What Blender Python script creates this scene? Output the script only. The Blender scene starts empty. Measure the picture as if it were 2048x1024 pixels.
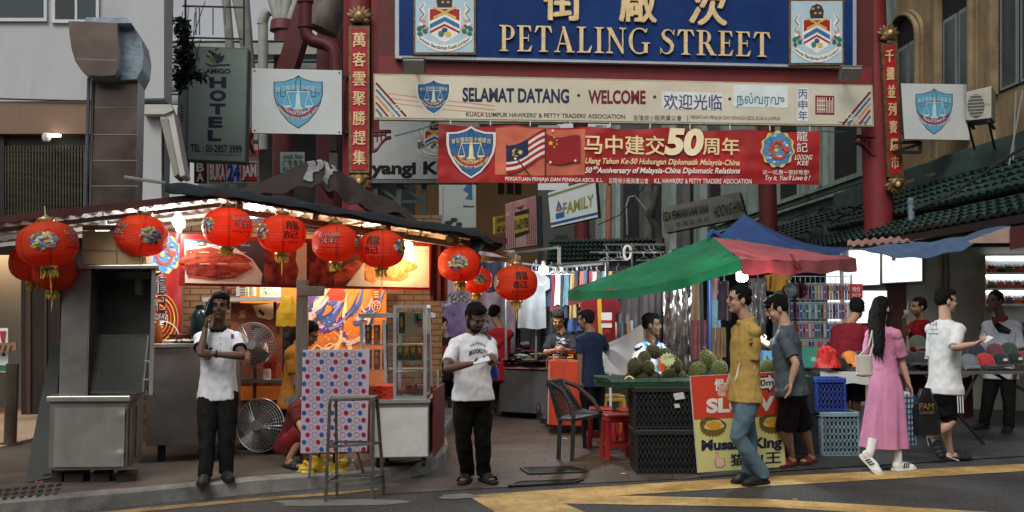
import bpy,bmesh,math,random
from mathutils import Vector,Matrix,Euler,noise
from mathutils.bvhtree import BVHTree
random.seed(7)
R=math.radians
PI=math.pi
sc=bpy.context.scene
COL=sc.collection
CAMZ,FPX,PITCH,ROLL=1.60,2000.0,R(4.5),0.006
PPX,PPY=1024.0,461.0
fwd=Vector((0,math.cos(PITCH),math.sin(PITCH)))
_r0,_u0=Vector((1,0,0)),Vector((0,-math.sin(PITCH),math.cos(PITCH)))
rgt=math.cos(ROLL)*_r0-math.sin(ROLL)*_u0
upv=math.cos(ROLL)*_u0+math.sin(ROLL)*_r0
cam_d=bpy.data.cameras.new('camera')
cam=bpy.data.objects.new('camera',cam_d)
COL.objects.link(cam)
cam.matrix_world=Matrix(((rgt.x,upv.x,-fwd.x,0),(rgt.y,upv.y,-fwd.y,0),(rgt.z,upv.z,-fwd.z,CAMZ),(0,0,0,1)))
cam_d.sensor_width=36
cam_d.lens=36*FPX/2048
cam_d.shift_y=-(512-PPY)/2048
cam_d.clip_end=2000
sc.camera=cam
CO=Vector((0,0,CAMZ))
SUN_EL,SUN_ROT=R(48),R(200)
w=bpy.data.worlds.new('World')
sc.world=w
w.use_nodes=True
nt=w.node_tree
nt.nodes.clear()
sky=nt.nodes.new('ShaderNodeTexSky')
sky.sky_type='NISHITA'
sky.sun_disc=False
sky.sun_elevation=SUN_EL
sky.sun_rotation=SUN_ROT
sky.air_density,sky.dust_density,sky.ozone_density=1.0,4.0,1.0
bg=nt.nodes.new('ShaderNodeBackground')
bg.inputs[1].default_value=0.10
hs=nt.nodes.new('ShaderNodeHueSaturation')
hs.inputs['Saturation'].default_value=0.12
wo=nt.nodes.new('ShaderNodeOutputWorld')
nt.links.new(sky.outputs[0],hs.inputs['Color'])
nt.links.new(hs.outputs[0],bg.inputs[0])
nt.links.new(bg.outputs[0],wo.inputs[0])
sun_d=bpy.data.lights.new('sun','SUN')
sun_d.energy=1.4
sun_d.angle=R(25)
sun_d.color=(1,.93,.84)
sun=bpy.data.objects.new('sun',sun_d)
COL.objects.link(sun)
sdir=Vector((math.sin(SUN_ROT)*math.cos(SUN_EL),math.cos(SUN_ROT)*math.cos(SUN_EL),math.sin(SUN_EL)))
sun.rotation_euler=sdir.to_track_quat('Z','Y').to_euler()
sc.view_settings.view_transform='Standard'
sc.view_settings.look='None'
sc.view_settings.exposure=0.08
sc.view_settings.gamma=1
sc.cycles.use_denoising=True
sc.cycles.max_bounces=8
sc.cycles.transparent_max_bounces=12
sc.cycles.sample_clamp_indirect=6
sc.cycles.caustics_reflective=False
sc.cycles.caustics_refractive=False
def ray(px,py):
 return fwd+rgt*((px-PPX)/FPX)+upv*((PPY-py)/FPX)
def at(px,py,Y):
 d=ray(px,py)
 return CO+d*(Y/d.y)
def ground(px,py,z=0.0):
 d=ray(px,py)
 return CO+d*((z-CAMZ)/d.z)
def V(*a):
 return Vector(a)
def lerp(a,b,t):
 return a+(b-a)*t
MATS={}
def lin(c):
 return tuple(((x/12.92)if x<=.04045 else((x+.055)/1.055)**2.4)for x in c)
def hx(s):
 return lin(tuple(int(s[i:i+2],16)/255 for i in(0,2,4)))
def M(name,col=None,rough=.6,metal=0.,var=.12,scale=4.,bump=0.,bscale=60.,trans=0.,spec=.4,dirt=None,dirtk=.0,stretch=None,sheen=0,sharp=.2):
 if name in MATS:
  return MATS[name]
 m=bpy.data.materials.new(name)
 MATS[name]=m
 m.use_nodes=True
 n=m.node_tree.nodes
 L=m.node_tree.links
 b=n['Principled BSDF']
 b.inputs['Roughness'].default_value=rough
 b.inputs['Metallic'].default_value=metal
 b.inputs['Specular IOR Level'].default_value=spec
 if sheen:b.inputs['Sheen Weight'].default_value=sheen
 tc=n.new('ShaderNodeTexCoord')
 src=tc.outputs['Object']
 if stretch:
  mp=n.new('ShaderNodeMapping')
  mp.inputs['Scale'].default_value=stretch
  L.new(src,mp.inputs[0])
  src=mp.outputs[0]
 nz=n.new('ShaderNodeTexNoise')
 nz.inputs['Scale'].default_value=scale
 nz.inputs['Detail'].default_value=6
 nz.inputs['Roughness'].default_value=.62
 L.new(src,nz.inputs['Vector'])
 cr=n.new('ShaderNodeValToRGB')
 cr.color_ramp.elements[0].position=.5-sharp
 cr.color_ramp.elements[1].position=.5+sharp
 c=Vector(col[:3])
 cr.color_ramp.elements[0].color=(*(c*(1-var)),1)
 cr.color_ramp.elements[1].color=(*[min(1,x)for x in c*(1+var)],1)
 L.new(nz.outputs[0],cr.inputs[0])
 out=cr.outputs[0]
 if dirt is not None:
  n2=n.new('ShaderNodeTexNoise')
  n2.inputs['Scale'].default_value=scale*.45
  n2.inputs['Detail'].default_value=8
  n2.inputs['Roughness'].default_value=.7
  L.new(src,n2.inputs['Vector'])
  c2=n.new('ShaderNodeValToRGB')
  c2.color_ramp.elements[0].position=.52
  c2.color_ramp.elements[1].position=.75
  c2.color_ramp.elements[0].color=(0,0,0,1)
  c2.color_ramp.elements[1].color=(dirtk,dirtk,dirtk,1)
  L.new(n2.outputs[0],c2.inputs[0])
  mx=n.new('ShaderNodeMix')
  mx.data_type='RGBA'
  mx.inputs[7].default_value=(*dirt,1)
  L.new(c2.outputs[0],mx.inputs[0])
  L.new(out,mx.inputs[6])
  out=mx.outputs[2]
 L.new(out,b.inputs['Base Color'])
 if rough>.12:
  mr=n.new('ShaderNodeMapRange')
  mr.inputs[3].default_value=max(.05,rough-.1)
  mr.inputs[4].default_value=min(1,rough+.12)
  L.new(nz.outputs[0],mr.inputs[0])
  L.new(mr.outputs[0],b.inputs['Roughness'])
 if bump:
  n3=n.new('ShaderNodeTexNoise')
  n3.inputs['Scale'].default_value=bscale
  n3.inputs['Detail'].default_value=4
  L.new(src,n3.inputs['Vector'])
  bp=n.new('ShaderNodeBump')
  bp.inputs['Strength'].default_value=bump
  bp.inputs['Distance'].default_value=.01
  L.new(n3.outputs[0],bp.inputs['Height'])
  L.new(bp.outputs[0],b.inputs['Normal'])
 if trans:
  t=n.new('ShaderNodeBsdfTranslucent')
  L.new(out,t.inputs[0])
  ms=n.new('ShaderNodeMixShader')
  ms.inputs[0].default_value=trans
  L.new(b.outputs[0],ms.inputs[1])
  L.new(t.outputs[0],ms.inputs[2])
  L.new(ms.outputs[0],n['Material Output'].inputs[0])
 return m
def EM(name,col,k):
 if name in MATS:return MATS[name]
 m=bpy.data.materials.new(name)
 MATS[name]=m
 m.use_nodes=True
 b=m.node_tree.nodes['Principled BSDF']
 b.inputs['Base Color'].default_value=(*[min(.9,c)for c in col],1)
 b.inputs['Emission Color'].default_value=(*col,1)
 b.inputs['Emission Strength'].default_value=k
 return m
def GLASS(name,col=(.9,.95,.95),alpha=.12,rough=.03):
 if name in MATS:return MATS[name]
 m=bpy.data.materials.new(name)
 MATS[name]=m
 m.use_nodes=True
 n,L=m.node_tree.nodes,m.node_tree.links
 g=n.new('ShaderNodeBsdfGlossy')
 g.inputs['Roughness'].default_value=rough
 t=n.new('ShaderNodeBsdfTransparent')
 t.inputs[0].default_value=(*col,1)
 fr=n.new('ShaderNodeFresnel')
 fr.inputs[0].default_value=1.45
 ad=n.new('ShaderNodeMath')
 ad.operation='ADD'
 ad.inputs[1].default_value=alpha
 L.new(fr.outputs[0],ad.inputs[0])
 ms=n.new('ShaderNodeMixShader')
 L.new(ad.outputs[0],ms.inputs[0])
 L.new(t.outputs[0],ms.inputs[1])
 L.new(g.outputs[0],ms.inputs[2])
 L.new(ms.outputs[0],n['Material Output'].inputs[0])
 return m
def C(s,**k):
 return M('paint_'+s+''.join(f'{a}{b}' for a,b in k.items()if a in('rough','metal','trans','var')),hx(s),**k)
TMP=bpy.data.scenes.new('scratch')
def evalmesh(o):
 TMP.collection.objects.link(o)
 vl=TMP.view_layers[0]
 with bpy.context.temp_override(scene=TMP,view_layer=vl):
  dg=bpy.context.evaluated_depsgraph_get()
  dg.update()
 me=bpy.data.meshes.new_from_object(o.evaluated_get(dg),depsgraph=dg)
 TMP.collection.objects.unlink(o)
 return me
_TX={}
def glyphs(s,bold=0.,ext=0.):
 k=(s,bold,ext)
 if k in _TX:return _TX[k]
 c=bpy.data.curves.new('lettering','FONT')
 c.body=s
 c.offset=bold
 c.extrude=ext
 c.resolution_u=4
 o=bpy.data.objects.new('lettering',c)
 me=evalmesh(o)
 vs=[tuple(v.co)for v in me.vertices]
 fs=[tuple(p.vertices)for p in me.polygons]
 bpy.data.meshes.remove(me)
 bpy.data.objects.remove(o)
 bpy.data.curves.remove(c)
 xs=[v[0]for v in vs]or[0,1]
 ys=[v[1]for v in vs]or[0,1]
 _TX[k]=(vs,fs,min(xs),max(xs),min(ys),max(ys))
 return _TX[k]
class Fr:
 def __init__(s,x0,y0,Y0,x1,y1,Y1,tilt=None,level=False):
  s.o=at(x0,y0,Y0)
  b=at(x1,y1,Y1)
  if level:b.z=s.o.z
  s.u=(b-s.o).normalized()
  n=V(s.u.y,-s.u.x,0).normalized()
  if tilt:
   n=(n*math.cos(tilt)+V(0,0,1)*math.sin(tilt)).normalized()
  s.n=(n-s.u*n.dot(s.u)).normalized()
  s.v=s.n.cross(s.u).normalized()
 def P(s,u,v,d=0.):return s.o+s.u*u+s.v*v+s.n*d
 def px(s,x,y,d=0.):
  r=ray(x,y)
  t=(s.o-CO).dot(s.n)/r.dot(s.n)
  return CO+r*t+s.n*d
 def uv(s,x,y):
  p=s.px(x,y)-s.o
  return p.dot(s.u),p.dot(s.v)
class MB:
 def __init__(s):
  s.v,s.f,s.m,s.sm,s.ms=[],[],[],[],[]
 def mi(s,mat):
  if mat not in s.ms:s.ms.append(mat)
  return s.ms.index(mat)
 def add(s,vs,fs,mat,smooth=False):
  b,k=len(s.v),s.mi(mat)
  s.v+=[Vector(v)for v in vs]
  for f in fs:
   s.f.append(tuple(b+i for i in f))
   s.m.append(k)
   s.sm.append(smooth)
  return s
 def quad(s,a,b,c,d,mat):return s.add([a,b,c,d],[(0,1,2,3)],mat)
 def poly(s,pts,mat):return s.add(pts,[tuple(range(len(pts)))],mat)
 def obox(s,o,a,b,c,mat):
  o,a,b,c=map(Vector,(o,a,b,c))
  if a.cross(b).dot(c)<0:a,b=b,a
  p=[o,o+a,o+a+b,o+b,o+c,o+a+c,o+a+b+c,o+b+c]
  return s.add(p,[(3,2,1,0),(4,5,6,7),(0,1,5,4),(1,2,6,5),(2,3,7,6),(3,0,4,7)],mat)
 def box(s,c,size,mat,rz=0.,taper=1.):
  hx_,hy,hz=size[0]/2,size[1]/2,size[2]/2
  ca,sa=math.cos(rz),math.sin(rz)
  p=[]
  for z in(-hz,hz):
   k=taper if z>0 else 1
   for x,y in((-hx_,-hy),(hx_,-hy),(hx_,hy),(-hx_,hy)):
    x,y=x*k,y*k
    p.append(V(c[0]+x*ca-y*sa,c[1]+x*sa+y*ca,c[2]+z))
  return s.add(p,[(3,2,1,0),(4,5,6,7),(0,1,5,4),(1,2,6,5),(2,3,7,6),(3,0,4,7)],mat)
 def bar(s,a,b,w_,h_,mat,up=(0,0,1)):
  a,b=Vector(a),Vector(b)
  d=(b-a).normalized()
  u=Vector(up)
  if abs(d.dot(u))>.97:u=V(0,1,0)
  x=d.cross(u).normalized()
  y=x.cross(d).normalized()
  return s.obox(a-x*w_/2-y*h_/2,x*w_,y*h_,b-a,mat)
 def tube(s,pts,rad,mat,seg=10,cap=True,smooth=True,ell=None,ref=None):
  pts=[Vector(p)for p in pts]
  if not hasattr(rad,'__len__'):rad=[rad]*len(pts)
  n=len(pts)
  vs,fs=[],[]
  px=None
  for i,p in enumerate(pts):
   d=(pts[min(i+1,n-1)]-pts[max(i-1,0)])
   d=d.normalized()if d.length>1e-9 else V(0,0,1)
   if px is None:
    u=Vector(ref)if ref is not None else(V(0,0,1)if abs(d.z)<.9 else V(1,0,0))
    px=(u-d*u.dot(d)).normalized()
   else:
    px=px-d*px.dot(d)
    px=px.normalized()if px.length>1e-6 else V(1,0,0)
   py=d.cross(px)
   r=rad[i]
   ra,rb=(r if hasattr(r,'__len__')else(r,r))
   for k in range(seg):
    a=2*PI*k/seg
    vs.append(p+px*(ra*math.cos(a))+py*(rb*math.sin(a)))
  for i in range(n-1):
   for k in range(seg):
    k2=(k+1)%seg
    fs.append((i*seg+k,i*seg+k2,(i+1)*seg+k2,(i+1)*seg+k))
  s.add(vs,fs,mat,smooth)
  if cap:
   b=len(s.v)-len(vs)
   k=s.mi(mat)
   s.f.append(tuple(b+i for i in reversed(range(seg))))
   s.f.append(tuple(b+(n-1)*seg+i for i in range(seg)))
   s.m+=[k,k]
   s.sm+=[False,False]
  return s
 def rod(s,pts,rad,mat,seg=8,**k):
  pts=[Vector(p)for p in pts]
  if not hasattr(rad,'__len__'):rad=[rad]*len(pts)
  d0,d1=(pts[0]-pts[1]).normalized(),(pts[-1]-pts[-2]).normalized()
  r0,r1=rad[0],rad[-1]
  P=[pts[0]+d0*r0*.95,pts[0]+d0*r0*.7,pts[0]+d0*r0*.3]+pts+[pts[-1]+d1*r1*.3,pts[-1]+d1*r1*.7,pts[-1]+d1*r1*.95]
  RR=[r0*.3,r0*.72,r0*.95]+list(rad)+[r1*.95,r1*.72,r1*.3]
  return s.tube(P,RR,mat,seg,**k)
 def lathe(s,prof,c,mat,seg=20,axis=None,smooth=True,cap=True):
  ax=Vector(axis).normalized()if axis is not None else V(0,0,1)
  c=Vector(c)
  q=ax.to_track_quat('Z','Y')
  vs,fs=[],[]
  for r,z in prof:
   for k in range(seg):
    a=2*PI*k/seg
    vs.append(c+q@V(r*math.cos(a),r*math.sin(a),z))
  n=len(prof)
  for i in range(n-1):
   for k in range(seg):
    k2=(k+1)%seg
    fs.append((i*seg+k,i*seg+k2,(i+1)*seg+k2,(i+1)*seg+k))
  if cap:
   if prof[0][0]>1e-6:fs.append(tuple(reversed(range(seg))))
   if prof[-1][0]>1e-6:fs.append(tuple((n-1)*seg+i for i in range(seg)))
  return s.add(vs,fs,mat,smooth)
 def ball(s,c,r,mat,seg=14,rings=9,B=None):
  if not hasattr(r,'__len__'):r=(r,r,r)
  X,Y,Z=B or(V(1,0,0),V(0,1,0),V(0,0,1))
  c=Vector(c)
  vs,fs=[c-Z*r[2]],[]
  for i in range(1,rings):
   t=-PI/2+PI*i/rings
   for k in range(seg):
    a=2*PI*k/seg
    vs.append(c+X*(r[0]*math.cos(t)*math.cos(a))+Y*(r[1]*math.cos(t)*math.sin(a))+Z*(r[2]*math.sin(t)))
  vs.append(c+Z*r[2])
  for k in range(seg):
   fs.append((0,1+(k+1)%seg,1+k))
   e=1+(rings-2)*seg
   fs.append((len(vs)-1,e+k,e+(k+1)%seg))
  for i in range(rings-2):
   for k in range(seg):
    a,b=1+i*seg,1+(i+1)*seg
    fs.append((a+k,a+(k+1)%seg,b+(k+1)%seg,b+k))
  if X.cross(Y).dot(Z)<0:fs=[tuple(reversed(f))for f in fs]
  return s.add(vs,fs,mat,True)
 def grid(s,fn,nu,nv,mat,smooth=True,thick=0.):
  vs=[fn(i/nu,j/nv)for j in range(nv+1)for i in range(nu+1)]
  q=lambda i,j:j*(nu+1)+i
  fs=[(q(i,j),q(i+1,j),q(i+1,j+1),q(i,j+1))for j in range(nv)for i in range(nu)]
  if thick:
   nrm=[]
   for j in range(nv+1):
    for i in range(nu+1):
     a=Vector(vs[q(min(i+1,nu),j)])-Vector(vs[q(max(i-1,0),j)])
     b=Vector(vs[q(i,min(j+1,nv))])-Vector(vs[q(i,max(j-1,0))])
     c=a.cross(b)
     nrm.append(c.normalized()if c.length>1e-12 else V(0,0,1))
   N=len(vs)
   vs=[Vector(v)+n*thick/2 for v,n in zip(vs,nrm)]+[Vector(v)-n*thick/2 for v,n in zip(vs,nrm)]
   fs=fs+[tuple(N+i for i in reversed(f))for f in fs]
   ed=[q(i,0)for i in range(nu+1)]+[q(nu,j)for j in range(1,nv+1)]+[q(i,nv)for i in range(nu-1,-1,-1)]+[q(0,j)for j in range(nv-1,0,-1)]
   for a,b in zip(ed,ed[1:]+ed[:1]):
    fs.append((b,a,N+a,N+b))
  return s.add(vs,fs,mat,smooth)
 def fpoly(s,fr,pts,mat,d=.004):
  P=[fr.px(x,y,d)for x,y in pts]
  nn=V(0,0,0)
  for a,b in zip(P,P[1:]+P[:1]):nn+=(a-P[0]).cross(b-P[0])
  if nn.dot(fr.n)<0:P.reverse()
  return s.poly(P,mat)
 def fprism(s,fr,pts,mat,d0=0.,d1=.02,side=None):
  P=[fr.px(x,y)for x,y in pts]
  nn=V(0,0,0)
  for a,b in zip(P,P[1:]+P[:1]):nn+=(a-P[0]).cross(b-P[0])
  if nn.dot(fr.n)<0:P.reverse()
  n=len(P)
  vs=[p+fr.n*d0 for p in P]+[p+fr.n*d1 for p in P]
  s.add(vs,[tuple(range(n,2*n)),tuple(reversed(range(n)))],mat)
  b=len(s.v)-2*n
  k=s.mi(side or mat)
  for i in range(n):
   j=(i+1)%n
   s.f.append((b+i,b+j,b+n+j,b+n+i))
   s.m.append(k)
   s.sm.append(False)
  return s
 def frect(s,fr,x0,y0,x1,y1,mat,d0=0.,d1=.02,y0r=None,y1r=None):
  return s.fprism(fr,[(x0,y0),(x1,y0 if y0r is None else y0r),(x1,y1 if y1r is None else y1r),(x0,y1)],mat,d0,d1)
 def fline(s,fr,pts,w_,mat,d=.004):
  for(xa,ya),(xb,yb)in zip(pts,pts[1:]):
   l=math.hypot(xb-xa,yb-ya)or 1
   ox,oy=-(yb-ya)/l*w_/2,(xb-xa)/l*w_/2
   d+=.0004
   s.fpoly(fr,[(xa+ox,ya+oy),(xb+ox,yb+oy),(xb-ox,yb-oy),(xa-ox,ya-oy)],mat,d)
  return s
 def fdisc(s,fr,x,y,rx,ry,mat,d=.004,n=16,a0=0.,a1=2*PI):
  return s.fpoly(fr,[(x+rx*math.cos(a0+(a1-a0)*i/n),y+ry*math.sin(a0+(a1-a0)*i/n))for i in range(n+(a1-a0<6.2))],mat,d)
 def ftext(s,fr,body,x0,y0,x1,h,mat,d=.006,y1=None,bold=0.,it=0.,ext=0.,rot=None):
  if bold and any(ord(q)>0x2E80 for q in body):
   k=min(.03,bold)*h
   for dx,dy in((-k,0),(k,.2*k),(0,-k)):
    d+=.0006
    s.ftext(fr,body,x0+dx,y0+dy,x1+dx,h,mat,d,None if y1 is None else y1+dy,0.,it,ext,rot)
   return s
  vs,fs,a,b,c,e=glyphs(body,bold,1. if ext else 0.)
  y1=y0 if y1 is None else y1
  out=[]
  for x,y,z in vs:
   p,t=(x-a)/max(1e-6,b-a),(y-c)/max(1e-6,e-c)
   X,Yp=x0+(x1-x0)*p+it*h*t,y0+(y1-y0)*p+h*(1-t)
   if rot:
    X,Yp=rot(X,Yp)
   out.append(fr.px(X,Yp,d+(z*ext if ext else 0)))
  return s.add(out,fs,mat)
 def vtext(s,fr,body,x0,y0,x1,y1,mat,gap=.12,dx=0.,**k):
  n=len(body)
  ch=(y1-y0)/n
  for i,g in enumerate(body):
   o=dx*i/max(1,n-1)
   s.ftext(fr,g,x0+o,y0+ch*i+ch*gap/2,x1+o,ch*(1-gap),mat,**k)
  return s
 def arctext(s,fr,body,cx,cy,r,a0,a1,h,mat,d=.006,bold=0.,ky=1.,inside=False):
  vs,fs,a,b,c,e=glyphs(body,bold)
  out=[]
  for x,y,z in vs:
   p,t=(x-a)/max(1e-6,b-a),(y-c)/max(1e-6,e-c)
   an=R(lerp(a0,a1,p))
   if inside:out.append(fr.px(cx+math.sin(an)*(r+h*(t-.5)),cy-math.cos(an)*(r+h*(t-.5))*ky,d))
   else:out.append(fr.px(cx+math.sin(an)*(r-h*(t-.5)),cy+math.cos(an)*(r-h*(t-.5))*ky,d))
  return s.add(out,fs,mat)
 def build(s,name,parent=None,label=None,cat=None,group=None,kind=None,world=True,bevel=0.,origin=True,sharp=38):
  vs=s.v
  loc=V(0,0,0)
  if parent is not None:
   if world:
    mi=parent_matrix(parent).inverted()
    vs=[mi@v for v in vs]
  elif origin and vs:
   lo=[min(v[i]for v in vs)for i in range(3)]
   hi=[max(v[i]for v in vs)for i in range(3)]
   loc=V((lo[0]+hi[0])/2,(lo[1]+hi[1])/2,lo[2])
   vs=[v-loc for v in vs]
  me=bpy.data.meshes.new(name)
  me.from_pydata([tuple(v)for v in vs],[],s.f)
  for m in s.ms:me.materials.append(m)
  me.polygons.foreach_set('material_index',s.m)
  me.polygons.foreach_set('use_smooth',s.sm)
  me.update()
  if any(s.sm):me.set_sharp_from_angle(angle=R(sharp))
  o=bpy.data.objects.new(name,me)
  COL.objects.link(o)
  o.location=loc
  if parent is not None:o.parent=parent
  tag(o,label,cat,group,kind)
  if bevel:
   bv=o.modifiers.new('bevel','BEVEL')
   bv.width=bevel
   bv.segments=2
   bv.limit_method='ANGLE'
   bv.angle_limit=R(50)
  return o
def parent_matrix(o):
 m=Matrix.LocRotScale(o.location,o.rotation_euler,o.scale)
 return parent_matrix(o.parent)@m if o.parent else m
def tag(o,label=None,cat=None,group=None,kind=None):
 for k,v in(('label',label),('category',cat),('group',group),('kind',kind)):
  if v:o[k]=v
 return o
def thing(name,label,cat,loc=(0,0,0),rz=0.,group=None):
 o=bpy.data.objects.new(name,None)
 COL.objects.link(o)
 o.location=loc
 o.rotation_euler=(0,0,rz)
 o.empty_display_size=.1
 return tag(o,label,cat,group)
def dup(root,loc=None,rz=None,label=None,scale=None):
 def rec(o,par):
  c=o.copy()
  COL.objects.link(c)
  if par is not None:c.parent=par
  for ch in list(KIDS.get(o.name,[]))or[x for x in o.children]:
   rec(ch,c)
  return c
 c=rec(root,None)
 if loc is not None:c.location=loc
 if rz is not None:c.rotation_euler=(0,0,rz)
 if label:c['label']=label
 if scale:c.scale=(scale,)*3
 return c
KIDS={}
def vox(mb,voxel,smooth=2,fac=.5):
 me=bpy.data.meshes.new('scratch')
 me.from_pydata([tuple(v)for v in mb.v],[],mb.f)
 o=bpy.data.objects.new('scratch',me)
 r=o.modifiers.new('r','REMESH')
 r.mode='VOXEL'
 r.voxel_size=voxel
 if smooth:
  q=o.modifiers.new('s','SMOOTH')
  q.iterations=smooth
  q.factor=fac
 out=evalmesh(o)
 vs=[v.co.copy()for v in out.vertices]
 ns=[v.normal.copy()for v in out.vertices]
 fs=[tuple(p.vertices)for p in out.polygons]
 bpy.data.objects.remove(o)
 bpy.data.meshes.remove(me)
 bpy.data.meshes.remove(out)
 return vs,ns,fs
def fbm(p,s,o=3):return noise.fractal(Vector(p)*s,1.,2.,o)
#  materials of the place
asphalt=M('asphalt',(.050,.049,.049),.85,scale=55,var=.75,bump=.8,bscale=160,sharp=.1)
def stains(m,sc_,lo,hi):
 n,L=m.node_tree.nodes,m.node_tree.links
 b=n['Principled BSDF']
 src=b.inputs['Base Color'].links[0].from_socket
 tc=n.new('ShaderNodeTexCoord')
 nz=n.new('ShaderNodeTexNoise')
 nz.inputs['Scale'].default_value=sc_
 nz.inputs['Detail'].default_value=7
 nz.inputs['Roughness'].default_value=.68
 L.new(tc.outputs['Object'],nz.inputs[0])
 cr=n.new('ShaderNodeValToRGB')
 cr.color_ramp.elements[0].position,cr.color_ramp.elements[1].position=.36,.62
 cr.color_ramp.elements[0].color=(lo,lo,lo,1)
 cr.color_ramp.elements[1].color=(hi,hi*.99,hi*.97,1)
 L.new(nz.outputs[0],cr.inputs[0])
 mx=n.new('ShaderNodeMix')
 mx.data_type,mx.blend_type='RGBA','MULTIPLY'
 mx.inputs[0].default_value=1
 L.new(src,mx.inputs[6])
 L.new(cr.outputs[0],mx.inputs[7])
 L.new(mx.outputs[2],b.inputs['Base Color'])
stains(asphalt,.9,.62,1.25)
kerb_m=M('kerb concrete',(.20,.20,.185),.85,scale=5,var=.3,bump=.5,bscale=70,dirt=(.06,.055,.05),dirtk=.8)
pave_m=M('pavement concrete',(.078,.062,.048),.75,scale=3,var=.35,bump=.4,bscale=90,dirt=(.05,.045,.04),dirtk=.8)
yellow_m=M('road paint yellow',(.50,.325,.11),.75,scale=26,var=.2,bump=.3,bscale=200,dirt=(.16,.12,.07),dirtk=.8)
stains(yellow_m,2.2,.5,1.1)
grate_m=M('cast iron',(.035,.033,.03),.6,.6,var=.3)
patch_m=M('cement patch',(.14,.135,.125),.9,var=.25,scale=7)
def paver_mat(name,c1,c2,mortar,bw,bh,rough=.7):
 m=bpy.data.materials.new(name)
 m.use_nodes=True
 n,L=m.node_tree.nodes,m.node_tree.links
 b=n['Principled BSDF']
 tc=n.new('ShaderNodeTexCoord')
 mp=n.new('ShaderNodeMapping')
 mp.inputs['Rotation'].default_value=(0,0,R(4))
 L.new(tc.outputs['Object'],mp.inputs[0])
 br=n.new('ShaderNodeTexBrick')
 br.inputs['Scale'].default_value=1
 br.inputs['Brick Width'].default_value=bw
 br.inputs['Row Height'].default_value=bh
 br.inputs['Mortar Size'].default_value=.008
 br.inputs['Color1'].default_value=(*c1,1)
 br.inputs['Color2'].default_value=(*c2,1)
 br.inputs['Mortar'].default_value=(*mortar,1)
 L.new(mp.outputs[0],br.inputs[0])
 nz=n.new('ShaderNodeTexNoise')
 nz.inputs['Scale'].default_value=1.6
 nz.inputs['Detail'].default_value=9
 nz.inputs['Roughness'].default_value=.7
 L.new(tc.outputs['Object'],nz.inputs[0])
 cr=n.new('ShaderNodeValToRGB')
 cr.color_ramp.elements[0].position=.3
 cr.color_ramp.elements[0].color=(.45,.43,.4,1)
 cr.color_ramp.elements[1].position=.7
 cr.color_ramp.elements[1].color=(1.15,1.12,1.1,1)
 L.new(nz.outputs[0],cr.inputs[0])
 mx=n.new('ShaderNodeMix')
 mx.data_type='RGBA'
 mx.blend_type='MULTIPLY'
 mx.inputs[0].default_value=1
 L.new(br.outputs[0],mx.inputs[6])
 L.new(cr.outputs[0],mx.inputs[7])
 L.new(mx.outputs[2],b.inputs['Base Color'])
 mr=n.new('ShaderNodeMapRange')
 mr.inputs[3].default_value=rough-.25
 mr.inputs[4].default_value=rough+.15
 L.new(nz.outputs[0],mr.inputs[0])
 L.new(mr.outputs[0],b.inputs['Roughness'])
 bp=n.new('ShaderNodeBump')
 bp.inputs['Strength'].default_value=.6
 bp.inputs['Distance'].default_value=.006
 L.new(br.outputs['Fac'],bp.inputs['Height'])
 bp.invert=True
 L.new(bp.outputs[0],b.inputs['Normal'])
 return m
street_m=paver_mat('street pavers',(.10,.070,.050),(.072,.053,.040),(.035,.03,.027),.42,.26)
rpave_m=paver_mat('dark pavers',(.062,.064,.066),(.048,.05,.053),(.02,.02,.02),.3,.2,.6)
tile_floor_m=M('shop floor tiles',(.45,.33,.22),.5,scale=2,var=.15,dirt=(.2,.15,.1),dirtk=.5)
#  ground
g=MB()
S_=900
g.quad(V(-S_,-60,0),V(S_,-60,0),V(S_,S_,0),V(-S_,S_,0),asphalt)
g.build('road',kind='structure',origin=False)
def gpoly(name,pts,mat,z,zg=0.,kind='structure'):
 m=MB()
 P=[ground(x,y,zg)if not isinstance(x,Vector)else x for x,y in pts]if not isinstance(pts[0],Vector)else pts
 P=[V(p.x,p.y,z)for p in P]
 a=sum((P[i].x*P[(i+1)%len(P)].y-P[(i+1)%len(P)].x*P[i].y)for i in range(len(P)))
 if a<0:P.reverse()
 m.poly(P,mat)
 return m.build(name,kind=kind,origin=False)
s0=[ground(x,y)for x,y in((880,990),(1000,976),(1400,957))]
gpoly('street',[V(-1.2,s0[0].y,0)]+s0[1:]+[V(2.1,12,0),V(7.4,26,0),V(7.4,60,0),V(-2.5,60,0)],street_m,.006)
r0=[ground(x,y)for x,y in((1400,957),(1560,944),(2048,914),(2300,898))]
gpoly('pavement_right',r0+[V(12,25,0),V(4,25.9,0)],rpave_m,.011)
kp=[ground(x,y)for x,y in((-400,1072),(0,1036),(256,1013),(512,987),(640,977),(740,967),(820,956),(862,946),(888,930),(897,912),(893,896),(884,882))]
kp+=[V(-.85,14,0),V(-1.1,30,0),V(-14,30,0),V(-14,kp[0].y,0)]
KH=.125
stains(pave_m,.8,.55,1.2)
stains(kerb_m,1.5,.6,1.15)
def inset(P,d,n):
 out=[]
 for i in range(n):
  a,b=P[max(0,i-1)],P[min(n-1,i+1)]
  t=(b-a).normalized()
  out.append(P[i]+V(-t.y,t.x,0)*d)
 return out
nk=14
ins=inset(kp,.16,nk)
km=MB()
for i in range(nk-1):
 a,b=kp[i],kp[i+1]
 up=V(0,0,KH-.015)
 tp=V(0,0,KH)
 a2,b2=lerp(a,ins[i],.12),lerp(b,ins[i+1],.12)
 km.quad(a,b,b+up,a+up,kerb_m)
 km.quad(a+up,b+up,b2+tp,a2+tp,kerb_m)
 km.quad(a2+tp,b2+tp,ins[i+1]+tp,ins[i]+tp,kerb_m)
km.build('kerb',kind='structure',origin=False)
gpoly('pavement_left',ins+kp[nk:],pave_m,KH-.003)
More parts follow.
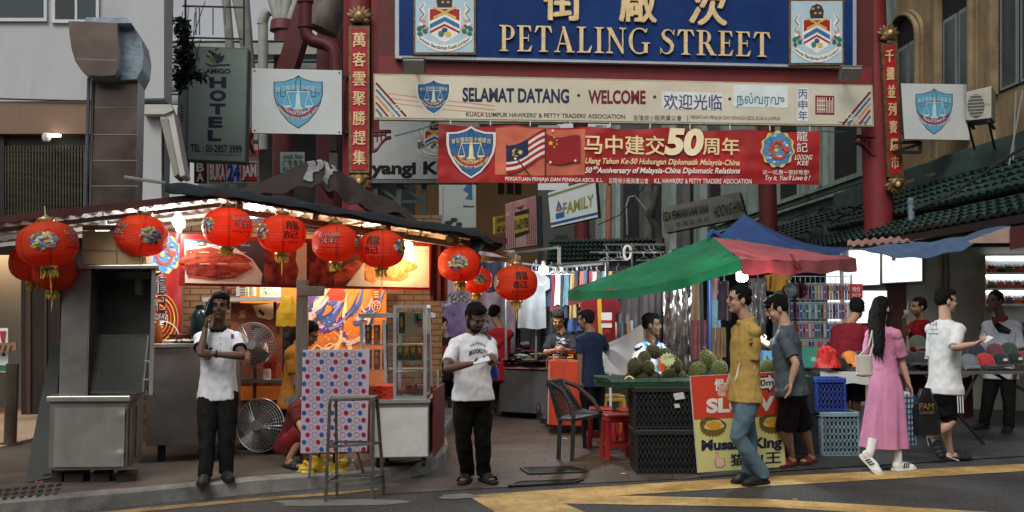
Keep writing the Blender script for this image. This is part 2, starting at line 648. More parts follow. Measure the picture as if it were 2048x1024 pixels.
ym=[(935,992),(1200,974),(1480,957),(2100,926),(2100,940),(1536,973),(1232,992),(1536,999),(2100,1032),(2100,1050),(1536,1015),(1128,1008),(1230,1050),(1030,1050)]
def gribbon(name,pts,mat,z=.005):
 gpoly(name,pts,mat,z)
gribbon('road_marking_hatch',ym,yellow_m)
worn_m=M('road paint worn',(.30,.195,.07),.8,scale=30,var=.3,dirt=(.06,.055,.05),dirtk=1.)
stains(worn_m,2.5,.35,1.1)
gribbon('road_marking_edge',[(160,1029),(330,1013),(520,996),(700,983),(760,977),(762,980),(700,988),(520,1002),(330,1020),(160,1037)],worn_m)
def blob(cx,cy,rx,ry,n=26,seed=1,k=.25):
 r=random.Random(seed)
 ph=[r.uniform(0,6)for _ in range(3)]
 return[(cx+rx*math.cos(a)*(1+k*math.sin(3*a+ph[0])*.5+k*.5*math.sin(5*a+ph[1])),cy+ry*math.sin(a)*(1+k*math.sin(2*a+ph[2])))for a in[2*PI*i/n for i in range(n)]]
gpoly('road_patch',blob(672,1006,130,8,seed=3),patch_m,.0045)
rl=random.Random(17)
for k,(x,y,z_,col,lab)in enumerate(((300,1004,0,'c9c9c4','tiny white paper scrap on the road by the left kerb'),(1130,878,.008,'b9b6ae','white scrap of paper on the brown pavers left of the chair'),(1590,1000,0,'9a9488','small pale scrap on the grey road between the yellow bands'),(1060,905,.008,'8a6a3c','dry brown leaf on the brown pavers beside the sandalled man'),(1245,948,.008,'c4c4be','crumpled white tissue on the paving before the black crates'),(980,866,.008,'c0bdb4','white scrap behind the sandalled man'))):
 m=MB()
 c=ground(x,y,z_)+V(0,0,.004)
 m.poly([c+V(.035*math.cos(t)*rl.uniform(.5,1.2),.03*math.sin(t)*rl.uniform(.5,1.2),.006*rl.random())for t in(0,1.2,2.4,3.6,5)],C(col))
 m.build('litter_scrap',label=lab,cat='litter')
gpoly('road_patch',blob(915,994,38,6,seed=4),patch_m,.0065)
def grate(px,n,label,z):
 P=[ground(x,y)for x,y in px]
 o=MB()
 th=V(0,0,.008)
 pit=M('drain pit',(.006,.006,.006),.9)
 o.poly([p+V(0,0,z)for p in P],pit)
 for i in range(n):
  t0,t1=(i+.12)/n,(i+.62)/n
  a,b=lerp(P[0],P[1],t0),lerp(P[0],P[1],t1)
  c,d=lerp(P[3],P[2],t1),lerp(P[3],P[2],t0)
  o.quad(a+V(0,0,z+.004),b+V(0,0,z+.004),c+V(0,0,z+.004),d+V(0,0,z+.004),grate_m)
 for a,b in((0,1),(1,2),(2,3),(3,0)):
  o.bar(P[a]+V(0,0,z+.004),P[b]+V(0,0,z+.004),.03,.012,grate_m)
 o.build('drain_grate',label=label,cat='drain cover')
grate([(1018,975),(1150,968),(1165,962),(1040,966)],22,'narrow slotted iron drain grate at the edge of the road beside the sandalled man',.012)
grate([(1060,951),(1176,946),(1140,936),(1042,939)],40,'wide dark mesh drain cover set in the brown street pavers',.012)
gm=MB()
for row in range(3):
 for k in range(8):
  x=-14+k*17+row*3
  y=1002-k*1.6-row*9
  P=[ground(px,py,KH)+V(0,0,.003)for px,py in((x,y),(x+9,y-1),(x+13,y-6),(x+4,y-5))]
  gm.poly(P,grate_m)
gm.build('drain_grate',label='old slotted drain slab let into the pavement by the roast cabinet',cat='drain cover')
opp=thing('opposite_sky_blocker','plain grey shophouse row across the road facing the gate','building',(0,-13,0))  # unseen row put in behind the camera to keep low sky light out
m=MB()
m.obox(V(-60,-24,0),V(120,0,0),V(0,10,0),V(0,0,9.5),M('opposite blocker grey',(.30,.29,.27),.9,scale=.5,var=.3))
m.build('wall',opp)
#  left building
wallw=M('white render',(.45,.475,.485),.85,scale=1.6,var=.07,bump=.25,bscale=60,dirt=(.24,.25,.245),dirtk=.6,stretch=(1.3,1.3,.3))
trim_w=M('white trim',(.5,.5,.47),.8,scale=2,var=.15,dirt=(.2,.19,.17),dirtk=.5)
fascia_m=M('brown fascia',(.20,.125,.085),.6,scale=3,var=.12,stretch=(30,30,.6))
dglass=M('dark glass',(.012,.014,.016),.08,var=.2,spec=.6)
wframe=M('window frame white',(.55,.58,.6),.5)
rib_m=M('bronze ribbed screen',(.095,.085,.06),.35,.75,scale=2,var=.3,stretch=(1,1,8))
brown_m=M('dark brown timber',(.02,.012,.009),.5,scale=2,var=.3,stretch=(8,8,.5))
wood_m=M('warm wood lining',(.20,.085,.032),.5,scale=1.5,var=.3,stretch=(.6,.6,9))
black_m=M('matt black',(.012,.012,.012),.6)
FL=Fr(-300,0,14.0,330,0,14.75,level=True)
lb=thing('shophouse','white rendered shophouse with brown fascia and ribbed bronze screen behind the roast stall','building',FL.px(100,860))
m=MB()
m.frect(FL,-320,-220,328,212,wallw,-.75,0,y0r=-220,y1r=196)
m.build('wall',lb)
m=MB()
m.frect(FL,255,214,322,430,wallw,-.3,-.06)
m.fprism(FL,[(290,212),(345,212),(350,224),(332,232),(290,232)],trim_w,-.1,.12)
m.fprism(FL,[(318,226),(348,222),(372,352),(362,356)],trim_w,-.5,.08)
m.fprism(FL,[(322,240),(338,238),(360,350),(350,356)],C('8f8d84'),-.55,.1)
m.build('ledge',lb,bevel=.01)
m=MB()
m.frect(FL,-320,206,252,268,fascia_m,-.3,.03,y0r=202)
m.build('fascia',lb)
for x0,x1 in((-118,95),(105,199)):
 y0,y1=-130,44+(x1-95)*.03
 m=MB()
 m.frect(FL,x0,y0,x1,y1,wframe,0,.05)
 fo=m.build('window',lb)
 m=MB()
 mid=(x0+x1)/2+1
 m.frect(FL,x0+7,y0+7,mid-2,y1-7,dglass,.03,.054)
 m.frect(FL,mid+3,y0+7,x1-6,y1-7,M('dark glass teal',(.015,.035,.04),.08,spec=.6),.03,.054)
 m.build('pane',fo)
m=MB()
m.tube([FL.px(x,y,.06)for x,y in((-300,200),(0,199),(60,201),(150,203),(230,204),(330,208),(345,214))],.012,black_m,6)
m.build('cable',lb)
m=MB()
m.frect(FL,-320,268,322,455,M('screen backing',(.03,.028,.022),.6),-.3,-.12)
def ribs(x0,x1,y0,y1):
 n=int((x1-x0)/6)
 for i in range(n):
  xa=x0+(x1-x0)*i/n
  m.fprism(FL,[(xa,y0),(xa+3.4,y0),(xa+3.4,y1),(xa,y1)],rib_m,-.12,-.07)
 for y in range(int(y0)+12,int(y1),21):
  m.fline(FL,[(x0,y),(x1,y)],1.6,black_m,-.066)
ribs(6,188,290,440)
ribs(286,320,284,402)
m.frect(FL,-60,268,6,455,black_m,-.12,-.05)
m.build('screen',lb)
m=MB()
m.frect(FL,-320,430,330,470,black_m,-.35,-.02)
m.frect(FL,40,470,118,842,brown_m,-.4,-.05)
m.frect(FL,52,470,60,842,M('brown edge',(.06,.032,.022),.5),-.05,-.02)
m.frect(FL,88,470,92,842,M('brown edge',(.06,.032,.022),.5),-.05,-.02)
m.frect(FL,-320,470,-30,842,brown_m,-.4,-.05)
m.build('door_frame',lb)
m=MB()
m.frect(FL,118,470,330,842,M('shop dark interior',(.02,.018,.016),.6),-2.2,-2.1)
for x in(128,139,152,165):
 m.frect(FL,x,470,x+4,842,black_m,-.25,-.2)
m.build('shutter',lb)
m=MB()
m.frect(FL,-420,440,150,760,wood_m,-3.2,-3.0)
m.obox(FL.px(-420,470,-3.0),FL.u*4.2,FL.n*3,V(0,0,.1),M('ceiling dark',(.12,.09,.07),.8))
m.build('wood_lining',lb)
m=MB()
p=FL.px(-400,840)
m.obox(V(-12,10.9,KH),V(12-5.6,0,0),V(0,6.5,0),V(0,0,.012),tile_floor_m)
m.build('entrance_floor',lb)
m=MB()
m.obox(V(-12,15.6,0),V(5.8,0,0),V(0,2.4,0),V(0,0,12),wallw)
m.build('rear_body',lb)
ld=bpy.data.lights.new('entrance_light','AREA')
ld.energy,ld.color,ld.size=20,(1,.62,.32),1.2
lo=bpy.data.objects.new('entrance_light',ld)
COL.objects.link(lo)
lo.location=FL.px(-60,500,-1.4)
lo.rotation_euler=(0,0,0)
fs=Fr(-60,655,13.2,18,655,13.3,level=True)
m=MB()
m.frect(fs,-60,656,17,744,C('d8dadb'),0,.03)
m.frect(fs,-58,730,15,742,C('2d6b45'),.03,.034)
m.fpoly(fs,[(-10,712),(-2,700),(2,712)],C('23407f'),.036)
m.fpoly(fs,[(4,712),(9,700),(13,712)],C('23407f'),.036)
m.fpoly(fs,[(0,662),(14,662),(10,690),(6,690)],C('a03030'),.036)
m.build('notice_board',label='white notice board with a green foot standing in the lit shop entrance',cat='sign')
m=MB()
m.frect(fs,-60,688,38,706,C('8a6a48'),.1,.14,y0r=684,y1r=700)
for k in range(4):m.fline(fs,[(-8+k*11,703),(-4+k*11,690)],3,C('33261c'),.146)
m.build('wooden_sign',label='narrow wooden sign board in front of the white notice board',cat='sign')
m=MB()
c=FL.px(98,276,.12)
m.lathe([(.0,.05),(.05,.05),(.062,.02),(.062,-.03),(.045,-.07),(0,-.085)],c,C('b9b9b4',rough=.4),16)
sc_=thing('security_camera','small white dome camera under the brown fascia with its lamp lit','camera',c)
m.build('dome',sc_)
m=MB()
m.obox(c+V(.05,-.06,-.005),V(.16,0,0),V(0,.06,0),V(0,0,.03),EM('lamp glow warm',(1,.92,.75),12))
m.build('lamp',sc_)
steel_duct=M('galvanised duct brown reflection',(.15,.115,.10),.3,.9,scale=2.5,var=.25,dirt=(.12,.08,.07),dirtk=.6)  # brownish reflection put into the front colour; sides use the bluer steel
steel_b=M('galvanised duct',(.42,.46,.48),.35,.8,scale=3,var=.25,dirt=(.2,.2,.2),dirtk=.5)
seam=M('duct seam',(.22,.2,.19),.5,.6)
FD=Fr(150,300,11.0,290,300,11.15,level=True)
du=thing('exhaust_duct','square metal exhaust duct with a hooded elbow rising behind the stall roof','duct',FD.px(230,860))
m=MB()
m.fprism(FD,[(191,160),(276,160),(270,416),(182,416)],steel_duct,-.5,0,side=steel_b)
m.fprism(FD,[(184,414),(270,414),(268,470),(182,470)],steel_duct,-.49,-.004,side=steel_b)
for y in(214,268,320,371):
 m.fprism(FD,[(190-(y-160)*.035,y),(276,y),(276,y+2),(190-(y-160)*.035,y+2)],seam,0,.006)
m.fprism(FD,[(179,414),(274,414),(274,424),(179,424)],C('8d8880'),-.5,.012)
m.fprism(FD,[(183,160),(188,160),(182,416),(178,416)],C('77746e'),-.1,.012)
m.build('riser',du)
m=MB()
prof=[(150,58),(152,85),(156,112),(163,136),(174,153),(190,163),(214,165),(240,163),(246,150),(247,120),(245,62)]
m.fprism(FD,prof,steel_duct,-.5,.32,side=steel_b)
m.fprism(FD,[(163,131),(244,134),(244,136),(164,133)],seam,.32,.324)
m.fprism(FD,[(245,60),(272,60),(284,78),(290,110),(287,140),(276,162),(244,164)],M('duct wrap',(.28,.36,.42),.25,.3,scale=6,var=.35,bump=.5,bscale=14),-.5,.1)
m.fprism(FD,[(183,50),(262,50),(272,61),(180,61)],M('duct wrap',None),-.5,.3)
m.build('elbow',du)
m=MB()
m.tube([FD.px(180,158,.05),FD.px(176,300,.05),FD.px(172,425,.05)],.022,C('4b4f55',rough=.4),8)
m.build('pipe',du)
#  right-hand shophouses
ochre=M('ochre plaster',(.29,.215,.115),.85,scale=1.6,var=.3,bump=.4,bscale=30,dirt=(.07,.06,.04),dirtk=1.,stretch=(1.3,1.3,.45))
ochre_d=M('ochre moulding',(.27,.20,.11),.85,scale=2.2,var=.25,bump=.3,bscale=40,dirt=(.07,.06,.045),dirtk=.9)
teal_w=M('faded green plaster',(.25,.32,.285),.85,scale=1.8,var=.25,bump=.3,bscale=40,dirt=(.06,.08,.07),dirtk=1.,stretch=(1.3,1.3,.4))
gl_teal=M('window glass teal',(.03,.055,.058),.25,scale=1.5,var=.4,spec=.6)
alu=M('window alloy',(.27,.30,.29),.5,.3)
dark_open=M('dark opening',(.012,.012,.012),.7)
tile_m=M('green roof tile',(.012,.036,.029),.42,scale=7,var=.6,spec=.4,dirt=(.03,.035,.03),dirtk=.6)
tile_dk=M('dark roof tile',(.012,.022,.02),.5,scale=5,var=.5,dirt=(.05,.05,.045),dirtk=.5)
flash_m=M('green flashing',(.03,.06,.055),.7,scale=2,var=.4)
SD=V(-.0285,1,0).normalized()
FR=Fr(1640,300,25.5,2048,300,16.0,level=True)
a_,b_=FR.px(1640,300),FR.px(2048,300)
def _proj(p):
 d=p-CO
 return(PPX+FPX*d.dot(rgt)/d.dot(fwd),PPY-FPX*d.dot(upv)/d.dot(fwd))
VPX,VPY=_proj(CO+FR.u*-1e6)
def hl(x0,y0,x1):
 return VPY+(y0-VPY)*(x1-VPX)/(x0-VPX)
def hband(m,fr,x0,x1,xr,ya,yb,mat,d0,d1):
 m.fprism(fr,[(x0,hl(xr,ya,x0)),(x1,hl(xr,ya,x1)),(x1,hl(xr,yb,x1)),(x0,hl(xr,yb,x0))],mat,d0,d1)
ob=thing('arched_shophouse','weathered ochre shophouse with tall arched windows above the green tiled awning','building',FR.px(1930,900))
m=MB()
m.fprism(FR,[(1792,-420),(2250,-900),(2250,900),(1792,800)],ochre,-.5,0)
for x0,x1 in((1853,1862),(1864,1876),(1962,1974),(1977,1992)):
 m.fprism(FR,[(x0,-350),(x1,-370),(x1,hl(2020,300,x1)),(x0,hl(2020,300,x0))],ochre_d,0,.05)
m.build('wall',ob)
m=MB()
for ya,yb,d in((262,270,.05),(272,284,.12),(285,300,.2),(301,308,.28),(310,330,.1)):
 hband(m,FR,1792,2200,2048,ya,yb,ochre_d,-.02,d)
m.build('cornice',ob)
def arch_window(m_f,xl,xr,ytop,ysill,name='window'):
 xc=(xl+xr)/2
 rx=(xr-xl)/2
 ysp=ytop+rx*1.5
 def arch(k,yb=None):
  P=[(xc+rx*k*math.cos(PI+PI*i/14),ysp+rx*1.5*k*math.sin(PI+PI*i/14))for i in range(15)]
  return P
 m=MB()
 for k0,k1,d in((1.0,1.12,.16),(1.14,1.3,.08)):
  A,B=arch(k0),arch(k1)
  A=[(xl+(1-k0)*rx,hl(xc,ysill,xl))]+A+[(xr-(1-k0)*rx,hl(xc,ysill,xr))]
  B=[(xc-rx*k1,hl(xc,ysill,xl))]+B+[(xc+rx*k1,hl(xc,ysill,xr))]
  for i in range(len(A)-1):
   m.fprism(FR,[A[i],A[i+1],B[i+1],B[i]],ochre_d,.0,d)
 fo=m.build(name,ob)
 m=MB()
 pts=[(xl,hl(xc,ysill,xl))]+arch(.99)+[(xr,hl(xc,ysill,xr))]
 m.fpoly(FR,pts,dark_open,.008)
 m.build('recess',fo)
 m=MB()
 yc=ysp+rx*.9
 for a,b in((.06,.47),(.53,.94)):
  xa,xb=lerp(xl,xr,a),lerp(xl,xr,b)
  m.fprism(FR,[(xa,hl(xc,yc,xa)),(xb,hl(xc,yc,xb)),(xb,hl(xc,ysill-4,xb)),(xa,hl(xc,ysill-4,xa))],alu,.01,.03)
  xa,xb=lerp(xa,xb,.13),lerp(xa,xb,.87)
  m.fprism(FR,[(xa,hl(xc,yc+7,xa)),(xb,hl(xc,yc+7,xb)),(xb,hl(xc,ysill-9,xb)),(xa,hl(xc,ysill-9,xa))],gl_teal,.03,.034)
 m.build('casement',fo)
arch_window(None,1796,1843,30,262)
arch_window(None,1885,1951,-55,218)
arch_window(None,1998,2085,-190,170)
m=MB()
gb=thing('green_shophouse','faded pale green shophouse with fluted pilasters and loose cables beyond the gate','building',FR.px(1700,800))
m=MB()
m.fprism(FR,[(1440,-100),(1791,-300),(1791,800),(1440,740)],teal_w,-.6,-.02)
m.build('wall',gb)
for x0,x1 in((1560,1592),(1668,1716)):
 wo_=MB()
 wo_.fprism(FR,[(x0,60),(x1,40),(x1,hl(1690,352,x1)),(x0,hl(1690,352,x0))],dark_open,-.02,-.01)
 wo_.build('window',gb)
for x0,x1 in((1610,1622),(1626,1638),(1642,1654),(1722,1734),(1738,1746)):
 wo_=MB()
 wo_.fprism(FR,[(x0,60),(x1,40),(x1,hl(1690,372,x1)),(x0,hl(1690,372,x0))],teal_w,-.02,.1)
 wo_.build('pilaster',gb)
m=MB()
for ya,yb,d in((362,368,.18),(370,378,.1),(382,388,.14)):
 hband(m,FR,1440,1791,1690,ya,yb,teal_w,-.02,d)
m.build('cornice',gb)
m=MB()
rc=random.Random(5)
for k in range(7):
 x0,x1=1560+rc.random()*60,1690+rc.random()*90
 y0,y1=hl(1690,395+rc.random()*40,x0),hl(1690,395+rc.random()*25,x1)
 m.tube([FR.px(lerp(x0,x1,t),lerp(y0,y1,t)+22*math.sin(PI*t)*rc.random(),.15)for t in[i/8 for i in range(9)]],.014,black_m,5)
m.build('cable',gb)
rb=thing('far_shophouse_row','dark shophouse fronts with pale columns receding up the street behind the banner','building',FR.px(1300,760))
dgrey=M('dark grey plaster',(.10,.105,.10),.85,scale=1.5,var=.25,dirt=(.03,.03,.03),dirtk=.8)  # one dark grey plaster tone for the far fronts
m=MB()
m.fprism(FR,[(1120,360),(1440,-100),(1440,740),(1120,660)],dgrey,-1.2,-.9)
m.build('wall',rb)
for x0,x1,mt in((1176,1190,teal_w),(1206,1214,teal_w),(1258,1268,dgrey),(1300,1316,teal_w),(1332,1340,dgrey),(1360,1372,teal_w)):
 wo_=MB()
 wo_.fprism(FR,[(x0,250),(x1,250),(x1,640),(x0,640)],mt,-.9,-.6)
 wo_.build('column',rb)
for x0,x1 in((1192,1204),(1220,1254),(1272,1298),(1342,1358),(1378,1430)):
 wo_=MB()
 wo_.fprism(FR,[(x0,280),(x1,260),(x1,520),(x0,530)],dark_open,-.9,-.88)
 wo_.build('window',rb)
def tile_roof(name,parent,A0,A1,B0,B1,cols,rows,mat,lip=.05):
 m=MB()
 nrm=(A1-A0).cross(B0-A0).normalized()
 if nrm.z<0:nrm.negate()
 per=6
 for r_ in range(rows):
  def fn(u,v,r_=r_):
   t=(r_+v*1.06)/rows
   p=lerp(lerp(A0,A1,u),lerp(B0,B1,u),t)
   h=abs(math.sin(u*cols*PI))*.055+v*lip
   return p+nrm*h+V(0,0,.02*noise.noise(V(u*40,r_*3,0)))
  m.grid(fn,cols*per,2,mat,True)
  def lipf(u,v,r_=r_):
   p=lerp(lerp(A0,A1,u),lerp(B0,B1,u),min(1,(r_+1.06)/rows))
   h=abs(math.sin(u*cols*PI))*.055+lip
   return p+nrm*(h-v*(lip+.02))
  m.grid(lipf,cols*per,1,mat,True)
 return m.build(name,parent)
def along(X,z,Y):return V(X-.0285*(Y-16),Y,z)
aw=thing('tiled_awning','two-tiered green tiled awning below the arched shophouse','awning',along(7,0,14))
tile_roof('upper_tiles',aw,along(8.15,3.95,10.5),along(8.15,3.95,21.5),along(7.0,3.22,10.5),along(7.0,3.22,21.5),42,5,tile_m)
tile_roof('lower_tiles',aw,along(7.1,3.12,10.5),along(7.1,3.12,21.5),along(6.05,2.72,10.5),along(6.05,2.72,21.5),42,4,tile_m)
m=MB()
for i in range(50):
 y=10.5+i*.22
 m.tube([along(7.02,3.27,y),along(7.02,3.30,y+.21)],[.06,.075],tile_m,8)
m.grid(lambda u,v:along(7.95+.06*v,3.93+.42*v,lerp(10,24,u))+V(.03*noise.noise(V(u*30,v*3,0)),0,.05*noise.noise(V(u*18,v,4))*v),80,4,flash_m)
m.build('ridge',aw)
m=MB()
m.obox(along(6.0,2.6,10.5),V(.06,0,0),V(-.31,11,0),V(0,0,.1),brown_m)
m.build('fascia_board',aw)
aw2=thing('far_awning','dark mossy tiled awning running on beyond the red gate column','awning',along(7,0,24))  # tiles coloured darker than the near awning
tile_roof('tiles',aw2,along(8.0,3.9,22),along(8.0,3.9,60),along(6.3,2.95,22),along(6.3,2.95,60),100,7,tile_dk)
m=MB()
m.grid(lambda u,v:at(lerp(1695,1852,u),lerp(482,492,v)-12*u,lerp(15.6,15.0,v))+V(0,0,.02*math.sin(u*60)),60,2,M('pink corrugated sheet',(.30,.17,.15),.7,var=.3),True,.01)
m.build('roof_sheet',label='faded pink corrugated sheet lying over the awning edge at the foot of the red column',cat='roof sheet')
m=MB()
m.tube([at(1821,396,16.9),at(1823,445,16.9)],.055,C('6f7f8c',rough=.4),12)
m.tube([at(1821,402,16.9),at(1821.2,408,16.9)],.065,C('5f6f7c',rough=.4),12)
m.build('vent_pipe',label='short grey plastic pipe standing on the tiles beside the red column',cat='pipe')
FA=Fr(1932,200,15.6,1985,200,15.4,level=True)
ac=thing('air_conditioner','white outdoor air conditioner unit on a bracket under the arched windows','air conditioner',FA.px(1960,245))
acw=C('a5a398',rough=.5)
m=MB()
m.fprism(FA,[(1932,184),(1983,172),(1983,236),(1932,242)],acw,-.55,0,side=C('8d8b80'))
m.build('housing',ac,bevel=.01)
m=MB()
m.fdisc(FA,1952,212,17,24,C('4d4d48'),.004,20)
for k in range(7):m.fline(FA,[(1936+k*.3,192+k*6.5),(1968,190+k*6.5)],1.5,acw,.007)
m.ftext(FA,'HITACHI',1962,208,1980,4,C('5c5348'),.006,y1=206)
m.build('grille',ac)
m=MB()
for x in(1936,1978):
 p=FA.px(x,244,0)
 m.bar(p+FA.n*.1,p-FA.n*.7,.04,.04,black_m)
 m.bar(p+FA.n*.05,p-FA.n*.65-V(0,0,.35),.03,.03,black_m)
m.build('bracket',ac)
m=MB()
m.tube([at(2046,180,13.4),at(2018,330,13.6)],.012,C('8d8f8e'),6)
m.tube([at(2032,182,13.4),at(2026,320,13.6)],.012,C('8d8f8e'),6)
m.build('antenna_pole',label='thin grey aerial poles leaning against the arched shophouse at the right edge',cat='aerial')
m=MB()
m.tube([at(1826,420,13.5),at(1900,390,13.5),at(1960,352,13.3),at(2060,285,13)],.02,black_m,6)
m.build('overhead_cable',label='black cable sagging across the green tiles',cat='cable')
#  gate
red=M('gate red paint',(.19,.022,.026),.5,scale=2.5,var=.15,spec=.4,dirt=(.12,.02,.02),dirtk=.5)
red_d=M('gate dark red',(.105,.018,.02),.55,scale=2.5,var=.18)
plq=M('plaque red',(.36,.012,.02),.45,var=.12)
gold=M('gold leaf',(.62,.40,.17),.42,.35,scale=8,var=.3,bump=.3,bscale=50)
gold_d=M('aged gold carving',(.17,.105,.045),.5,.5,scale=14,var=.5,bump=.6,bscale=40)
cream_g=M('gilt letter face',(.72,.54,.28),.45,.15,scale=9,var=.2)
cream_s=M('gilt letter side',(.22,.13,.045),.5,.2,scale=9,var=.3)
blue_b=M('name board blue',(.008,.034,.145),.55,scale=1.5,var=.3,spec=.15)
white_p=M('white board paint',(.52,.56,.56),.55,scale=2,var=.06,dirt=(.42,.42,.40),dirtk=.35)
FG=Fr(713,200,17.0,1768,222,17.9,level=True)
gate=thing('street_gate','tall red street gate with gilded couplets and a blue name board spanning the lane','gate',V(0,17.4,0))
cl,cr=FG.px(713,300,-.25),FG.px(1768,300,-.3)
for c,r_,nm in((cl,.255,0),(cr,.26,1)):
 m=MB()
 m.tube([V(c.x,c.y,0),V(c.x,c.y,9)],r_,red,28)
 m.tube([V(c.x,c.y,0),V(c.x,c.y,.5)],r_+.1,red_d,28)
 m.build('column',gate)
def couplet(chars,x0,x1,y0,y1,lean,tops):
 xm=(x0+x1)/2
 m=MB()
 F2=Fr(x0,y0,FG.px(xm,y0,.05).y,x1,y0,FG.px(xm,y0,.05).y+.035)
 q=lambda x,y:(x+lean*(y-y0)/(y1-y0),y)
 m.fprism(F2,[q(x0,y0),q(x1,y0),q(x1,y1),q(x0,y1)],gold_d,-.06,.02)
 m.fprism(F2,[q(x0+5,y0+6),q(x1-5,y0+6),q(x1-5,y1-6),q(x0+5,y1-6)],plq,.02,.03)
 o=m.build('couplet_plaque',gate)
 m=MB()
 n=len(chars)
 ch=(y1-y0-20)/n
 for i,gch in enumerate(chars):
  yy=y0+10+ch*i
  xa,_=q(x0+8,yy)
  xb,_=q(x1-8,yy)
  m.ftext(F2,gch,xa,yy+ch*.12,xb,ch*.72,cream_g,.03,bold=.018,ext=.015)
 m.build('lettering',o)
 for(yc,hh,up)in tops:
  m=MB()
  xc=q(xm,yc)[0]
  wd=(x1-x0)*.5
  s_=1 if up else-1
  for k in range(-3,4):
   a=k*.42
   pc=F2.px(xc+wd*.62*math.sin(a),yc-s_*hh*.28*math.cos(a),.02)
   dr=(F2.u*math.sin(a)+F2.v*math.cos(a)*s_)
   m.ball(pc,(.05,.035,.14),gold_d,8,6,B=(dr.cross(F2.n),F2.n,dr))
  m.ball(F2.px(xc,yc,.05),(.13,.06,.10),gold_d,10,7,B=(F2.u,F2.n,F2.v))
  m.ball(F2.px(xc,yc-s_*4,.09),(.05,.05,.06),gold,10,7)
  for k in(-1,1):
   m.ball(F2.px(xc+k*wd*.55,yc+s_*hh*.18,.04),(.08,.04,.05),gold_d,8,6)
  m.build('carved_ornament',o)
couplet('萬客雲聚勝趕集',698,739,52,346,0,((36,36,1),(360,28,0)))
couplet('千攤並列賽超市',1761,1792,86,354,14,((72,32,1),(366,26,0)))
m=MB()
m.frect(FG,742,-300,757,260,C('6d2a2a'),-.35,-.1)
m.frect(FG,757.5,-300,800,152,red_d,-.3,-.02)
m.build('jamb',gate)
m=MB()
m.frect(FG,1700,-300,1748,190,red_d,-.3,-.02)
m.build('jamb',gate)
m=MB()
m.frect(FG,757,112,1744,152,red,-.32,.0,y0r=134,y1r=174)
m.build('crossbeam',gate)
m=MB()
m.frect(FG,757,-420,1744,-380,red,-.32,.0,y0r=-370,y1r=-330)
m.build('top_beam',gate)
def fret(x0,x1,y0,sgn):
 m=MB()
 w_=abs(x1-x0)
 X=lambda t:x0+(x1-x0)*t
 m.frect(FG,min(X(0),X(1)),y0,max(X(0),X(1)),y0+5,red,-.2,-.06)
 m.frect(FG,min(X(0),X(.12)),y0+5,max(X(0),X(.12)),y0+44,red,-.2,-.06)
 P0=[(X(.12),y0+44),(X(.3),y0+40),(X(.5),y0+28),(X(.75),y0+18),(X(1),y0+16)]
 for(xa,ya),(xb,yb)in zip(P0,P0[1:]):
  m.fprism(FG,[(xa,ya-4),(xb,yb-4),(xb,yb+1),(xa,ya+1)],red,-.2,-.06)
 for t,a,b in((.3,10,24),(.5,10,22),(.72,8,14)):
  m.frect(FG,X(t)-1.5,y0+5,X(t)+1.5,y0+b,red,-.16,-.1)
  m.frect(FG,min(X(.12),X(t)),y0+a,max(X(.12),X(t)),y0+a+3,red,-.155,-.095)
 m.build('fretwork_bracket',gate)
fret(742,782,258,1)
fret(1762,1716,268,-1)
FB=Fr(790,117,FG.px(790,117,.12).y,1712,137,FG.px(1712,137,.12).y,level=False)
nb=MB()
TL,BR=-190,0
nb.fprism(FB,[(790,-235),(1712,-195),(1712,137),(790,117)],C('aab4bc',rough=.4,metal=.3),-.1,.02)
nb.fprism(FB,[(798,-225),(1704,-186),(1704,131),(798,111)],blue_b,.02,.03)
nbo=nb.build('name_board',gate)
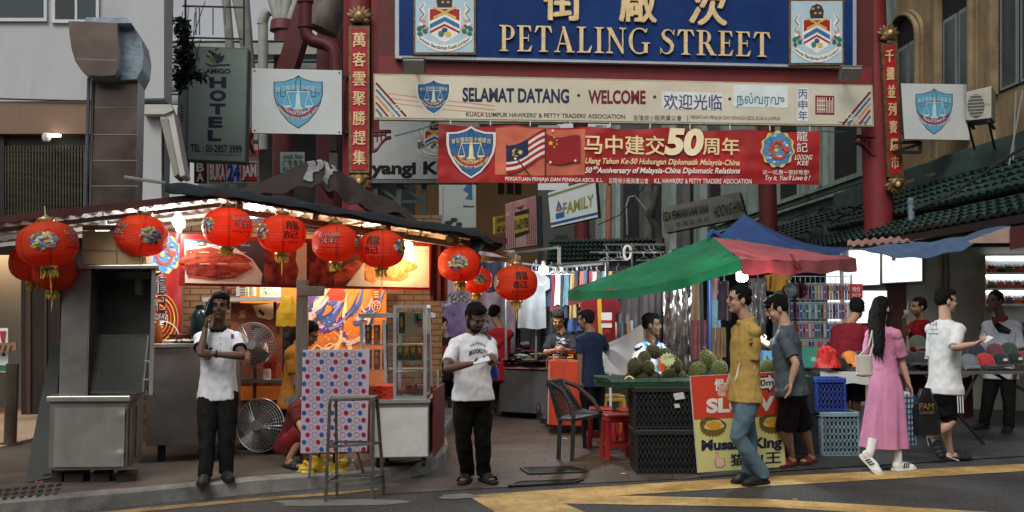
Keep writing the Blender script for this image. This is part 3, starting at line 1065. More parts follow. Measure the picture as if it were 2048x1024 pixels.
def serif(ch):
 T,t=.17,.055
 P=[]
 def rect(a,b,c,d):P.append([(a,b),(c,b),(c,d),(a,d)])
 def foot(xc,y,w_=.4,up=True):
  h=.045
  if up:P.append([(xc-w_/2,y),(xc+w_/2,y),(xc+w_/2,y+h*.6),(xc+T*.5,y+h*1.5),(xc-T*.5,y+h*1.5),(xc-w_/2,y+h*.6)])
  else:P.append([(xc-w_/2,y),(xc-w_/2,y-h*.6),(xc-T*.5,y-h*1.5),(xc+T*.5,y-h*1.5),(xc+w_/2,y-h*.6),(xc+w_/2,y)])
 def arc(cx,cy,rx,ry,a0,a1,tmax,tmin,n=14,sw=0.):
  o,i_=[],[]
  for k in range(n+1):
   a=R(a0+(a1-a0)*k/n)
   th=tmin+(tmax-tmin)*abs(math.cos(a))**1.5
   o.append((cx+rx*math.cos(a),cy+ry*math.sin(a)))
   i_.append((cx+(rx-th)*math.cos(a),cy+(ry-max(tmin,th*.45))*math.sin(a)))
  for k in range(n):P.append([o[k],o[k+1],i_[k+1],i_[k]])
 def bowl(y0,y1,xs,w_):
  arc(xs+.02,(y0+y1)/2,w_,(y1-y0)/2,-90,90,T*.95,t)
  rect(xs-.1,y1-t,xs+.02,y1)
  rect(xs-.1,y0,xs+.02,y0+t)
 if ch=='P':
  rect(.12,0,.12+T,1);foot(.205,0);P.append([(0,1),(0,.96),(.12,.92),(.12,1)]);bowl(.43,1,.33,.33);return .68,P
 if ch=='R':
  rect(.12,0,.12+T,1);foot(.205,0);P.append([(0,1),(0,.96),(.12,.92),(.12,1)]);bowl(.46,1,.33,.31)
  P.append([(.36,.48),(.55,.48),(.82,.06),(.86,0),(.64,0)]);rect(.64,0,.9,.05);return .88,P
 if ch=='E':
  rect(.12,0,.12+T,1);foot(.205,0,.4);foot(.205,1,.4,False)
  rect(.29,0,.62,t);rect(.29,1-t,.62,1);rect(.29,.49,.5,.49+t)
  P.append([(.62,0),(.68,.24),(.645,.24),(.5,t)]);P.append([(.62,1),(.64,.77),(.605,.77),(.5,1-t)]);P.append([(.5,.38),(.53,.38),(.53,.65),(.5,.65)]);return .7,P
 if ch=='T':
  rect(.3,0,.3+T,1);foot(.385,0,.42);rect(.06,1-t,.71,1)
  P.append([(.06,1),(0,.74),(.04,.74),(.18,1-t)]);P.append([(.71,1),(.77,.74),(.73,.74),(.59,1-t)]);return .77,P
 if ch=='A':
  P.append([(.09,0),(.15,0),(.42,.92),(.36,.86)]);P.append([(.34,1),(.46,1),(.82,0),(.6,0)]);rect(.2,.3,.62,.3+t)
  rect(0,0,.26,.045);rect(.53,0,.9,.045);return .9,P
 if ch=='L':
  rect(.12,0,.12+T,1);foot(.205,0,.4);foot(.205,1,.42,False);rect(.29,0,.6,t);P.append([(.6,0),(.68,.28),(.64,.28),(.48,t)]);return .69,P
 if ch=='I':
  rect(.12,0,.12+T,1);foot(.205,0,.42);foot(.205,1,.42,False);return .41,P
 if ch=='N':
  rect(.13,0,.13+t,1);foot(.155,0,.32);P.append([(.02,1),(.24,1),(.78,.1),(.78,-.02),(.72,-.02)]);rect(.72,0,.72+t,1);foot(.745,1,.32,False);return .91,P
 if ch=='G':
  arc(.48,.5,.48,.52,48,320,T,t);rect(.68,.04,.68+T,.44);rect(.58,.40,.95,.445);P.append([(.79,.83),(.84,1.0),(.80,1.0),(.70,.84)]);return .95,P
 if ch=='S':
  pts=[(.60,.80),(.52,.93),(.36,.985),(.20,.93),(.13,.79),(.19,.66),(.34,.56),(.48,.47),(.55,.34),(.53,.17),(.40,.05),(.26,.015),(.12,.08),(.05,.22)]
  th=[.03,.035,.05,.09,.15,.17,.18,.18,.17,.14,.09,.05,.035,.03]
  for i in range(len(pts)-1):
   (xa,ya),(xb,yb)=pts[i],pts[i+1]
   def nrm(j):
    a,b=pts[max(0,j-1)],pts[min(len(pts)-1,j+1)]
    l=math.hypot(b[0]-a[0],b[1]-a[1])
    return(-(b[1]-a[1])/l,(b[0]-a[0])/l)
   n0,n1=nrm(i),nrm(i+1)
   P.append([(xa+n0[0]*th[i]/2,ya+n0[1]*th[i]/2),(xb+n1[0]*th[i+1]/2,yb+n1[1]*th[i+1]/2),(xb-n1[0]*th[i+1]/2,yb-n1[1]*th[i+1]/2),(xa-n0[0]*th[i]/2,ya-n0[1]*th[i]/2)])
  P.append([(.60,.80),(.64,.72),(.64,1.0),(.60,.96)]);P.append([(.05,.22),(.02,.30),(.02,0),(.06,.05)])
  return .68,P
 return .4,P
m=MB()
def serif_word(word,x0,x1,yb0,yb1,h0,h1):
 ws=[serif(c)for c in word]
 tot=sum(w_ for w_,_ in ws)+.10*(len(ws)-1)
 x=0
 j=0
 for w_,P in ws:
  for poly in P:
   pts=[]
   for(a,b)in poly:
    t=(x+a)/tot
    pts.append((lerp(x0,x1,t),lerp(yb0,yb1,t)-b*lerp(h0,h1,t)))
   m.fprism(FB,pts,cream_g,.03,.075+.0006*(j%7),side=cream_s)
   j+=1
  x+=w_+.10
serif_word('PETALING',998,1298,104,110,52,51)
serif_word('STREET',1318,1538,110,116,50,49)
for gch,xa,xb,yt,h in(('街',1086,1162,-46,88),('廠',1238,1310,-42,88),('茨',1378,1450,-38,90)):
 m.ftext(FB,gch,xa,yt,xb,h,cream_g,.05,y1=yt+2,bold=.022,ext=.03)
m.build('gilt_lettering',nbo)
crest_bg=M('crest panel',(.42,.58,.66),.5,var=.08)
cream=C('e8e2d2')
def crest(x0,y0,x1,y1,parent,frame,base=True,dz=.03):
 cx,W,H=(x0+x1)/2,x1-x0,y1-y0
 q=lambda a,b:(cx+a*W,y0+b*H)
 if base:
  m=MB()
  m.frect(frame,x0-3,y0-3,x1+3,y1+3,gold_d,dz,dz+.04)
  m.frect(frame,x0+1,y0+1,x1-1,y1-1,crest_bg,dz+.04,dz+.05)
  o=m.build('crest_panel',parent)
  d=dz+.052
 else:
  o,d=parent,dz
 m=MB()
 rd,bl,wh,gd=C('a3202a'),C('2f6f9e'),C('e6e4dc'),C('d9b64e')
 sh=[(-.26,.30),(.26,.30),(.26,.58),(.2,.72),(0,.84),(-.2,.72),(-.26,.58)]
 m.fpoly(frame,[q(a*1.07,b)for a,b in sh],wh,d)
 m.fpoly(frame,[q(a,b)for a,b in[(-.25,.31),(.25,.31),(.25,.50),(0,.38),(-.25,.50)]],rd,d+.002)
 m.fpoly(frame,[q(a,b)for a,b in[(-.25,.50),(0,.38),(.25,.50),(.25,.55),(0,.43),(-.25,.55)]],wh,d+.003)
 m.fpoly(frame,[q(a,b)for a,b in[(-.25,.55),(0,.43),(.25,.55),(.25,.62),(0,.50),(-.25,.62)]],bl,d+.004)
 m.fpoly(frame,[q(a,b)for a,b in[(-.25,.66),(0,.54),(.25,.66),(.245,.69),(0,.575),(-.245,.69)]],rd,d+.005)
 m.fdisc(frame,*q(-.06,.70),.055*W,.05*H,C('2e7d7a'),d+.006,6)
 m.fdisc(frame,*q(.06,.71),.055*W,.045*H,gd,d+.006,6)
 m.fdisc(frame,*q(0,.64),.05*W,.04*H,C('38507c'),d+.006,8)
 m.fline(frame,[q(-.19,.28),q(.19,.45)],.035*W,gd,d+.007)
 m.fline(frame,[q(.19,.28),q(-.19,.45)],.035*W,gd,d+.008)
 tg=C('3a2c24')
 m.fpoly(frame,[q(a,b)for a,b in[(-.12,.28),(-.14,.18),(-.10,.09),(0,.05),(.09,.08),(.13,.16),(.12,.28)]],tg,d+.003)
 for a,b in((-.07,.13),(.03,.11),(-.03,.2),(.06,.2)):m.fdisc(frame,*q(a,b),.028*W,.02*H,C('b99a7c'),d+.005,7)
 gn,pk=C('2f6e50'),C('d98b93')
 for s_ in(-1,1):
  S=[(.33,.22),(.40,.30),(.33,.38),(.40,.46),(.34,.55)]
  m.fline(frame,[q(s_*a,b)for a,b in S],.055*W,wh,d+.001)
  m.fline(frame,[q(s_*(a+.02),b+.01)for a,b in S],.016*W,C('61706c'),d+.003)
  for a,b,c_ in((.36,.58,gn),(.43,.62,gn),(.33,.66,gn),(.42,.70,gn),(.37,.50,pk),(.32,.60,pk),(.40,.55,wh)):
   m.fdisc(frame,*q(s_*a,b),.045*W,.03*H,c_,d+.004+.0006*int(a*50),7)
 n=14
 up_,lo_=[],[]
 for i in range(n+1):
  a=lerp(-.46,.46,i/n)
  b=.93-.9*a*a
  up_.append(q(a,b-.055))
  lo_.append(q(a,b+.055))
 m.fpoly(frame,up_+lo_[::-1],wh,d+.006)
 vs,fs,ga,gb_,gc,ge=glyphs('Dewan Bandaraya Kuala Lumpur',.012)
 out=[]
 for x,y,z in vs:
  a=lerp(-.43,.43,(x-ga)/(gb_-ga))
  b=.93-.9*a*a+.035-.07*(y-gc)/(ge-gc)
  out.append(frame.px(*q(a,b),d+.009))
 m.add(out,fs,C('1d1d20'))
 m.build('coat_of_arms',o)
 return o
crest(830,-18,948,108,nbo,FB)
crest(1578,4,1682,129,nbo,FB)
def emblem(m,fr,cx,cy,W,H,d,blue,outline,cream_,red_e,rim=None,dark=None):
 q=lambda a,b:(cx+a*W,cy+b*H)
 dark=dark or C('26303a')
 sh=[(0,-.5),(-.10,-.44),(-.30,-.385),(-.5,-.38),(-.5,-.15),(-.46,.02),(-.36,.2),(-.2,.38),(0,.5),(.2,.38),(.36,.2),(.46,.02),(.5,-.15),(.5,-.38),(.30,-.385),(.10,-.44)]
 if rim:m.fpoly(fr,[q(a*1.12,b*1.09)for a,b in sh],rim,d)
 m.fpoly(fr,[q(a,b)for a,b in sh],dark,d+.002)
 m.fpoly(fr,[q(a*.96,b*.965)for a,b in sh],blue,d+.004)
 up_,lo_=[],[]
 for i in range(17):
  a=lerp(-1,1,i/16)
  ang=a*1.12
  up_.append(q(.475*math.sin(ang)*1.0,-.09+.235*math.cos(ang)*1.0))
  lo_.append(q(.47*math.sin(ang)*(.98-.10*abs(a)),-.02+.335*math.cos(ang)))
 up_[0],up_[-1]=q(-.46,-.04),q(.46,-.04)
 m.fpoly(fr,up_+lo_[::-1],red_e,d+.006)
 t=outline
 m.fline(fr,[q(-.42,-.12),q(-.42,-.24),q(-.36,-.26),q(-.36,-.10),q(-.26,-.10),q(-.26,-.22),q(-.05,-.22),q(-.05,-.40),q(0,-.48),q(.05,-.40),q(.05,-.22),q(.26,-.22),q(.26,-.10),q(.36,-.10),q(.36,-.26),q(.42,-.24),q(.42,-.12)],.012*W,t,d+.006)
 c=cream_
 m.fprism(fr,[q(-.035,-.16),q(.035,-.16),q(.055,.10),q(-.055,.10)],c,d+.009,d+.012)
 m.fpoly(fr,[q(-.11,.145),q(-.06,.09),q(.06,.09),q(.11,.145)],c,d+.010)
 m.fdisc(fr,*q(0,-.19),.03*W,.03*H,c,d+.010,10)
 m.fline(fr,[q(-.235,-.185),q(.235,-.185)],.022*W,c,d+.011)
 for s_ in(-1,1):
  m.fline(fr,[q(s_*.22,-.18),q(s_*.30,.075)],.012*W,c,d+.012)
  m.fline(fr,[q(s_*.22,-.18),q(s_*.14,.075)],.012*W,c,d+.013)
  m.fpoly(fr,[q(s_*.31,.07),q(s_*.13,.07),q(s_*.16,.11),q(s_*.28,.11)],c,d+.011)
 chars='會公業商販小坡隆吉'
 for i,ch in enumerate(chars):
  a=lerp(-.40,.40,i/8)
  m.ftext(fr,ch,*q(a-.045,-.315+.22*a*a),q(a+.045,0)[0],.10*H,c,d+.012,bold=.01)
 m.ftext(fr,'1953',*q(-.09,.155),q(.09,0)[0],.05*H,c,d+.010,bold=.02)
 m.arctext(fr,'KUALA LUMPUR',*q(0,-.085),.31*H,-48,48,.055*H,c,d+.012,bold=.02,ky=1.,)
 m.arctext(fr,"HAWKERS' PETTY TRADES' ASSN.",*q(0,-.085),.40*H,-64,64,.055*H,c,d+.012,bold=.02)
def brackets(m,fr,pts):
 for(xa,ya,xb,yb)in pts:
  m.bar(fr.px(xa,ya,-.1),fr.px(xb,yb,-.1),.05,.05,black_m)
FSL=Fr(505,138,16.75,684,142,16.9,level=False)
m=MB()
m.fprism(FSL,[(505,138),(684,142),(684,270),(505,267)],white_p,0,.05,side=C('3b3d40'))
sg=m.build('association_sign',label='white square sign with a pale blue trades shield hung on the left gate column',cat='sign')
m=MB()
emblem(m,FSL,597,205,98,106,.052,C('5a9fbd',var=.1),C('2c4a5c'),C('b9d4da'),C('8a2f42'))
m.build('shield_emblem',sg)
m=MB()
brackets(m,FSL,[(684,150,700,150),(684,262,700,262)])
for x,y in((510,143),(679,147),(679,265),(510,262)):m.ball(FSL.px(x,y,.05),.015,black_m,8,6)
m.build('fixing',sg)
FSR=Fr(1799,168,17.6,1934,170,17.75)
m=MB()
m.fprism(FSR,[(1799,168),(1931,170),(1936,281),(1806,279)],white_p,0,.05,side=C('3b3d40'))
sg=m.build('association_sign',label='white square sign with a pale blue trades shield hung on the right gate column',cat='sign')
m=MB()
emblem(m,FSR,1865,224,74,92,.052,C('5a9fbd',var=.1),C('2c4a5c'),C('b9d4da'),C('8a2f42'))
m.build('shield_emblem',sg)
m=MB()
brackets(m,FSR,[(1792,284,1846,282),(1792,303,1846,286),(1846,281,1846,304),(1792,303,1846,303)])
m.build('fixing',sg)
FW=Fr(747,147,FG.px(747,147,.34).y,1745,170,FG.px(1745,170,.34).y)
wb=thing('welcome_board','long cream welcome board in four languages below the blue name board','sign',FW.px(1245,245))
cream_b=M('cream board',(.60,.55,.43),.5,scale=.9,var=.14,dirt=(.60,.62,.60),dirtk=.7)
m=MB()
m.fprism(FW,[(747,147),(1745,170),(1748,253),(748,239)],M('board frame',(.42,.38,.26),.5,var=.2),-.12,.0)
m.fprism(FW,[(750,151),(1742,173),(1744,250),(751,235)],cream_b,.0,.008)
m.build('panel',wb)
m=MB()
n2,dr,gy=C('162a48'),C('6a1622'),C('3c3c44')
yl=lambda x:147+(x-747)*.023
m.ftext(FW,'SELAMAT DATANG',925,175,1138,29,n2,.012,y1=178,bold=.035)
m.ftext(FW,'WELCOME',1176,180,1291,28,dr,.012,y1=181,bold=.035)
for x,y in((1157,191),(1309,194),(1459,198)):m.fpoly(FW,[(x-4,y),(x,y-4),(x+4,y),(x,y+4)],gy,.012)
m.fpoly(FW,[(1323,183),(1446,186),(1446,221),(1323,218)],C('d6dcdc'),.012)
m.ftext(FW,'欢迎光临',1327,188,1443,30,C('4c4a6a'),.016,y1=190,bold=.01)
m.fpoly(FW,[(1467,170),(1576,172),(1575,216),(1466,214)],C('d6e0e0'),.012)
m.ftext(FW,'நல்வரவு',1473,185,1568,30,C('2f7f8e'),.016,y1=188,bold=.008)
m.fpoly(FW,[(1594,176),(1616,176),(1616,243),(1594,242)],C('d6dcdc'),.012)
m.vtext(FW,'丙申年',1596,178,1614,242,C('33406a'),d=.016)
m.fpoly(FW,[(1630,191),(1668,192),(1668,230),(1630,229)],C('7a1c26'),.012)
for i in range(5):
 m.fline(FW,[(1634+i*3.4,195),(1634+i*3.4,226)],1.2,cream,.014)
 m.fline(FW,[(1652+i*3.2,195+(i%2)*6),(1652+i*3.2,226)],1.2,cream,.014)
for yy in(202,211,219):m.fline(FW,[(1633,yy),(1650,yy)],1.4,cream,.017)
m.ftext(FW,"KUALA LUMPUR HAWKERS' & PETTY TRADERS' ASSOCIATION",932,224,1250,9,gy,.012,y1=229,bold=.015)
m.ftext(FW,'吉隆坡小販商業公會',1266,230,1363,11,gy,.012,y1=231)
m.fline(FW,[(1375,231),(1375,243)],1.2,dr,.012)
m.ftext(FW,'PERSATUAN PENJAJA DAN PENIAGA KECIL KUALA LUMPUR',1381,231,1560,9,gy,.012,y1=234)
m.ftext(FW,'DBKL.JPPP/IK/08/2016',1676,243,1735,4.5,gy,.012)
cols=[C('6a1622'),C('2f6f9e'),C('c98a5a'),C('7c3a44'),C('3c6c8c')]
for i,c_ in enumerate(cols):
 m.fline(FW,[(752,166+i*13),(752+(5-i)*12,233)],4,c_,.012)
 m.fline(FW,[(1740,184+i*12),(1740-(5-i)*11,249)],4,c_,.012)
for i in range(3):m.fline(FW,[(776,187+i*9),(880,200+i*9),(990,212+i*8)],1.6,C('c98a6a'),.010)
def spiral(fr,cx,cy,r_,mat,d,w_=2):
 m.fline(fr,[(cx+r_*(1-k/16)*math.cos(k*.62),cy+r_*(1-k/16)*math.sin(k*.62))for k in range(15)],w_,mat,d)
for x,y,r_ in((795,214,9),(783,224,6),(1700,232,9),(1712,240,6)):spiral(FW,x,y,r_,C('d8d6c8'),.012)
m.build('lettering',wb)
m=MB()
emblem(m,FW,867,194,62,66,.012,C('2c6794'),C('14304c'),C('d2dad2'),C('5c1a2c'),rim=C('d6dada'))
m.build('shield_emblem',wb)
FN=Fr(876,245,FG.px(876,245,.40).y,1639,260,FG.px(1639,260,.40).y)
vinyl=M('banner red vinyl',(.33,.015,.014),.33,scale=1.3,var=.5,spec=.5,bump=.5,bscale=5)
vinyl_l=M('banner salmon vinyl',(.52,.13,.07),.4,scale=1.3,var=.4)
bn=thing('anniversary_banner','red anniversary banner with two flags and gold lettering tied under the welcome board','banner',FN.px(1250,370))
def bpt(u,v):
 x=lerp(876,1639,u)
 yt,yb=lerp(247,261,u)+5*math.sin(PI*((u*5)%1)),lerp(366,370,u)-1.5*math.sin(PI*((u*4)%1))
 p=FN.px(x+(v-.5)*-2,lerp(yt,yb,v),0)
 return p+FN.n*(.012*math.sin(u*46+v*3)*(1-v*.6)+.016*noise.noise(V(u*26,v*6,0)))
m=MB()
m.grid(bpt,110,14,vinyl)
m.grid(lambda u,v:bpt(lerp(.15,.385,u),lerp(.03,.86,v))+FN.n*.004,40,10,vinyl_l)
cloth=m.build('cloth',bn)
m=MB()
gw,bw_=C('e9d3a0'),C('e9e6de')
FNd=.03
m.ftext(FN,'马中建交',1168,270,1328,38,gw,FNd+.004,y1=273,bold=.02)
m.ftext(FN,'50',1327,256,1402,55,C('f0e0b8'),FNd+.006,y1=258,bold=.05,it=.15)
m.ftext(FN,'周年',1405,276,1477,34,gw,FNd+.004,y1=277,bold=.02)
m.ftext(FN,'Ulang Tahun Ke-50 Hubungan Diplomatik Malaysia-China',1168,316,1477,15,gw,FNd,y1=320,bold=.02,it=.25)
m.ftext(FN,'50   Anniversary of Malaysia-China Diplomatic Relations',1168,335,1477,15,bw_,FNd,y1=336,bold=.02,it=.25)
m.ftext(FN,'th',1185,332,1195,7,bw_,FNd,bold=.02,it=.25)
m.ftext(FN,'PERSATUAN PENJAJA DAN PENIAGA KECIL K.L.',1010,354,1206,10,bw_,FNd,y1=357,bold=.01)
m.ftext(FN,'吉隆坡小販商業公會',1217,356,1296,11,bw_,FNd,y1=357)
m.ftext(FN,"K.L. HAWKERS' & PETTY TRADERS' ASSOCIATION",1308,357,1502,10,bw_,FNd,y1=358,bold=.01)
m.vtext(FN,'龍記',1592,262,1614,306,bw_,d=FNd)
m.ftext(FN,'LOOONG',1588,310,1622,10,bw_,FNd,bold=.01,it=.2)
m.ftext(FN,'KEE',1593,322,1615,9,bw_,FNd,bold=.01,it=.2)
m.ftext(FN,'试一试,惠一夜好难意!',1524,340,1617,10,bw_,FNd)
m.ftext(FN,"Try It, You'll Love It !",1526,351,1616,13,bw_,FNd,bold=.01,it=.3)
m.build('lettering',bn)
m=MB()
emblem(m,FN,942,305,88,96,FNd,C('2a5f94'),C('12233c'),C('e6d49a'),C('8c2434'),rim=C('d8d6d0'))
m.build('shield_emblem',bn)
m=MB()
rdf,whf,blf,ylf=C('9a1420'),C('dcd4cc'),C('16224e'),C('dfc24a')
def flagpt(x0,y0,x1,y1,sl,h):
 return lambda a,b:(lerp(x0,x1,a),lerp(y0,y1,a)+b*h+5*math.sin(a*5)+sl*b)
f1=flagpt(1012,292,1092,262,0,56)
for k in range(9):
 m.fpoly(FN,[f1(t/8,k/9)for t in range(9)]+[f1(t/8,(k+1)/9)for t in range(8,-1,-1)],(rdf,whf)[k%2],FNd)
m.fpoly(FN,[f1(t/8*.55,0)for t in range(9)]+[f1(t/8*.55,.58)for t in range(8,-1,-1)],blf,FNd+.004)
cx,cy=f1(.24,.3)
m.fdisc(FN,cx,cy,8,8,ylf,FNd+.007,16)
m.fdisc(FN,cx+3.5,cy-1,7,7,blf,FNd+.009,16)
m.fpoly(FN,[(cx+9+(6 if k%2 else 2.6)*math.cos(k*PI/9),cy-1+(6 if k%2 else 2.6)*math.sin(k*PI/9))for k in range(18)],ylf,FNd+.011)
f2=flagpt(1091,268,1160,276,0,54)
m.fpoly(FN,[f2(t/8,0)for t in range(9)]+[f2(t/8,1)for t in range(8,-1,-1)],C('8c1218'),FNd+.004)
def star(x,y,r_):m.fpoly(FN,[(x+(r_ if k%2 else r_*.4)*math.sin(k*PI/5),y+(r_ if k%2 else r_*.4)*math.cos(k*PI/5))for k in range(10)],ylf,FNd+.008)
star(1101,287,6)
for x,y in((1108,276),(1113,281),(1113,289),(1108,295)):star(x,y,2.4)
m.fline(FN,[(1090,258),(1090,354)],2.4,C('3a2420'),FNd+.009)
m.fline(FN,[(1012,290),(1060,352)],2.4,C('3a2420'),FNd+.007)
for x,y in((1105,262),(1030,318),(1150,322),(1100,325)):m.fdisc(FN,x,y,2.5,2.5,C('f5d9b8'),FNd+.01,8)
m.build('flags',bn)
def dragon_badge(m,fr,cx,cy,W,H,d,seed=1):
 r=random.Random(seed)
 def lob(rx,ry,n,k,mat,dd):
  m.fpoly(fr,[(cx+rx*(1+k*math.sin(n*a))*math.cos(a),cy+ry*(1+k*math.sin(n*a))*math.sin(a))for a in[2*PI*i/48 for i in range(48)]],mat,dd)
 lob(W/2,H/2,11,.06,C('d9c45a'),d)
 lob(W*.45,H*.46,9,.06,C('4f86b4'),d+.0015)
 cs=[C('9cc3cf'),C('2f5f9c'),C('dfe3dc'),C('c8502c'),C('3f8a5a'),C('d9a83c'),C('4f86b4'),C('9cc3cf')]
 for k in range(46):
  a,q_=r.uniform(0,2*PI),math.sqrt(r.random())*.42
  m.fdisc(fr,cx+W*q_*math.cos(a),cy+H*q_*math.sin(a),W*r.uniform(.03,.06),H*r.uniform(.02,.045),cs[k%8],d+.002+.00025*k,7)
 body=[(cx+W*.26*math.cos(k*.42)*(1-k*.03),cy+H*.3*math.sin(k*.42)*(1-k*.03))for k in range(16)]
 m.fline(fr,body,W*.075,C('c4442a'),d+.0145)
 m.fline(fr,body[6:],W*.05,C('3f8a5a'),d+.0165)
 m.fdisc(fr,*body[0],W*.1,H*.08,C('c8502c'),d+.024,8)
 m.fdisc(fr,cx-W*.05,cy+H*.03,W*.07,H*.055,C('e0b23c'),d+.024,8)
m=MB()
dragon_badge(m,FN,1554,299,66,72,FNd,3)
m.build('dragon_badge',bn)
m=MB()
for x,y,x2,y2 in((876,247,790,266),(876,364,872,374),(1639,262,1720,258),(1640,369,1650,372)):
 m.tube([FN.px(x,y,0),FN.px((x+x2)/2,(y+y2)/2+3,-.05),FN.px(x2,y2,-.3)],.012,C('2f6a66'),5)
for x in range(900,1640,80):m.tube([FN.px(x,249+(x-876)*.019,.0),FN.px(x+2,238+(x-876)*.019,-.06)],.008,C('cfcfc8'),5)
m.build('tie_rope',bn)
def flood(x,y,s_,label):
 F_=Fr(x-20,y,FG.px(x,y,.75).y,x+20,y,FG.px(x,y,.75).y)
 c=F_.px(x,y)
 t=thing('floodlight',label,'light',c)
 m=MB()
 n=(F_.n*.75+V(0,0,-.66)).normalized()
 u=F_.u
 v=n.cross(u)
 m.obox(c-u*.17-v*.12,u*.34,v*.24,n*.05,C('8f8d82',rough=.4))
 m.obox(c-u*.19-v*.14-n*.03,u*.38,v*.28,n*.035,C('6b6a62'))
 for k in range(8):m.obox(c-u*.16+u*.04*k-v*.11-n*.055,u*.012,v*.22,n*.03,C('6b6a62'))
 m.build('lamp_head',t)
 m=MB()
 m.bar(c-n*.02,c-F_.n*.62+V(0,0,.02),.03,.03,black_m)
 m.build('arm',t)
flood(828,131,1,'flat silver floodlight on an arm at the left foot of the blue name board')
flood(1700,147,-1,'flat silver floodlight on an arm at the right foot of the blue name board')
#  behind the gate: covered street, signs, far fronts
glass_teal=M('canopy glass teal',(.10,.22,.22),.3,scale=.8,var=.35,trans=.45)
steel_w=M('painted steel white',(.30,.31,.29),.5,scale=4,var=.2,dirt=(.2,.18,.15),dirtk=.6)
can=thing('street_canopy','glazed canopy on white steel beams covering the lane behind the gate','canopy',V(-3,30,0))
for k in range(8):
 y=25+k*2.6
 m=MB()
 m.obox(V(-12,y,8.1+.12*k),V(14,0,0),V(0,.12,0),V(0,0,.3),steel_w)
 m.build('beam',can)
for k in range(8):
 m=MB()
 for x in range(5):
  m.obox(V(-12+x*2.8,25.2+k*2.6,8.5+.12*k),V(2.7,0,0),V(0,2.1,.05),V(0,0,.02),glass_teal)
 m.build('glass_panel',can)
def rcol(x0,x1,Y,label,ztop=9.5):
 c=at((x0+x1)/2,500,Y)
 m=MB()
 r_=(x1-x0)/2*Y/FPX
 m.tube([V(c.x,c.y,0),V(c.x,c.y,ztop)],r_,red_d,20)
 return m.build('support_column',label=label,cat='column',group='dark red columns of the covered street')
c1=rcol(543,586,26,'dark red round column rising behind the left trades sign, nearer the hotel sign',at(0,55,26).z)
c2=rcol(630,690,24,'thick dark red round column just left of the gilded gate column',9.5)
rcol(1149,1179,27,'dark red square-looking column standing in front of the family sign',7.6)
rcol(1520,1556,24,'dark red column showing beneath the right end of the banner',7.2)
rcol(964,986,33,'slim dark red column between the pink billboard and the grey hoarding',7.6)
m=MB()
m.tube([at(1218,372,26),at(1216,520,26)],.08,M('terracotta paint',(.30,.12,.085),.7,var=.25),10)
m.build('support_column',label='slim terracotta post to the right of the family sign',cat='column')
br=thing('branching_strut','white steel struts branching from the top of the far red column','strut',at(565,60,26))
for xa,ya,xb,yb,r_ in((560,50,535,-40,.14),(563,50,556,-40,.12),(567,50,580,-40,.13),(575,52,610,-40,.12)):
 m=MB()
 m.tube([at(xa,ya,26),at(xb,yb,26)],r_,steel_w,10)
 m.build('arm',br)
m=MB()
m.tube([at(565,42,26),at(565,62,26)],[.3,.34],red_d,14)
m.build('collar',br)
for xa,ya,xb,yb,r_,lab in((450,-30,462,120,.1,'white steel pole rising behind the top of the hotel sign'),(468,-30,500,150,.1,'white steel pole leaning behind the right edge of the hotel sign'),(486,-10,501,178,.14,'thick white steel pole beside the hotel sign')):
 m=MB()
 m.tube([at(xa,ya,22),at(xb,yb,22),at(xb+6,yb+180,22),at(xb+14,760,22)],r_,steel_w,10)
 m.build('steel_pole',label=lab,cat='pole')
m=MB()
m.tube([at(524,50,25),at(530,28,25),at(538,22,25)],.14,steel_w,10)
m.tube([at(526,48,25),at(526,300,25)],.13,steel_w,10)
m.build('downpipe',label='white downpipe with a bend beside the far red column',cat='pipe')
m=MB()
m.bar(at(572,152,22.5),at(625,-20,22.5),.5,.4,red_d)
m.bar(at(563,150,22.3),at(612,-20,22.3),.06,.2,steel_w)
m.build('diagonal_beam',label='dark red diagonal roof beam slanting up behind the trades sign',cat='beam')
m=MB()
m.tube([at(612,-30,21),at(610,55,21),at(614,72,21),at(626,82,21),at(650,88,21),at(664,96,21),at(670,112,21),at(672,150,21)],.14,red_d,14)
for y in(0,50):m.tube([at(611,y,21),at(611,y+6,21)],.17,red_d,14)
m.build('drain_pipe',label='dark red drain pipe with a double bend left of the gilded column',cat='pipe')
m=MB()
m.tube([at(640,60,22),at(690,-60,22)],.42,M('dull duct',(.17,.14,.12),.45,.6,var=.3),16)
m.build('round_duct',label='dull round metal duct slanting behind the gilded column',cat='duct')
tr=thing('trellis_frame','thin steel trellis frame above the hotel sign','frame',at(430,80,17.5))
m=MB()
for x in(371,488):m.bar(at(x,-20,17.5),at(x,92,17.5),.03,.03,black_m)
for y in(12,75):m.bar(at(365,y,17.5),at(490,y+3,17.5),.02,.03,black_m)
m.build('rails',tr)
m=MB()
for x in(392,399,426,450):m.tube([at(x,12,17.4),at(x,70 if x<430 else 50,17.4)],.012,C('6b6f70'),6)
m.build('hangers',tr)
leaf_m=M('leaf green',(.022,.04,.016),.6,scale=8,var=.5,trans=.25)
leaf_d=M('leaf dark',(.012,.02,.012),.6,scale=8,var=.5)
def leafcloud(mb,c,rad,n,size,seed,mats=(leaf_m,leaf_d),drop=0.):
 r=random.Random(seed)
 for i in range(n):
  d=V(r.gauss(0,1),r.gauss(0,1),r.gauss(0,1)).normalized()*(r.random()**.5)
  p=V(c.x+d.x*rad[0],c.y+d.y*rad[1],c.z+d.z*rad[2]-drop*r.random())
  if noise.noise(p*2.2)<-.25:continue
  a=V(r.gauss(0,1),r.gauss(0,1),r.gauss(0,.6)-.3).normalized()*size*r.uniform(.7,1.5)
  b=a.cross(V(r.gauss(0,1),r.gauss(0,1),r.gauss(0,1))).normalized()*size*.35
  mb.add([p,p+a*.5+b,p+a,p+a*.5-b],[(0,1,2,3)],mats[i%len(mats)])
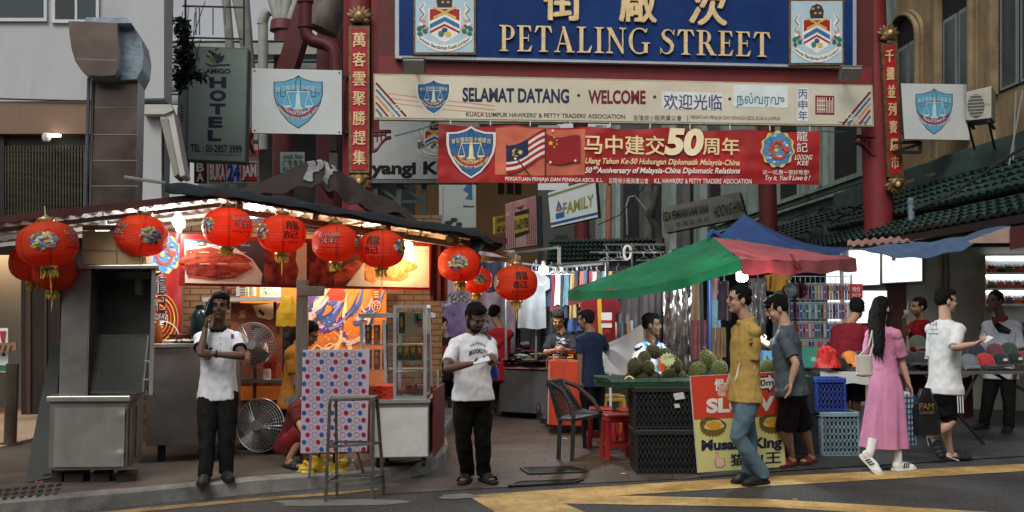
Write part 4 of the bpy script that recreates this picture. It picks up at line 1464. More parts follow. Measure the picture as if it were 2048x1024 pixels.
vn=thing('creeper','dark leafy creeper hanging beside the white building above the hotel sign','plant',at(372,160,16.5))
m=MB()
for x,y,rx,rz,n in((366,40,.13,.5,420),(374,110,.22,.36,480),(394,100,.3,.2,420),(364,155,.14,.25,260),(386,152,.28,.10,200)):
 leafcloud(m,at(x,y,16.6),(rx,.15,rz),n,.08,x+y)
m.build('foliage',vn)
m=MB()
rr=random.Random(3)
for k in range(12):
 p=at(368+rr.random()*10,160,16.6)
 m.tube([p+V(rr.uniform(-.3,.4),0,rr.uniform(-.2,1.4))*t+V(0,0,.1*math.sin(t*6))for t in(0,.3,.6,1)],.007,leaf_d,5)
m.build('stem',vn)
FH=Fr(377,92,18,497,97,18.1)
ht=thing('hotel_sign','grey green vertical hotel sign box with dark blue letters projecting beside the white building','sign',FH.px(432,322))
hs_m=M('hotel sign face',(.20,.255,.23),.5,scale=1.2,var=.1,dirt=(.15,.19,.17),dirtk=.5)
m=MB()
m.fprism(FH,[(377,92),(496,97),(491,325),(374,320)],C('5a6664'),-.35,0)
m.fprism(FH,[(379,94),(494,99),(489,323),(376,318)],hs_m,0,.01)
m.build('box',ht)
m=MB()
nvy=C('141f38')
ly=lambda i:152+i*26.5
for i,ch in enumerate('HOTEL'):
 x0,x1=(420,453)if ch!='E' else(418,447)
 if ch=='L':x0,x1=417,445
 if ch=='H':x0,x1=419,453
 m.ftext(FH,ch,x0-i*.4,154+i*26.6,x1-i*.6,22,nvy,.016,bold=.05)
m.ftext(FH,'AMIGO',411,137,461,10,nvy,.016,y1=138,bold=.04)
m.ftext(FH,'TEL : 03-2857 3999',381,288,484,16,nvy,.016,y1=291,bold=.03)
m.ftext(FH,'Dimiliki oleh : JALINAN RIANG MAJU SDN. BHD. (533533-D)',411,307,483,4.5,nvy,.016,y1=309)
for k,(a,c_)in enumerate(((-.9,'6f6a3a'),(-.5,'6a7040'),(-.12,'2d3a30'),(.3,'1d2a3c'),(.75,'1d2a3c'))):
 bx,by=434,127
 ex,ey=bx+24*math.sin(a),by-24*math.cos(a)
 nx,ny=5*math.cos(a),5*math.sin(a)
 m.fpoly(FH,[(bx,by),((bx+ex)/2+nx,(by+ey)/2+ny),(ex,ey),((bx+ex)/2-nx,(by+ey)/2-ny)],C(c_),.016+k*.0008)
m.fline(FH,[(412,127),(424,132),(440,130),(460,130)],2.4,nvy,.020)
m.build('lettering',ht)
m=MB()
m.fprism(FH,[(355,150),(375,152),(372,350),(352,345)],C('7b8084'),-.3,-.05)
for y in range(210,245,6):m.fline(FH,[(360,y),(365,y)],2.5,black_m,-.046)
m.build('side_panel',ht)
FK=Fr(390,322,20.5,516,322,20.6)
kk=thing('hours_sign','red and white sign reading open 24 hours below the hotel sign','sign',FK.px(465,365))
m=MB()
m.frect(FK,416,322,516,366,C('c8ccce'),-.1,0)
m.frect(FK,418,325,452,364,C('a8281f'),0,.006)
m.frect(FK,482,325,515,364,C('a8281f'),0,.006)
m.frect(FK,388,322,412,366,C('5a2320'),-.1,0)
m.frect(FK,490,255,516,312,C('d4502c'),-.1,.0)
m.frect(FK,508,262,516,300,C('d9dcd8'),.0,.006)
m.frect(FK,508,280,516,288,C('3b6b48'),.006,.01)
m.build('board',kk)
m=MB()
wl=C('e2e2dd')
m.ftext(FK,'BUKA',420,328,450,33,wl,.012,bold=.04)
m.ftext(FK,'24',454,327,481,36,C('24409c'),.012,bold=.05)
m.ftext(FK,'JAM',484,328,513,33,wl,.012,bold=.04)
m.ftext(FK,'K',492,262,512,46,C('161616'),.012,bold=.05)
m.vtext(FK,'BA',393,325,408,364,wl,d=.012,bold=.03)
m.build('lettering',kk)
FI=Fr(568,305,22.0,610,305,22.0)
m=MB()
m.frect(FI,560,304,609,346,C('8fa09c'),-.05,0)
for t,y,h in(('untuk Iklan',308,10),('广告查询',320,12),('603-7958 8123',334,9)):
 m.ftext(FI,t,566,y,606,h,C('1c2426'),.008,bold=.01)
m.build('advert_sheet',label='small grey advertising sheet between the two dark red columns',cat='sign')
m=MB()
p=at(668,290,23.6)
m.box(p,(.16,.12,.3),C('2e3230'))
m.box(p+V(0,-.01,-.38),(.2,.14,.36),C('5d605a'))
m.tube([p+V(.15,-.05,.3),p+V(.15,-.05,-2)],.02,black_m,6)
m.build('switch_box',label='two small grey switch boxes with conduit on the thick red column',cat='box')
FY=Fr(742,240,20,880,240,20.3)
yb=thing('billboard','white billboard with large black lettering partly hidden by the red banner','billboard',FY.px(810,366))
m=MB()
m.frect(FY,736,238,960,366,C('77807f'),-.3,0)
m.frect(FY,738,240,958,358,M('billboard face',(.50,.54,.54),.5,var=.08),0,.01)
m.build('panel',yb)
m=MB()
m.ftext(FY,'yangi Kuala',741,323,944,34,C('15181a'),.014,bold=.045)
m.build('lettering',yb)
crest(832,238,905,318,yb,FY,base=False,dz=.014)
m=MB()
for x in(752,800,850):
 m.bar(FY.px(x,366,-.15),FY.px(x,640,-.15),.1,.1,C('54605e'))
for x in(752,800):m.bar(FY.px(x,368,-.15),FY.px(x+48,402,-.15),.06,.06,C('54605e'))
m.bar(FY.px(745,402,-.15),FY.px(850,402,-.15),.06,.06,C('54605e'))
m.build('legs',yb)
lr=thing('far_left_row','dim plastered fronts receding on the left side of the lane','building',V(-6,50,0))
m=MB()
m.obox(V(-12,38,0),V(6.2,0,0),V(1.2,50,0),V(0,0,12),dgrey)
m.build('wall',lr)
for k in range(6):
 m=MB()
 y=40+k*6
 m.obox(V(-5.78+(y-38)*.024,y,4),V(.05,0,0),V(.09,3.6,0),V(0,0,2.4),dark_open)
 m.build('window',lr)
lk=M('far orange plaster',(.34,.19,.09),.85,scale=2,var=.15)
FO=Fr(955,400,30,1012,400,30.6)
ob2=thing('orange_building','orange plastered building with small dark windows behind the pink billboard','building',FO.px(990,700))
m=MB()
m.frect(FO,930,250,1076,720,lk,-3,0)
m.build('wall',ob2)
for x in(996,1014,1030):
 m=MB()
 m.frect(FO,x,345,x+12,388,dark_open,0,.02)
 m.build('window',ob2)
FE=Fr(600,400,85,1300,400,85)  # backdrop put in at the lane's end to block the sky glow
eb=thing('end_backdrop','dark building closing the far end of the lane','building',FE.px(950,650))
m=MB()
m.frect(FE,560,380,1500,690,M('far dark backdrop',(.05,.055,.05),.9,var=.3),-4,0)
m.build('wall',eb)
for k in range(9):
 m=MB()
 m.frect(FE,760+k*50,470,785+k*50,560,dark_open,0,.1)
 m.build('window',eb)
FZ=Fr(885,370,24,950,370,24)
m=MB()
m.frect(FZ,878,300,952,455,M('grey hoarding',(.36,.41,.40),.6,scale=1.5,var=.1),-.1,0)
m.fpoly(FZ,[(934,370),(944,368),(945,400),(930,398),(938,388),(926,380)],C('1f5f86'),.006)
m.ftext(FZ,'Malaysia',926,410,948,6,C('20262a'),.006,bold=.02,it=.2)
for x,y,r_ in((897,446,9),(908,440,8),(918,449,7)):m.fdisc(FZ,x,y,r_,5,C('26302c'),.006,7)
m.fline(FZ,[(886,372),(886,452)],1,C('5d6462'),.008)
m.build('hoarding',label='grey hoarding sheet with a small blue wave hanging under the left of the banner',cat='hoarding')
def ysign(x0,y0,x1,y1,Y,lines,label):
 F_=Fr(x0,y0,Y,x1,y0,Y+.3)
 m=MB()
 m.frect(F_,x0,y0,x1,y1,C('a98f3a',var=.2),-.08,0,y0r=y0-4,y1r=y1-4)
 n=len(lines)
 for i,t in enumerate(lines):
  yy=lerp(y0,y1,(i+.15)/n)
  m.ftext(F_,t,x0+3,yy,x1-2,(y1-y0)/n*.68,C('1c1a14'),.008,y1=yy-4,bold=.02)
 m.build('yellow_sign',label=label,cat='sign')
ysign(953,368,966,425,32,['TANG','SENI','ARTS'],'narrow yellow sign seen between the hoarding and the slim red column')
ysign(990,434,1013,468,27,['JATAN GRAFIK','ART & F'],'yellow sign with black letters left of the pink billboard')
FP=Fr(1012,408,23,1072,390,22.3)
pb=thing('pink_billboard','pink and white striped billboard with a yellow telephone panel','billboard',FP.px(1042,492))
m=MB()
m.fprism(FP,[(1011,408),(1072,391),(1074,490),(1012,498)],C('c6a9a6'),-.2,0,side=C('50585c'))
m.build('panel',pb)
m=MB()
pk=C('a4525c')
for k in range(5):m.fpoly(FP,[(1013+k*4,408-k),(1015+k*4,408-k),(1016+k*4,495),(1014+k*4,495)],pk,.005)
for k in range(5):m.fpoly(FP,[(1053+k*4,397-k),(1055+k*4,397-k),(1056+k*4,489),(1054+k*4,489)],pk,.005)
m.fpoly(FP,[(1030,425),(1059,417),(1059,466),(1030,476)],C('2c2a20'),.008)
m.fpoly(FP,[(1029,433),(1058,427),(1058,460),(1029,468)],C('b9a552'),.012)
m.ftext(FP,'016-639 9788',1030,440,1057,22,C('17160f'),.016,y1=434,bold=.03)
m.ftext(FP,'BAG',1014,424,1020,8,wl,.012)
for x,y in((1036,408),(1046,405)):m.fdisc(FP,x,y,5,6,C('c98f86'),.008,9)
m.fpoly(FP,[(1030,416),(1050,410),(1044,420)],C('7c3440'),.009)
m.build('lettering',pb)
FF=Fr(1098,390,24.5,1196,365,24.0)
fmn=thing('family_sign','white lightbox sign with a green word and blue foot stripe hung in the lane','sign',FF.px(1145,450))
m=MB()
m.fprism(FF,[(1096,386),(1190,356),(1196,434),(1102,455)],M('lightbox white',(.62,.68,.68),.5,var=.06),-.25,0,side=C('3d4444'))
m.build('panel',fmn)
m=MB()
m.fpoly(FF,[(1096.5,390),(1190,361),(1190.5,365),(1097,395)],C('7b8a4a'),.005)
m.fpoly(FF,[(1101,446),(1195.5,424),(1196,429),(1101.5,451)],C('24508c'),.005)
m.ftext(FF,'FAMILY',1126,406,1188,24,C('8a8a3c'),.008,y1=388,bold=.025)
m.fpoly(FF,[(1112,422),(1117,400),(1126,419)],C('2f5f9c'),.008)
m.fpoly(FF,[(1114,423),(1118,410),(1123,421)],C('c4703a'),.010)
m.fpoly(FF,[(1111,427),(1128,423),(1129,434),(1112,438)],C('2f5f9c'),.008)
m.build('lettering',fmn)
FHH=Fr(1322,418,21.5,1480,385,20.8)
hh=thing('weathered_sign','weathered grey shop sign with uneven dark letters above the green umbrella','sign',FHH.px(1400,462))
m=MB()
m.fprism(FHH,[(1322,416),(1478,384),(1492,434),(1331,466)],M('weathered board',(.40,.41,.36),.75,scale=3,var=.22,dirt=(.16,.15,.12),dirtk=.8),-.3,0,side=C('4b4c44'))
m.build('panel',hh)
m=MB()
dk=C('2a2c28')
m.ftext(FHH,'KEDAI PERMAINAN KANAK KANAK',1327,425,1418,18,dk,.008,y1=408,bold=.02)
m.ftext(FHH,'HOONG HING',1428,413,1489,24,dk,.008,y1=399,bold=.01)
for k,ch in enumerate('香興玩具店'):m.ftext(FHH,ch,1352+k*14,444-k*2.6,1362+k*14,10,C('75766a'),.008)
m.build('lettering',hh)
m=MB()
m.tube([at(1315,372,20.5),at(1310,400,20.5),at(1304,418,20.5),at(1300,432,20.5),at(1306,446,20.5),at(1316,456,20.5),at(1320,500,20.5)],.075,C('8a8c86'),10)
m.tube([at(1303,420,20.5),at(1300,434,20.5)],.1,C('777972'),10)
m.build('bent_pipe',label='bent grey plastic waste pipe left of the weathered sign',cat='pipe')
m=MB()
m.tube([at(1255,470,23),at(1253,410,23),at(1258,394,23),at(1270,392,23),at(1300,430,23)],.022,C('9a9c96'),6)
m.tube([at(1196,450,22),at(1240,430,22),at(1300,360,22)],.012,black_m,5)
m.build('loose_hose',label='pale loose hose looped on the dark wall between the slim post and the weathered sign',cat='hose')
aw3=thing('middle_awning','dark green tiled awning above the clothes stalls in the middle of the lane','awning',at(1200,520,22))
tile_roof('tiles',aw3,at(1100,482,25),at(1330,478,21),at(1096,525,23.5),at(1335,525,19.5),26,5,tile_m)
m=MB()
m.bar(at(1096,528,23.5),at(1335,528,19.5),.1,.12,C('2e3a36'))
m.build('gutter',aw3)
#  roast stall on the left
ss=M('stainless steel',(.44,.43,.40),.28,.7,scale=2.2,var=.22,stretch=(1,1,.35),dirt=(.22,.19,.16),dirtk=.55,bump=.08,bscale=5)
ss_d=M('stainless steel dull',(.27,.255,.235),.42,.8,scale=2.5,var=.25,dirt=(.12,.10,.08),dirtk=.6,bump=.12,bscale=4)
ss_in=M('dark steel inside',(.14,.14,.132),.5,.6,scale=3,var=.4)  # darker steel colour for the inside of the roast bay and its motor
wood_g=M('grey timber',(.13,.105,.085),.8,scale=3,var=.3,stretch=(12,12,1))
wood_b=M('raw timber',(.30,.19,.10),.75,scale=3,var=.3,stretch=(1,12,12))
tarp_m=M('dark tarpaulin',(.012,.018,.02),.6,scale=4,var=.45,spec=.2,bump=.3,bscale=9)
roof_in=M('corrugated sheet',(.42,.40,.36),.4,.55,scale=1.5,var=.25,dirt=(.16,.10,.07),dirtk=.6)
beam_m=M('dark red edge beam',(.075,.025,.024),.5,var=.25)
bulb_w=EM('lit bulb cool',(.86,.95,1),14)
bulb_y=EM('lit bulb warm',(1,.80,.52),16)
sock=C('d6d4cc',rough=.35)
def yfront(px):return 10.935/(1-.62*(px-1024)/FPX)
def edge(px,py,dy=0.):return at(px,py,yfront(px)+dy)
st=thing('stall_roof','low corrugated stall roof with a dark edge beam and tarpaulin along its front','roof',at(500,880,10))
Apt,Bpt,Cpt=edge(-160,462),edge(440,394),edge(1012,486)
Abk,Bbk,Cbk=Apt+V(-.6,2.0,.05),at(470,430,12.2),at(905,470,12.8)
m=MB()
def sheet(P,Q,P2,Q2,n):
 m.grid(lambda u,v:lerp(lerp(P,Q,u),lerp(P2,Q2,u),v)+V(0,0,.02*math.sin(u*n*2*PI)),n*6,3,roof_in,True,.008)
sheet(Apt,Bpt,Abk,Bbk,20)
sheet(Bpt,Cpt,Bbk,Cbk,22)
m.build('roof_sheet',st)
m=MB()
for a,b in((Apt,Bpt),(Bpt,Cpt)):
 m.bar(a+V(0,-.03,.015),b+V(0,-.03,.015),.05,.06,beam_m)
m.build('edge_beam',st)
m=MB()
for t in(.06,.3,.55,.78):
 p,q=lerp(Bpt,Cpt,t),lerp(Bbk,Cbk,t)
 m.bar(p-V(0,0,.05),q-V(0,0,.05),.05,.07,wood_b)
for v in(.06,.5,.95):
 m.bar(lerp(Bpt,Bbk,v)-V(0,0,.1),lerp(Cpt,Cbk,v)-V(0,0,.1),.05,.06,wood_b if v<.1 else brown_m)
 m.bar(lerp(Apt,Abk,v)-V(0,0,.06),lerp(Bpt,Bbk,v)-V(0,0,.06),.04,.04,C('8d8a84',metal=.6))
for k in range(9):
 t=.04+k*.11
 m.bar(lerp(lerp(Bpt,Cpt,t),lerp(Bbk,Cbk,t),.2)-V(0,0,.06),lerp(lerp(Bpt,Cpt,t),lerp(Bbk,Cbk,t),.9)-V(0,0,.1),.03,.03,brown_m)
m.build('rafter',st)
m=MB()
pts=[(330,374),(400,384),(470,388),(560,402),(640,416),(730,430),(810,444),(890,456),(950,466),(985,482)]
def tarpf(u,v):
 i=min(int(u*(len(pts)-1)),len(pts)-2)
 f=u*(len(pts)-1)-i
 x,y=lerp(pts[i][0],pts[i+1][0],f),lerp(pts[i][1],pts[i+1][1],f)
 a=v*PI*1.15-.3
 hgt=(12+8*noise.noise(V(u*9,0,3)))*(1-.2*u)
 p=edge(x,y+hgt*.35-math.sin(a)*hgt+2*noise.noise(V(u*30,v*3,0)),.02-.13*math.cos(a)+v*.35)
 return p+V(0,0,.03*noise.noise(V(u*14,v*3,1)))
m.grid(tarpf,120,12,tarp_m,True,.01)
m.grid(lambda u,v:edge(lerp(940,992,u)+14*math.sin(v*3)*u,lerp(468,478,u)+v*38*(1-u*.5)+4*math.sin(u*9),-.02+.05*math.sin(u*7+v*2)),14,10,tarp_m,True,.008)
m.build('tarpaulin',st)
m=MB()
m.tube([edge(248,354,.35),edge(330,366,.35)],.016,C('9fa2a0',metal=.7,rough=.3),8)
m.tube([edge(960,474,.1),edge(1016,482,.1)],.012,C('9fa2a0',metal=.7,rough=.3),8)
m.build('pole',st)
canv=M('brown canvas',(.022,.014,.013),.8,scale=3,var=.4,dirt=(.03,.02,.02),dirtk=.5)
canw=M('white canvas fold',(.20,.21,.22),.6,scale=5,var=.3,dirt=(.12,.08,.07),dirtk=.8)
aw4=thing('canvas_awning','folded brown and white canvas awning with a peak behind the stall roof','awning',at(640,700,13))
m=MB()
prof=[(458,384),(520,366),(575,342),(612,326),(640,322),(668,332),(700,358),(735,380),(790,404),(832,432)]
def can_f(u,v):
 i=min(int(u*(len(prof)-1)),len(prof)-2)
 f=u*(len(prof)-1)-i
 x,y=lerp(prof[i][0],prof[i+1][0],f),lerp(prof[i][1],prof[i+1][1],f)
 drop=46*math.sin(PI*min(1,u*1.02))*.8+14
 return at(x+6*math.sin(v*5+u*9)*v,y+v*drop+5*v*math.sin(u*40),12.9-v*.55)+V(0,.03*noise.noise(V(u*22,v*6,5)),.025*noise.noise(V(u*12,v*4,2)))
m.grid(can_f,120,20,canv,True,.012)
for ua,ub,vb in((.34,.40,.75),(.415,.46,.5),(.475,.51,.85),(.53,.56,.45)):
 m.grid(lambda u,v:can_f(lerp(ua,ub,u)+.02*math.sin(v*5),v*vb)+V(0,-.025,.012),8,14,canw,True,.008)
m.build('canvas',aw4)
m=MB()
m.grid(lambda u,v:lerp(can_f(u,0),can_f(u,0)+V(-.3,1.4,.1-.5*abs(u-.45)),v),40,3,canv,True,.01)
for u in(.1,.4,.7):m.bar(can_f(u,.3)+V(0,.1,0),can_f(u,.3)+V(0,1.3,-.2),.06,.08,brown_m)
m.bar(can_f(.02,.9),can_f(.98,.9)+V(0,.2,-.1),.05,.07,brown_m)
m.build('roof',aw4)
m=MB()
for x in(545,705):m.bar(at(x,420,13.4),V(at(x,420,13.4).x,13.4,KH),.08,.08,brown_m)
m.build('post',aw4)
brick_t=paver_mat('tan wall bricks',(.27,.17,.09),(.21,.13,.07),(.08,.05,.03),.22,.075,.8)
for nd in brick_t.node_tree.nodes:
 if nd.type=='MAPPING':nd.inputs['Rotation'].default_value=(R(90),0,0)
FWK=Fr(290,600,11.6,880,600,12.9,level=True)
bw2=thing('brick_wall','tan brick wall forming the back of the roast stall','wall',FWK.px(600,850))
m=MB()
m.frect(FWK,255,430,884,900,brick_t,-.2,0)
m.build('wall',bw2)
m=MB()
m.frect(FWK,360,570,366,690,C('6f6c66'),0,.05)
m.build('conduit',bw2)
FMU=Fr(596,575,12.1,772,575,12.45,level=True)
m=MB()
m.frect(FMU,480,572,772,800,M('mural orange',(.62,.21,.045),.6,scale=2.2,var=.3),0,.02)
rr=random.Random(11)
pal=[C('3d5fae'),C('5b3f9a'),C('7f8fd0'),C('c4b4d6'),C('2d4a8c'),C('e8cfa8')]
def flame(x,y,L,w_,a,mat,d):
 c_,s_=math.cos(a),math.sin(a)
 P=[]
 for t in[i/12 for i in range(13)]:
  P.append((t*L,math.sin(t*5)*w_*.5-w_*(1-t)*.6))
 for t in[i/12 for i in range(12,-1,-1)]:
  P.append((t*L,math.sin(t*5)*w_*.5+w_*(1-t)*.6))
 m.fpoly(FMU,[(x+p*c_-q*s_,y+p*s_+q*c_)for p,q in P],mat,d)
k=0
for x,y,L,w_,a,c_ in((600,650,90,9,-.9,0),(612,640,80,8,-.8,3),(622,650,95,9,-1.0,4),(640,655,90,10,-.95,2),(655,640,70,8,-.8,1),(672,660,80,12,-1.2,5),(680,640,75,10,-.9,4),(696,630,80,12,-1.0,0),(712,640,75,9,-.9,3),(724,625,60,8,-.8,1),(600,610,50,6,-.8,3),(690,690,60,10,-1.9,1),(700,700,50,9,-2.2,5),(670,700,70,8,-1.3,5),(640,700,60,6,-.4,5),(720,690,50,8,-1.2,2)):
 flame(x,y,L,w_,a,pal[c_],.022+k*.0006)
 k+=1
rf=random.Random(4)
for q in range(46):
 x=rf.uniform(598,735)
 flame(x,rf.uniform(600,668)+(x>680)*25,rf.uniform(30,75),rf.uniform(5,12),rf.uniform(-1.5,-.5),pal[q%6],.0315+q*.0001)
m.fdisc(FMU,672,588,18,14,C('c8352a'),.037)
for k in range(60):
 m.fdisc(FMU,rr.uniform(610,700),rr.uniform(640,700),1.2,1.2,C('f0d9b0'),.036,5)
for k in range(5):m.fline(FMU,[(616+k*26,706-k*4),(632+k*26,690-k*4),(650+k*26,698-k*6)],2,C('f0d9b0'),.033)
m.fdisc(FMU,751,612,9,11,C('efe0c8'),.036)
m.fdisc(FMU,751,612,7.5,9.5,C('8a2a1c'),.038)
m.ftext(FMU,'行',746,605,756,13,C('efe0c8'),.041,bold=.01)
m.frect(FMU,744,580,758,598,C('a4462a'),.034,.036)
for yy in(584,589,594):m.fline(FMU,[(746,yy),(756,yy)],1.4,C('efe0c8'),.038)
m.build('mural_cloth',label='bright cloth mural of purple and blue flames on orange hung on the stall wall',cat='mural')
FBD=Fr(362,470,9.75,861,489,11.15)
fb=thing('food_board','long red framed board of roast meat photographs hung behind the lanterns','sign',FBD.px(610,580))
frm=C('8a1512',rough=.4)
m=MB()
m.fprism(FBD,[(362,468),(862,487),(860,581),(360,571)],frm,-.05,.012)
m.build('frame',fb)
meat=M('printed glazed meat',(.36,.055,.028),.35,scale=7,var=.85,stretch=(1,1,3.2),dirt=(.62,.32,.2),dirtk=.6)
meat2=M('printed dark meat',(.24,.03,.022),.35,scale=10,var=.9,dirt=(.5,.2,.12),dirtk=.6)
chick=M('printed fried chicken',(.55,.25,.08),.4,scale=16,var=.6,dirt=(.28,.09,.03),dirtk=.7)
plate_m=M('printed plate',(.66,.58,.48),.4,var=.1)
pcream=M('printed cream',(.74,.60,.42),.4,scale=2,var=.12)
m=MB()
ft=lambda x:478+(x-368)*.031
fbm_=lambda x:565+(x-368)*.022
def pan(x0,x1,mat,d):
 m.fpoly(FBD,[(x0,ft(x0)),(x1,ft(x1)),(x1,fbm_(x1)),(x0,fbm_(x0))],mat,d)
pan(368,527,M('printed dark ground',(.05,.045,.05),.4),.016)
m.fpoly(FBD,[(369,480),(470,496),(505,520),(524,548),(520,568),(369,564)],plate_m,.019)
m.fpoly(FBD,[(369,556),(440,562),(522,566),(522,569),(369,566)],pcream,.021)
m.fpoly(FBD,blob(425,518,70,17,seed=8,k=.18),meat,.023)
m.fpoly(FBD,blob(412,540,48,14,seed=9,k=.18),meat2,.026)
m.fpoly(FBD,[(370,500),(420,494),(480,512),(504,536),(470,556),(430,560),(372,552)],meat,.0245)
for k in range(60):m.fdisc(FBD,380+(k*37)%112,505+(k*23)%46,1.6,.8,C('f0d0b0'),.029,5)
pan(527,602,meat2,.017)
m.fpoly(FBD,[(594,ft(594)),(602,ft(602)),(602,fbm_(602)),(590,fbm_(590)),(596,540),(590,520)],pcream,.020)
pan(602,612,pcream,.021)
pan(612,727,M('printed dark red ground',(.10,.02,.018),.4),.016)
m.fpoly(FBD,[(616,530),(640,505),(662,520),(664,560),(640,572),(616,568)],meat2,.020)
m.fpoly(FBD,[(664,552),(690,530),(712,520),(726,528),(716,548),(690,562),(668,570)],meat,.022)
m.fpoly(FBD,[(690,572),(712,545),(727,524),(727,573)],plate_m,.024)
pan(727,857,pcream,.016)
m.fpoly(FBD,blob(780,542,46,24,seed=12,k=.3),chick,.019)
m.fpoly(FBD,blob(745,540,20,22,seed=13,k=.2),chick,.021)
m.fpoly(FBD,[(727,562),(757,560),(850,568),(857,575),(727,573)],plate_m,.020)
m.frect(FBD,392,484,408,491,frm,.022,.026)
m.ftext(FBD,'A20',393,485,407,5,cream,.028,bold=.02)
m.ftext(FBD,'(half since)',480,489,498,4.5,cream,.028)
m.ftext(FBD,'A23',622,490,634,5,cream,.028,bold=.02)
m.build('photographs',fb)
m=MB()
for x in(420,560,720,840):m.tube([FBD.px(x,470+(x-362)*.038,-.02),FBD.px(x+4,425+(x-362)*.06,.0)],.008,black_m,5)
m.build('hanger',fb)
m=MB()
FCU=Fr(862,500,11.2,893,500,11.35)
m.grid(lambda u,v:FCU.px(lerp(860,893,u),lerp(488,602,v),.02*math.sin(u*14)),16,6,M('dark red cloth',(.09,.012,.014),.7,var=.25),True,.01)
m.build('cloth_flap',label='dark red cloth flap hanging at the right end of the food board',cat='cloth')
FRB=Fr(296,470,10.5,364,470,10.7)
rbn=thing('stall_banner','tall red banner with a dragon badge and black brush characters behind the roast cabinet','banner',FRB.px(330,690))
m=MB()
m.grid(lambda u,v:FRB.px(lerp(285,363,u),lerp(464,688,v),.012*math.sin(u*9+v*7)),24,24,vinyl)
m.build('cloth',rbn)
m=MB()
dragon_badge(m,FRB,326,508,70,78,.02,6)
inkm=C('0d0c0d')
m.vtext(FRB,'龍記',297,552,332,624,C('e8e4dc'),d=.020,bold=.06,gap=.06)
m.vtext(FRB,'龍記',297,552,332,624,inkm,d=.026,bold=.015,gap=.06)
m.ftext(FRB,'LOOONG',284,626,332,15,C('e8e4dc'),.020,bold=.05,it=.2)
m.ftext(FRB,'LOOONG',284,626,332,15,inkm,.024,bold=.005,it=.2)
m.ftext(FRB,'KEE',300,643,325,12,C('e8e4dc'),.020,bold=.03,it=.2)
for k,c_ in enumerate(('d9a83c','c4702c','e0b23c','b98a3a')):
 m.fline(FRB,[(300+(22+k*7)*math.cos(t*.22-1.6)+12,638+(30+k*8)*math.sin(t*.22-1.6))for t in range(15)],2.4,C(c_),.0155+k*.0005)
m.fline(FRB,[(322+34*math.cos(t*.2-2.2),672+30*math.sin(t*.2-2.2))for t in range(12)],2,C('e8e4dc'),.018)
m.build('lettering',rbn)
CY=8.75
cX=lambda px,Y=CY:(px-1024)/FPX*Y
cZ=lambda py,Y=CY:at(1024,py,Y).z
def zz(px,py,Y=CY):return at(px,py,Y).z
rcb=thing('roast_cabinet','tall stainless steel roasting cabinet with an open mesh bay over a dented cupboard','cabinet',V(-3.7,CY+.35,KH))
x0,x1,xm_=at(98,870,CY).x,at(254,870,CY).x,at(262,700,CY).x
zb,zt=zz(180,938),zz(180,803)
D_=.62
m=MB()
m.obox(V(x0,CY,zb),V(x1-x0,0,0),V(-.09,D_,0),V(0,0,zt-zb),ss_d)
m.build('cupboard',rcb,bevel=.006)
m=MB()
def dent(u,v):
 d=0
 for a,b,s_,q_ in((.62,.72,.12,.012),(.7,.45,.1,.008),(.42,.55,.1,.006),(.95,.2,.06,-.012),(.98,.85,.06,-.01),(.8,.3,.08,.006)):
  d+=q_*math.exp(-((u-a)**2+(v-b)**2)/(2*s_*s_))
 return V(lerp(x0+.05,x1-.015,u),CY-.015+d,lerp(zb+.02,zt-.05,v))
m.grid(dent,44,36,ss)
m.build('front_panel',rcb)
m=MB()
m.obox(V(x0-.02,CY-.03,zt),V(x1-x0+.05,0,0),V(-.09,D_+.03,0),V(0,0,.05),ss)
m.build('ledge',rcb,bevel=.008)
for k in range(2):
 m=MB()
 a=V(x1+.004-.09*(.1+.42*k),CY+D_*(.1+.42*k),zb+.05)
 m.obox(a,V(-.052,D_*.36,0),V(.006,0,0),V(0,0,zt-zb-.12),ss)
 m.build('side_door',rcb)
ux0,ux1=at(118,700,CY).x,at(306,700,CY).x
uz0,uz1=zt+.05,zz(200,538)
m=MB()
m.obox(V(ux0,CY+.02,uz0),V(.24,0,0),V(0,.03,0),V(0,0,uz1-uz0),ss_d)
m.obox(V(ux0,CY+.05,uz0),V(.03,0,0),V(-.19,.5,0),V(0,0,uz1-uz0),ss_d)
m.obox(V(ux1-.035,CY+.02,uz0),V(.035,0,0),V(-.19,.52,0),V(0,0,uz1-uz0),ss)
m.obox(V(ux0-.19,CY+.55,uz0),V(ux1-ux0,0,0),V(0,.02,0),V(0,0,uz1-uz0),ss_in)
m.obox(V(ux0+.24,CY+.02,uz0),V(.012,0,0),V(-.12,.5,0),V(0,0,uz1-uz0),ss_d)
m.build('upper_body',rcb,bevel=.004)
m=MB()
m.obox(V(ux0+.16,CY-.02,uz1),V(ux1-ux0-.12,0,0),V(-.2,.6,0),V(0,0,.035),ss)
m.build('top_plate',rcb,bevel=.006)
m=MB()
c=V((ux0+ux1)/2+.16,CY+.32,uz1-.1)
m.tube([c+V(0,0,.1),c,c-V(0,0,.12)],[.09,.06,.05],ss_in,12)
m.obox(c+V(-.14,-.1,.02),V(.28,0,0),V(0,.2,0),V(0,0,.06),ss_in)
m.tube([c+V(.05,-.06,-.02),c+V(.12,-.05,.03),c+V(.2,-.02,.08)],.008,black_m,6)
m.build('motor',rcb)
m=MB()
bx0,bx1=at(152,700,CY).x,at(288,700,CY).x-.02
z0_,z1_=zz(200,786),zz(200,672)
nx_,nz_=38,30
mesh_m=M('wire mesh',(.10,.105,.10),.4,.7)
def mp(u,v):return V(lerp(bx0,bx1,u),CY+.06+.1*v,lerp(z0_,z1_,v))
for i in range(nx_+1):m.bar(mp(i/nx_,0),mp(i/nx_,1),.0035,.0035,mesh_m)
for j in range(nz_+1):m.bar(mp(0,j/nz_),mp(1,j/nz_),.0035,.0035,mesh_m)
